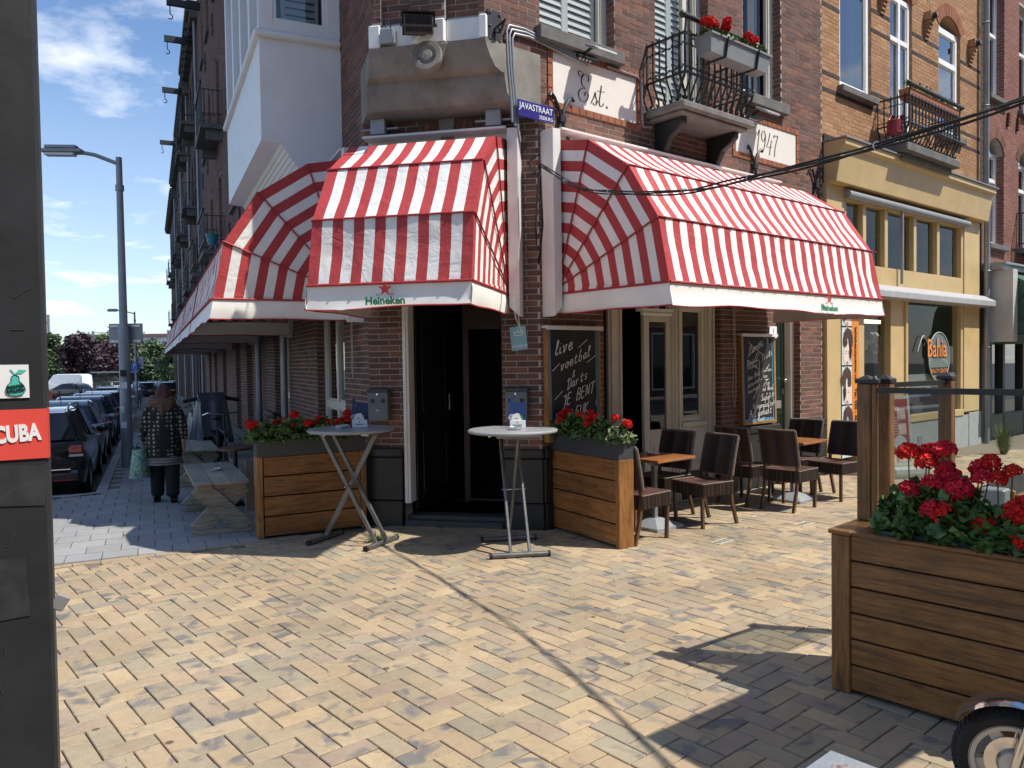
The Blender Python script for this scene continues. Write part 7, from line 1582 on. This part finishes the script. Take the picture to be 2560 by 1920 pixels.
def scooter():
    t = thing('motor_scooter', 'chrome fendered motor scooter whose front wheel enters at the bottom right', 'scooter', T(1.88, 2.9, 0)@RZ(-33)); r = .208
    b = MB(T(0, 0, r)@RX(90)); b.lathe([(r*.7, -.045), (r*.86, -.052), (r*.97, -.03), (r, 0), (r*.97, .03), (r*.86, .052), (r*.7, .045)], 40, caps=False); w = b.build('wheel', m_rubber, t, smooth=40); b = MB(T(0, 0, r)@RX(90))
    for k in range(56):
        a = k*math.tau/56
        for s in (-1, 1): b.bar((r*.99*math.cos(a), r*.99*math.sin(a), s*.006), (r*.955*math.cos(a+.05), r*.955*math.sin(a+.05), s*.038), .007, .006)
    b.build('tread', m_rubber, w); pm = P_('rim_cream', (.6, .56, .5), .4, .2, var=.06); b = MB(T(0, 0, r)@RX(90)); b.lathe([(r*.62, -.04), (r*.72, -.046), (r*.72, .046), (r*.62, .04)], 40, caps=False)
    for k in range(5): a = k*math.tau/5+.9; b.bar((.03*math.cos(a), .03*math.sin(a), 0), (r*.64*math.cos(a), r*.64*math.sin(a), 0), .042, .03)
    b.lathe([(0, -.045), (.05, -.045), (.05, .05), (0, .05)], 20); b.build('rim', pm, w, smooth=30); b = MB(T(0, 0, r)@RX(90)); b.lathe([(.06, .02), (.1, .02), (.1, .026), (.06, .026)], 28, caps=False); b.build('brake_disc', m_chrome, w)
    b = MB(T(0, 0, r)); 
    def P(u, v): a = R_(35+110*u); q = r*1.13; return Vector((q*math.cos(a)*-1*-1, -.075+.15*v, q*math.sin(a)+.012*math.sin(math.pi*v)))
    b.grid(P, 16, 6); b.build('front_fender', m_chrome, t, smooth=60)
    b = MB()
    for y in (-.085, .085): b.tube([(0, y, r), (.06, y, .45), (.16, y*.5, .7)], .018, 8)
    b.tube([(.16, 0, .66), (.26, 0, .98)], .025, 8); b.build('fork', m_chrome, t, smooth=50)
    bd = P_('scooter_green', (.03, .07, .06), .25, coat=1.); b = MB(); b.grid(lambda u, v: Vector((.2+.14*v+.05*math.cos((u-.5)*3), (u-.5)*.4*(1-.3*v), .3+.62*v)), 10, 6); b.build('leg_shield', bd, t, smooth=60); b = MB(); b.box(.22, .72, -.15, .15, .26, .3); b.build('floorboard', m_black, t, bevel=.02)
    b = MB(); b.ball((.95, 0, .5), (.36, .17, .24), 16, 10); b.build('rear_body', bd, t, smooth=60); b = MB(); b.ball((.9, 0, .76), (.33, .13, .06), 14, 8); b.build('saddle', m_black, t, smooth=60); b = MB(); b.tube([(.24, -.34, 1.0), (.28, 0, 1.02), (.24, .34, 1.0)], .016, 8); b.build('handlebar', m_chrome, t); b = MB(T(1.22, 0, r)@RX(90)); b.lathe([(r*.6, -.05), (r, -.03), (r, .03), (r*.6, .05)], 30, caps=False); b.build('wheel', m_rubber, t, smooth=40)
    b = MB(); b.tube([(.05, -.1, .3), (.1, -.13, .42), (.2, -.1, .55)], .008, 6); b.build('brake_hose', m_rubber, t)
scooter()
def weed(p, n, h, label, seed):
    t = thing('weed', label, 'weed', T(*p)); rr = random.Random(seed); b = MB()
    for k in range(n):
        a = rr.uniform(0, 6.28); q = rr.uniform(.02, .16); hh = h*rr.uniform(.3, 1); d = Vector((math.cos(a), math.sin(a), 0)); w = Vector((-d.y, d.x, 0))*.006
        p0 = d*q*.3; p1 = d*q*.8+Vector((0, 0, hh*.6)); p2 = d*q*1.6+Vector((0, 0, hh)); b.add([p0-w, p0+w, p1+w, p2, p1-w], [(0,1,2,4), (4,2,3)])
    b.build('blades', P_('weed_green', (.12, .16, .05), .8, var=.5, scale=20), t, kind='stuff')
weed((8.6, 13.6, 0), 260, .62, 'tall dry weed growing at the foot of the rainwater pipe', 3); weed((-1.36, 7.62, 0), 60, .09, 'tiny bright green tuft by the left planter on the paving', 4)
def far_planter():
    M = T(3.5, 5.35, 0)@RZ(42); t = thing('terrace_planter', 'lower orange wooden terrace planter behind the glass screen', 'planter', M)
    for k in range(4): b = MB(); b.box(0, 1.6, 0, .03, .02+k*.19, .02+(k+1)*.19-.006); b.build('plank', m_plank, t, bevel=.004)
    for k in range(3): b = MB(); b.box(-.02-.0, .02, .03+.14*k, .03+.14*k+.13, .02, .8); b.build('end_plank', m_plankv, t, bevel=.004)
    b = MB(); b.box(.02, 1.58, .03, .42, .02, .72); b.build('core', m_dark, t); b = MB(); b.box(-.16, -.03, .05, .2, .5, .82); b.build('bin', m_zinc, t, bevel=.01)
far_planter()
# ------------------------------------------------------------------ person walking away
def skin(name, verts, edges, rad, mat, parent, lv=2):
    me = bpy.data.meshes.new(name); me.from_pydata(verts, edges, []); me.materials.append(mat); o = link(name, me, parent); s = o.modifiers.new('skin', 'SKIN'); s.use_smooth_shade = True
    for k, r in enumerate(rad): me.skin_vertices[0].data[k].radius = (r, r) if not isinstance(r, tuple) else r
    me.skin_vertices[0].data[0].use_root = True; d = o.modifiers.new('sub', 'SUBSURF'); d.levels = lv; d.render_levels = lv; return o
def person():
    p = LG(-4.53, 10.08); t = thing('person', 'person walking away in brown headscarf and black dotted jacket, carrying a green bag', 'person', T(*p)@RZ(112)); sk = P_('skin', (.36, .2, .13), .6, var=.05)
    # x forward, y left, z up
    V = [(0, 0, .84), (0, 0, 1.0), (-.01, 0, 1.16), (0, 0, 1.27), (.015, 0, 1.34), (.02, 0, 1.42), (.03, 0, 1.49)]; E = [(i, i+1) for i in range(6)]; Rr = [.13, .135, .14, .09, .05, .085, .07]
    def chain(start, pts, rs):
        a = start
        for q, r in zip(pts, rs): V.append(q); Rr.append(r); E.append((a, len(V)-1)); a = len(V)-1
        return a
    for s in (1, -1):
        fw = .13 if s > 0 else -.1
        chain(0, [(0, s*.09, .78), (fw*.5, s*.1, .44), (fw-.06*(s < 0), s*.1, .08+.04*(s < 0)), (fw+.13, s*.11, .035)], [.1, .06, .04, .035])
        h = chain(3, [(0, s*.14, 1.24), (-.05, s*.22, .99), (.06*s, s*.235, .77)], [.055, .042, .03])
        x, y = .06*s, s*.235; pm = chain(h, [(x+.01, y, .70)], [.026])
        for k in range(4): q = -.03+.02*k; l = (.055, .065, .06, .045)[k]; chain(pm, [(x+q, y+.004*s, .655), (x+q+.006, y-.012*s, .655-l)], [.0085, .0075])
        chain(pm, [(x+.045, y-.01*s, .69), (x+.055, y-.02*s, .65)], [.010, .008])
    skin('body', V, E, Rr, sk, t)
    m, nt, N, L, b_ = nodes('dotted_jacket'); v = objvec(nt); vo = N('ShaderNodeTexVoronoi'); vo.inputs['Scale'].default_value = 19; vo.inputs['Randomness'].default_value = .25; L(v, vo.inputs['Vector'])
    c = ramp(nt, vo.outputs['Distance'], [(.0, (.06, .055, .05)), (.1, (.34, .31, .27)), (.3, (.22, .2, .17)), (.36, (.014, .014, .015))]); L(c, b_.inputs['Base Color']); b_.inputs['Roughness'].default_value = .9; bump(nt, b_, noise_(nt, v, 9, 4), .5, .03)
    def loft(secs, name, mat, n=28, wob=.012):
        b = MB(); m_ = len(secs)
        def P(u, v):
            k = v*(m_-1); i = min(int(k), m_-2); f = k-i; A, B = secs[i], secs[i+1]; g = [A[j]+(B[j]-A[j])*f for j in range(5)]; a = u*2*math.pi
            w = 1+wob*math.sin(a*7+v*9)+wob*math.sin(a*3-v*5)
            return Vector((g[3]+g[1]*math.cos(a)*w, g[4]+g[2]*math.sin(a)*w, g[0]))
        b.grid(P, n, (m_-1)*4); return b.build(name, mat, t, smooth=70)
    loft([(.60, .165, .215, 0, 0), (.72, .18, .222, 0, 0), (.88, .18, .215, 0, 0), (1.04, .165, .205, 0, 0), (1.17, .15, .2, -.01, 0), (1.26, .125, .165, -.01, 0), (1.31, .08, .12, 0, 0), (1.34, .06, .07, 0, 0)], 'jacket', m)
    for s in (1, -1): skin('sleeve', [(0, s*.12, 1.25), (-.02, s*.175, 1.18), (-.055, s*.225, .99), (.05*s, s*.24, .80)], [(0, 1), (1, 2), (2, 3)], [.065, .074, .068, .052], m, t)
    g, nt, N, L, b_ = nodes('striped_tunic'); v = objvec(nt); wv = N('ShaderNodeTexWave'); wv.bands_direction = 'Z'; wv.inputs['Scale'].default_value = 9; wv.inputs['Distortion'].default_value = 1.5; L(v, wv.inputs['Vector']); L(ramp(nt, wv.outputs[0], [(.2, (.09, .085, .09)), (.8, (.26, .24, .24))]), b_.inputs['Base Color']); b_.inputs['Roughness'].default_value = .9
    loft([(.50, .17, .225, 0, 0), (.56, .165, .215, 0, 0), (.64, .16, .205, 0, 0)], 'tunic_hem', g, wob=.02)
    tr = P_('trousers_black', (.012, .012, .013), .9)
    for s, fw in ((1, .12), (-1, -.1)): skin('trouser_leg', [(0, s*.085, .74), (fw*.5, s*.09, .42), (fw-.04*(s < 0), s*.095, .15), (fw-.05*(s < 0), s*.095, .05+.03*(s < 0))], [(0, 1), (1, 2), (2, 3)], [.12, .1, .088, .092], tr, t)
    sh = P_('shoe_dark', (.02, .016, .014), .6)
    for s, x, z, a in ((1, .12, .0, 0), (-1, -.13, .03, 18)): b = MB(T(x, s*.105, z)@RY(a)); b.grid(lambda u, v: Vector((-.09+.25*v, .048*math.cos(u*6.283)*math.sin(math.pi*(.12+.83*v))**.5, .045+.045*math.sin(u*6.283)*(1-.3*v))), 16, 10); b.box(-.08, .15, -.042, .042, 0, .018); b.build('shoe', sh, t, smooth=60)
    sc = P_('headscarf_brown', (.085, .038, .032), .85, var=.35, scale=9, bmp=.4, bscale=18)
    b = MB(); b.grid(lambda u, v: Vector((.01+(.118+.012*math.sin(u*31+v*4))*math.cos(u*6.283)*math.sin(math.pi*min(.5, v*.62)+.001)*(1 if v < .8 else 1.0), (.108+.01*math.sin(u*19))*math.sin(u*6.283)*math.sin(math.pi*min(.5, v*.62)+.001), 1.545-.22*(1-math.cos(math.pi*v*.62)))), 30, 14); b.build('headscarf', sc, t, smooth=70)
    b = MB()
    for z, r, y in ((1.335, .10, 0), (1.30, .12, .01), (1.265, .11, -.01)): b.tube([(r*.85*math.cos(k*.4)-.01, y+r*1.15*math.sin(k*.4), z+.014*math.sin(k*1.9)) for k in range(16)], .034, 8, True)
    b.grid(lambda u, v: Vector((-.13-.035*math.sin(v*2)-.012*math.sin(u*14)+.25*(u-.5)**2, (u-.5)*.32*(1-.55*v), 1.33-.19*v)), 10, 8); b.build('scarf_folds', P_('headscarf_tan', (.13, .07, .045), .85, var=.4, scale=12, bmp=.4, bscale=20), t, smooth=70)
    bt = thing('shopping_bag', 'pale green patterned shopping bag hanging from the walking person', 'bag', T(*p)@RZ(112)@T(.02, .29, .33)@Matrix.Diagonal((1.05, 1.15, 1.0, 1))); m, nt, N, L, b_ = nodes('bag_pattern'); v = objvec(nt); vo = N('ShaderNodeTexVoronoi'); vo.inputs['Scale'].default_value = 42; L(v, vo.inputs['Vector']); sp = N('ShaderNodeSeparateColor'); L(vo.outputs['Color'], sp.inputs[0]); L(ramp(nt, sp.outputs[0], [(.2, (.08, .2, .13)), (.5, (.3, .42, .32)), (.8, (.2, .36, .34))]), b_.inputs['Base Color']); b_.inputs['Roughness'].default_value = .6
    b = MB(); b.grid(lambda u, v: Vector(((.15+.03*math.sin(math.pi*v))*math.cos(u*6.283)*(1+.06*math.sin(u*12.6+v*6)), (.075+.045*(1-v))*math.sin(u*6.283)*(1+.05*math.sin(u*18)), .02+.37*v+.012*math.sin(u*12))), 28, 10); b.grid(lambda u, v: Vector((.15*v*math.cos(u*6.283), .12*v*math.sin(u*6.283), .02)), 20, 2); b.build('bag_body', m, bt, smooth=70)
    b = MB()
    for y in (-.05, .05): b.tube([(-.08, y, .38), (-.03, y*.4, .46), (.03, y*.4, .46), (.08, y, .38)], .009, 6)
    b.build('bag_handle', P_('bag_handle', (.1, .2, .14), .7), bt)
person()
# ------------------------------------------------------------------ the other side of the street (seen only in the window panes) and an unseen canopy added beyond the right edge to shade the paving
def opposite(s0, s1, h, mat, label, seed):
    root = thing('opposite_house', label, 'house', FR@T(s1, -17.5, 0)@RZ(180), 'houses on the opposite side of the street'); w = s1-s0; b = MB(); ops = []
    n = max(2, int(w/2.2))
    for k in range(n):
        x = w*(k+.5)/n
        for z in (4.2, 7.6, 11): 
            if z+2.2 < h: ops.append((x-.5, x+.5, z, z+2.1))
        ops.append((x-.8, x+.8, .3, 3.0))
    for a, c, d, e in cells(0, w, 0, h, ops): b.add([(a,0,d),(c,0,d),(c,0,e),(a,0,e)], [(0,1,2,3)])
    b.box(0, w, .02, 8, h, h+.2); b.build('wall', mat, root)
    for (a, c, d, e) in ops: f = MB(); plate_ring(f, a, c, d, e, .08, -.02, .12); o = f.build('window', m_white, root); g = MB(); g.add([(a, .1, d), (c, .1, d), (c, .1, e), (a, .1, e)], [(0,1,2,3)]); g.build('pane', m_carglass, o)
opposite(-22, -13, 13, m_brick_r, 'red brick house across the street, reflected in the cafe windows, nearest the side street', 1)
opposite(-13, -3, 14, m_brick, 'brown brick house across the street, reflected in the cafe windows', 2)
opposite(-3, 8, 12.5, m_brick_y, 'ochre brick house across the street, reflected in the shop windows', 3)
opposite(8, 20, 13.5, m_brick_r, 'red brick house across the street, reflected in the ochre building windows', 4)
opposite(20, 34, 13, m_brick, 'brown brick house far along the opposite side of the street', 5)
def canopy():  # invented, out of view: sized to throw the shade band on the lower right paving
    M = T(2.32, 3.06, 0)@RZ(37); t = thing('added_shade_canopy', 'added narrow canopy on two posts outside the right edge, there only to cast shade', 'canopy', M); b = MB(); b.grid(lambda u, v: Vector((3.2*u, -.86*v, 2.62+.05*math.sin(math.pi*v))), 8, 4); b.build('canvas', m_hem, t)
    for x in (.9, 3.1): b = MB(); b.box(x-.04, x+.04, -.47, -.39, 0, 2.6); b.build('post', m_iron, t)
canopy()
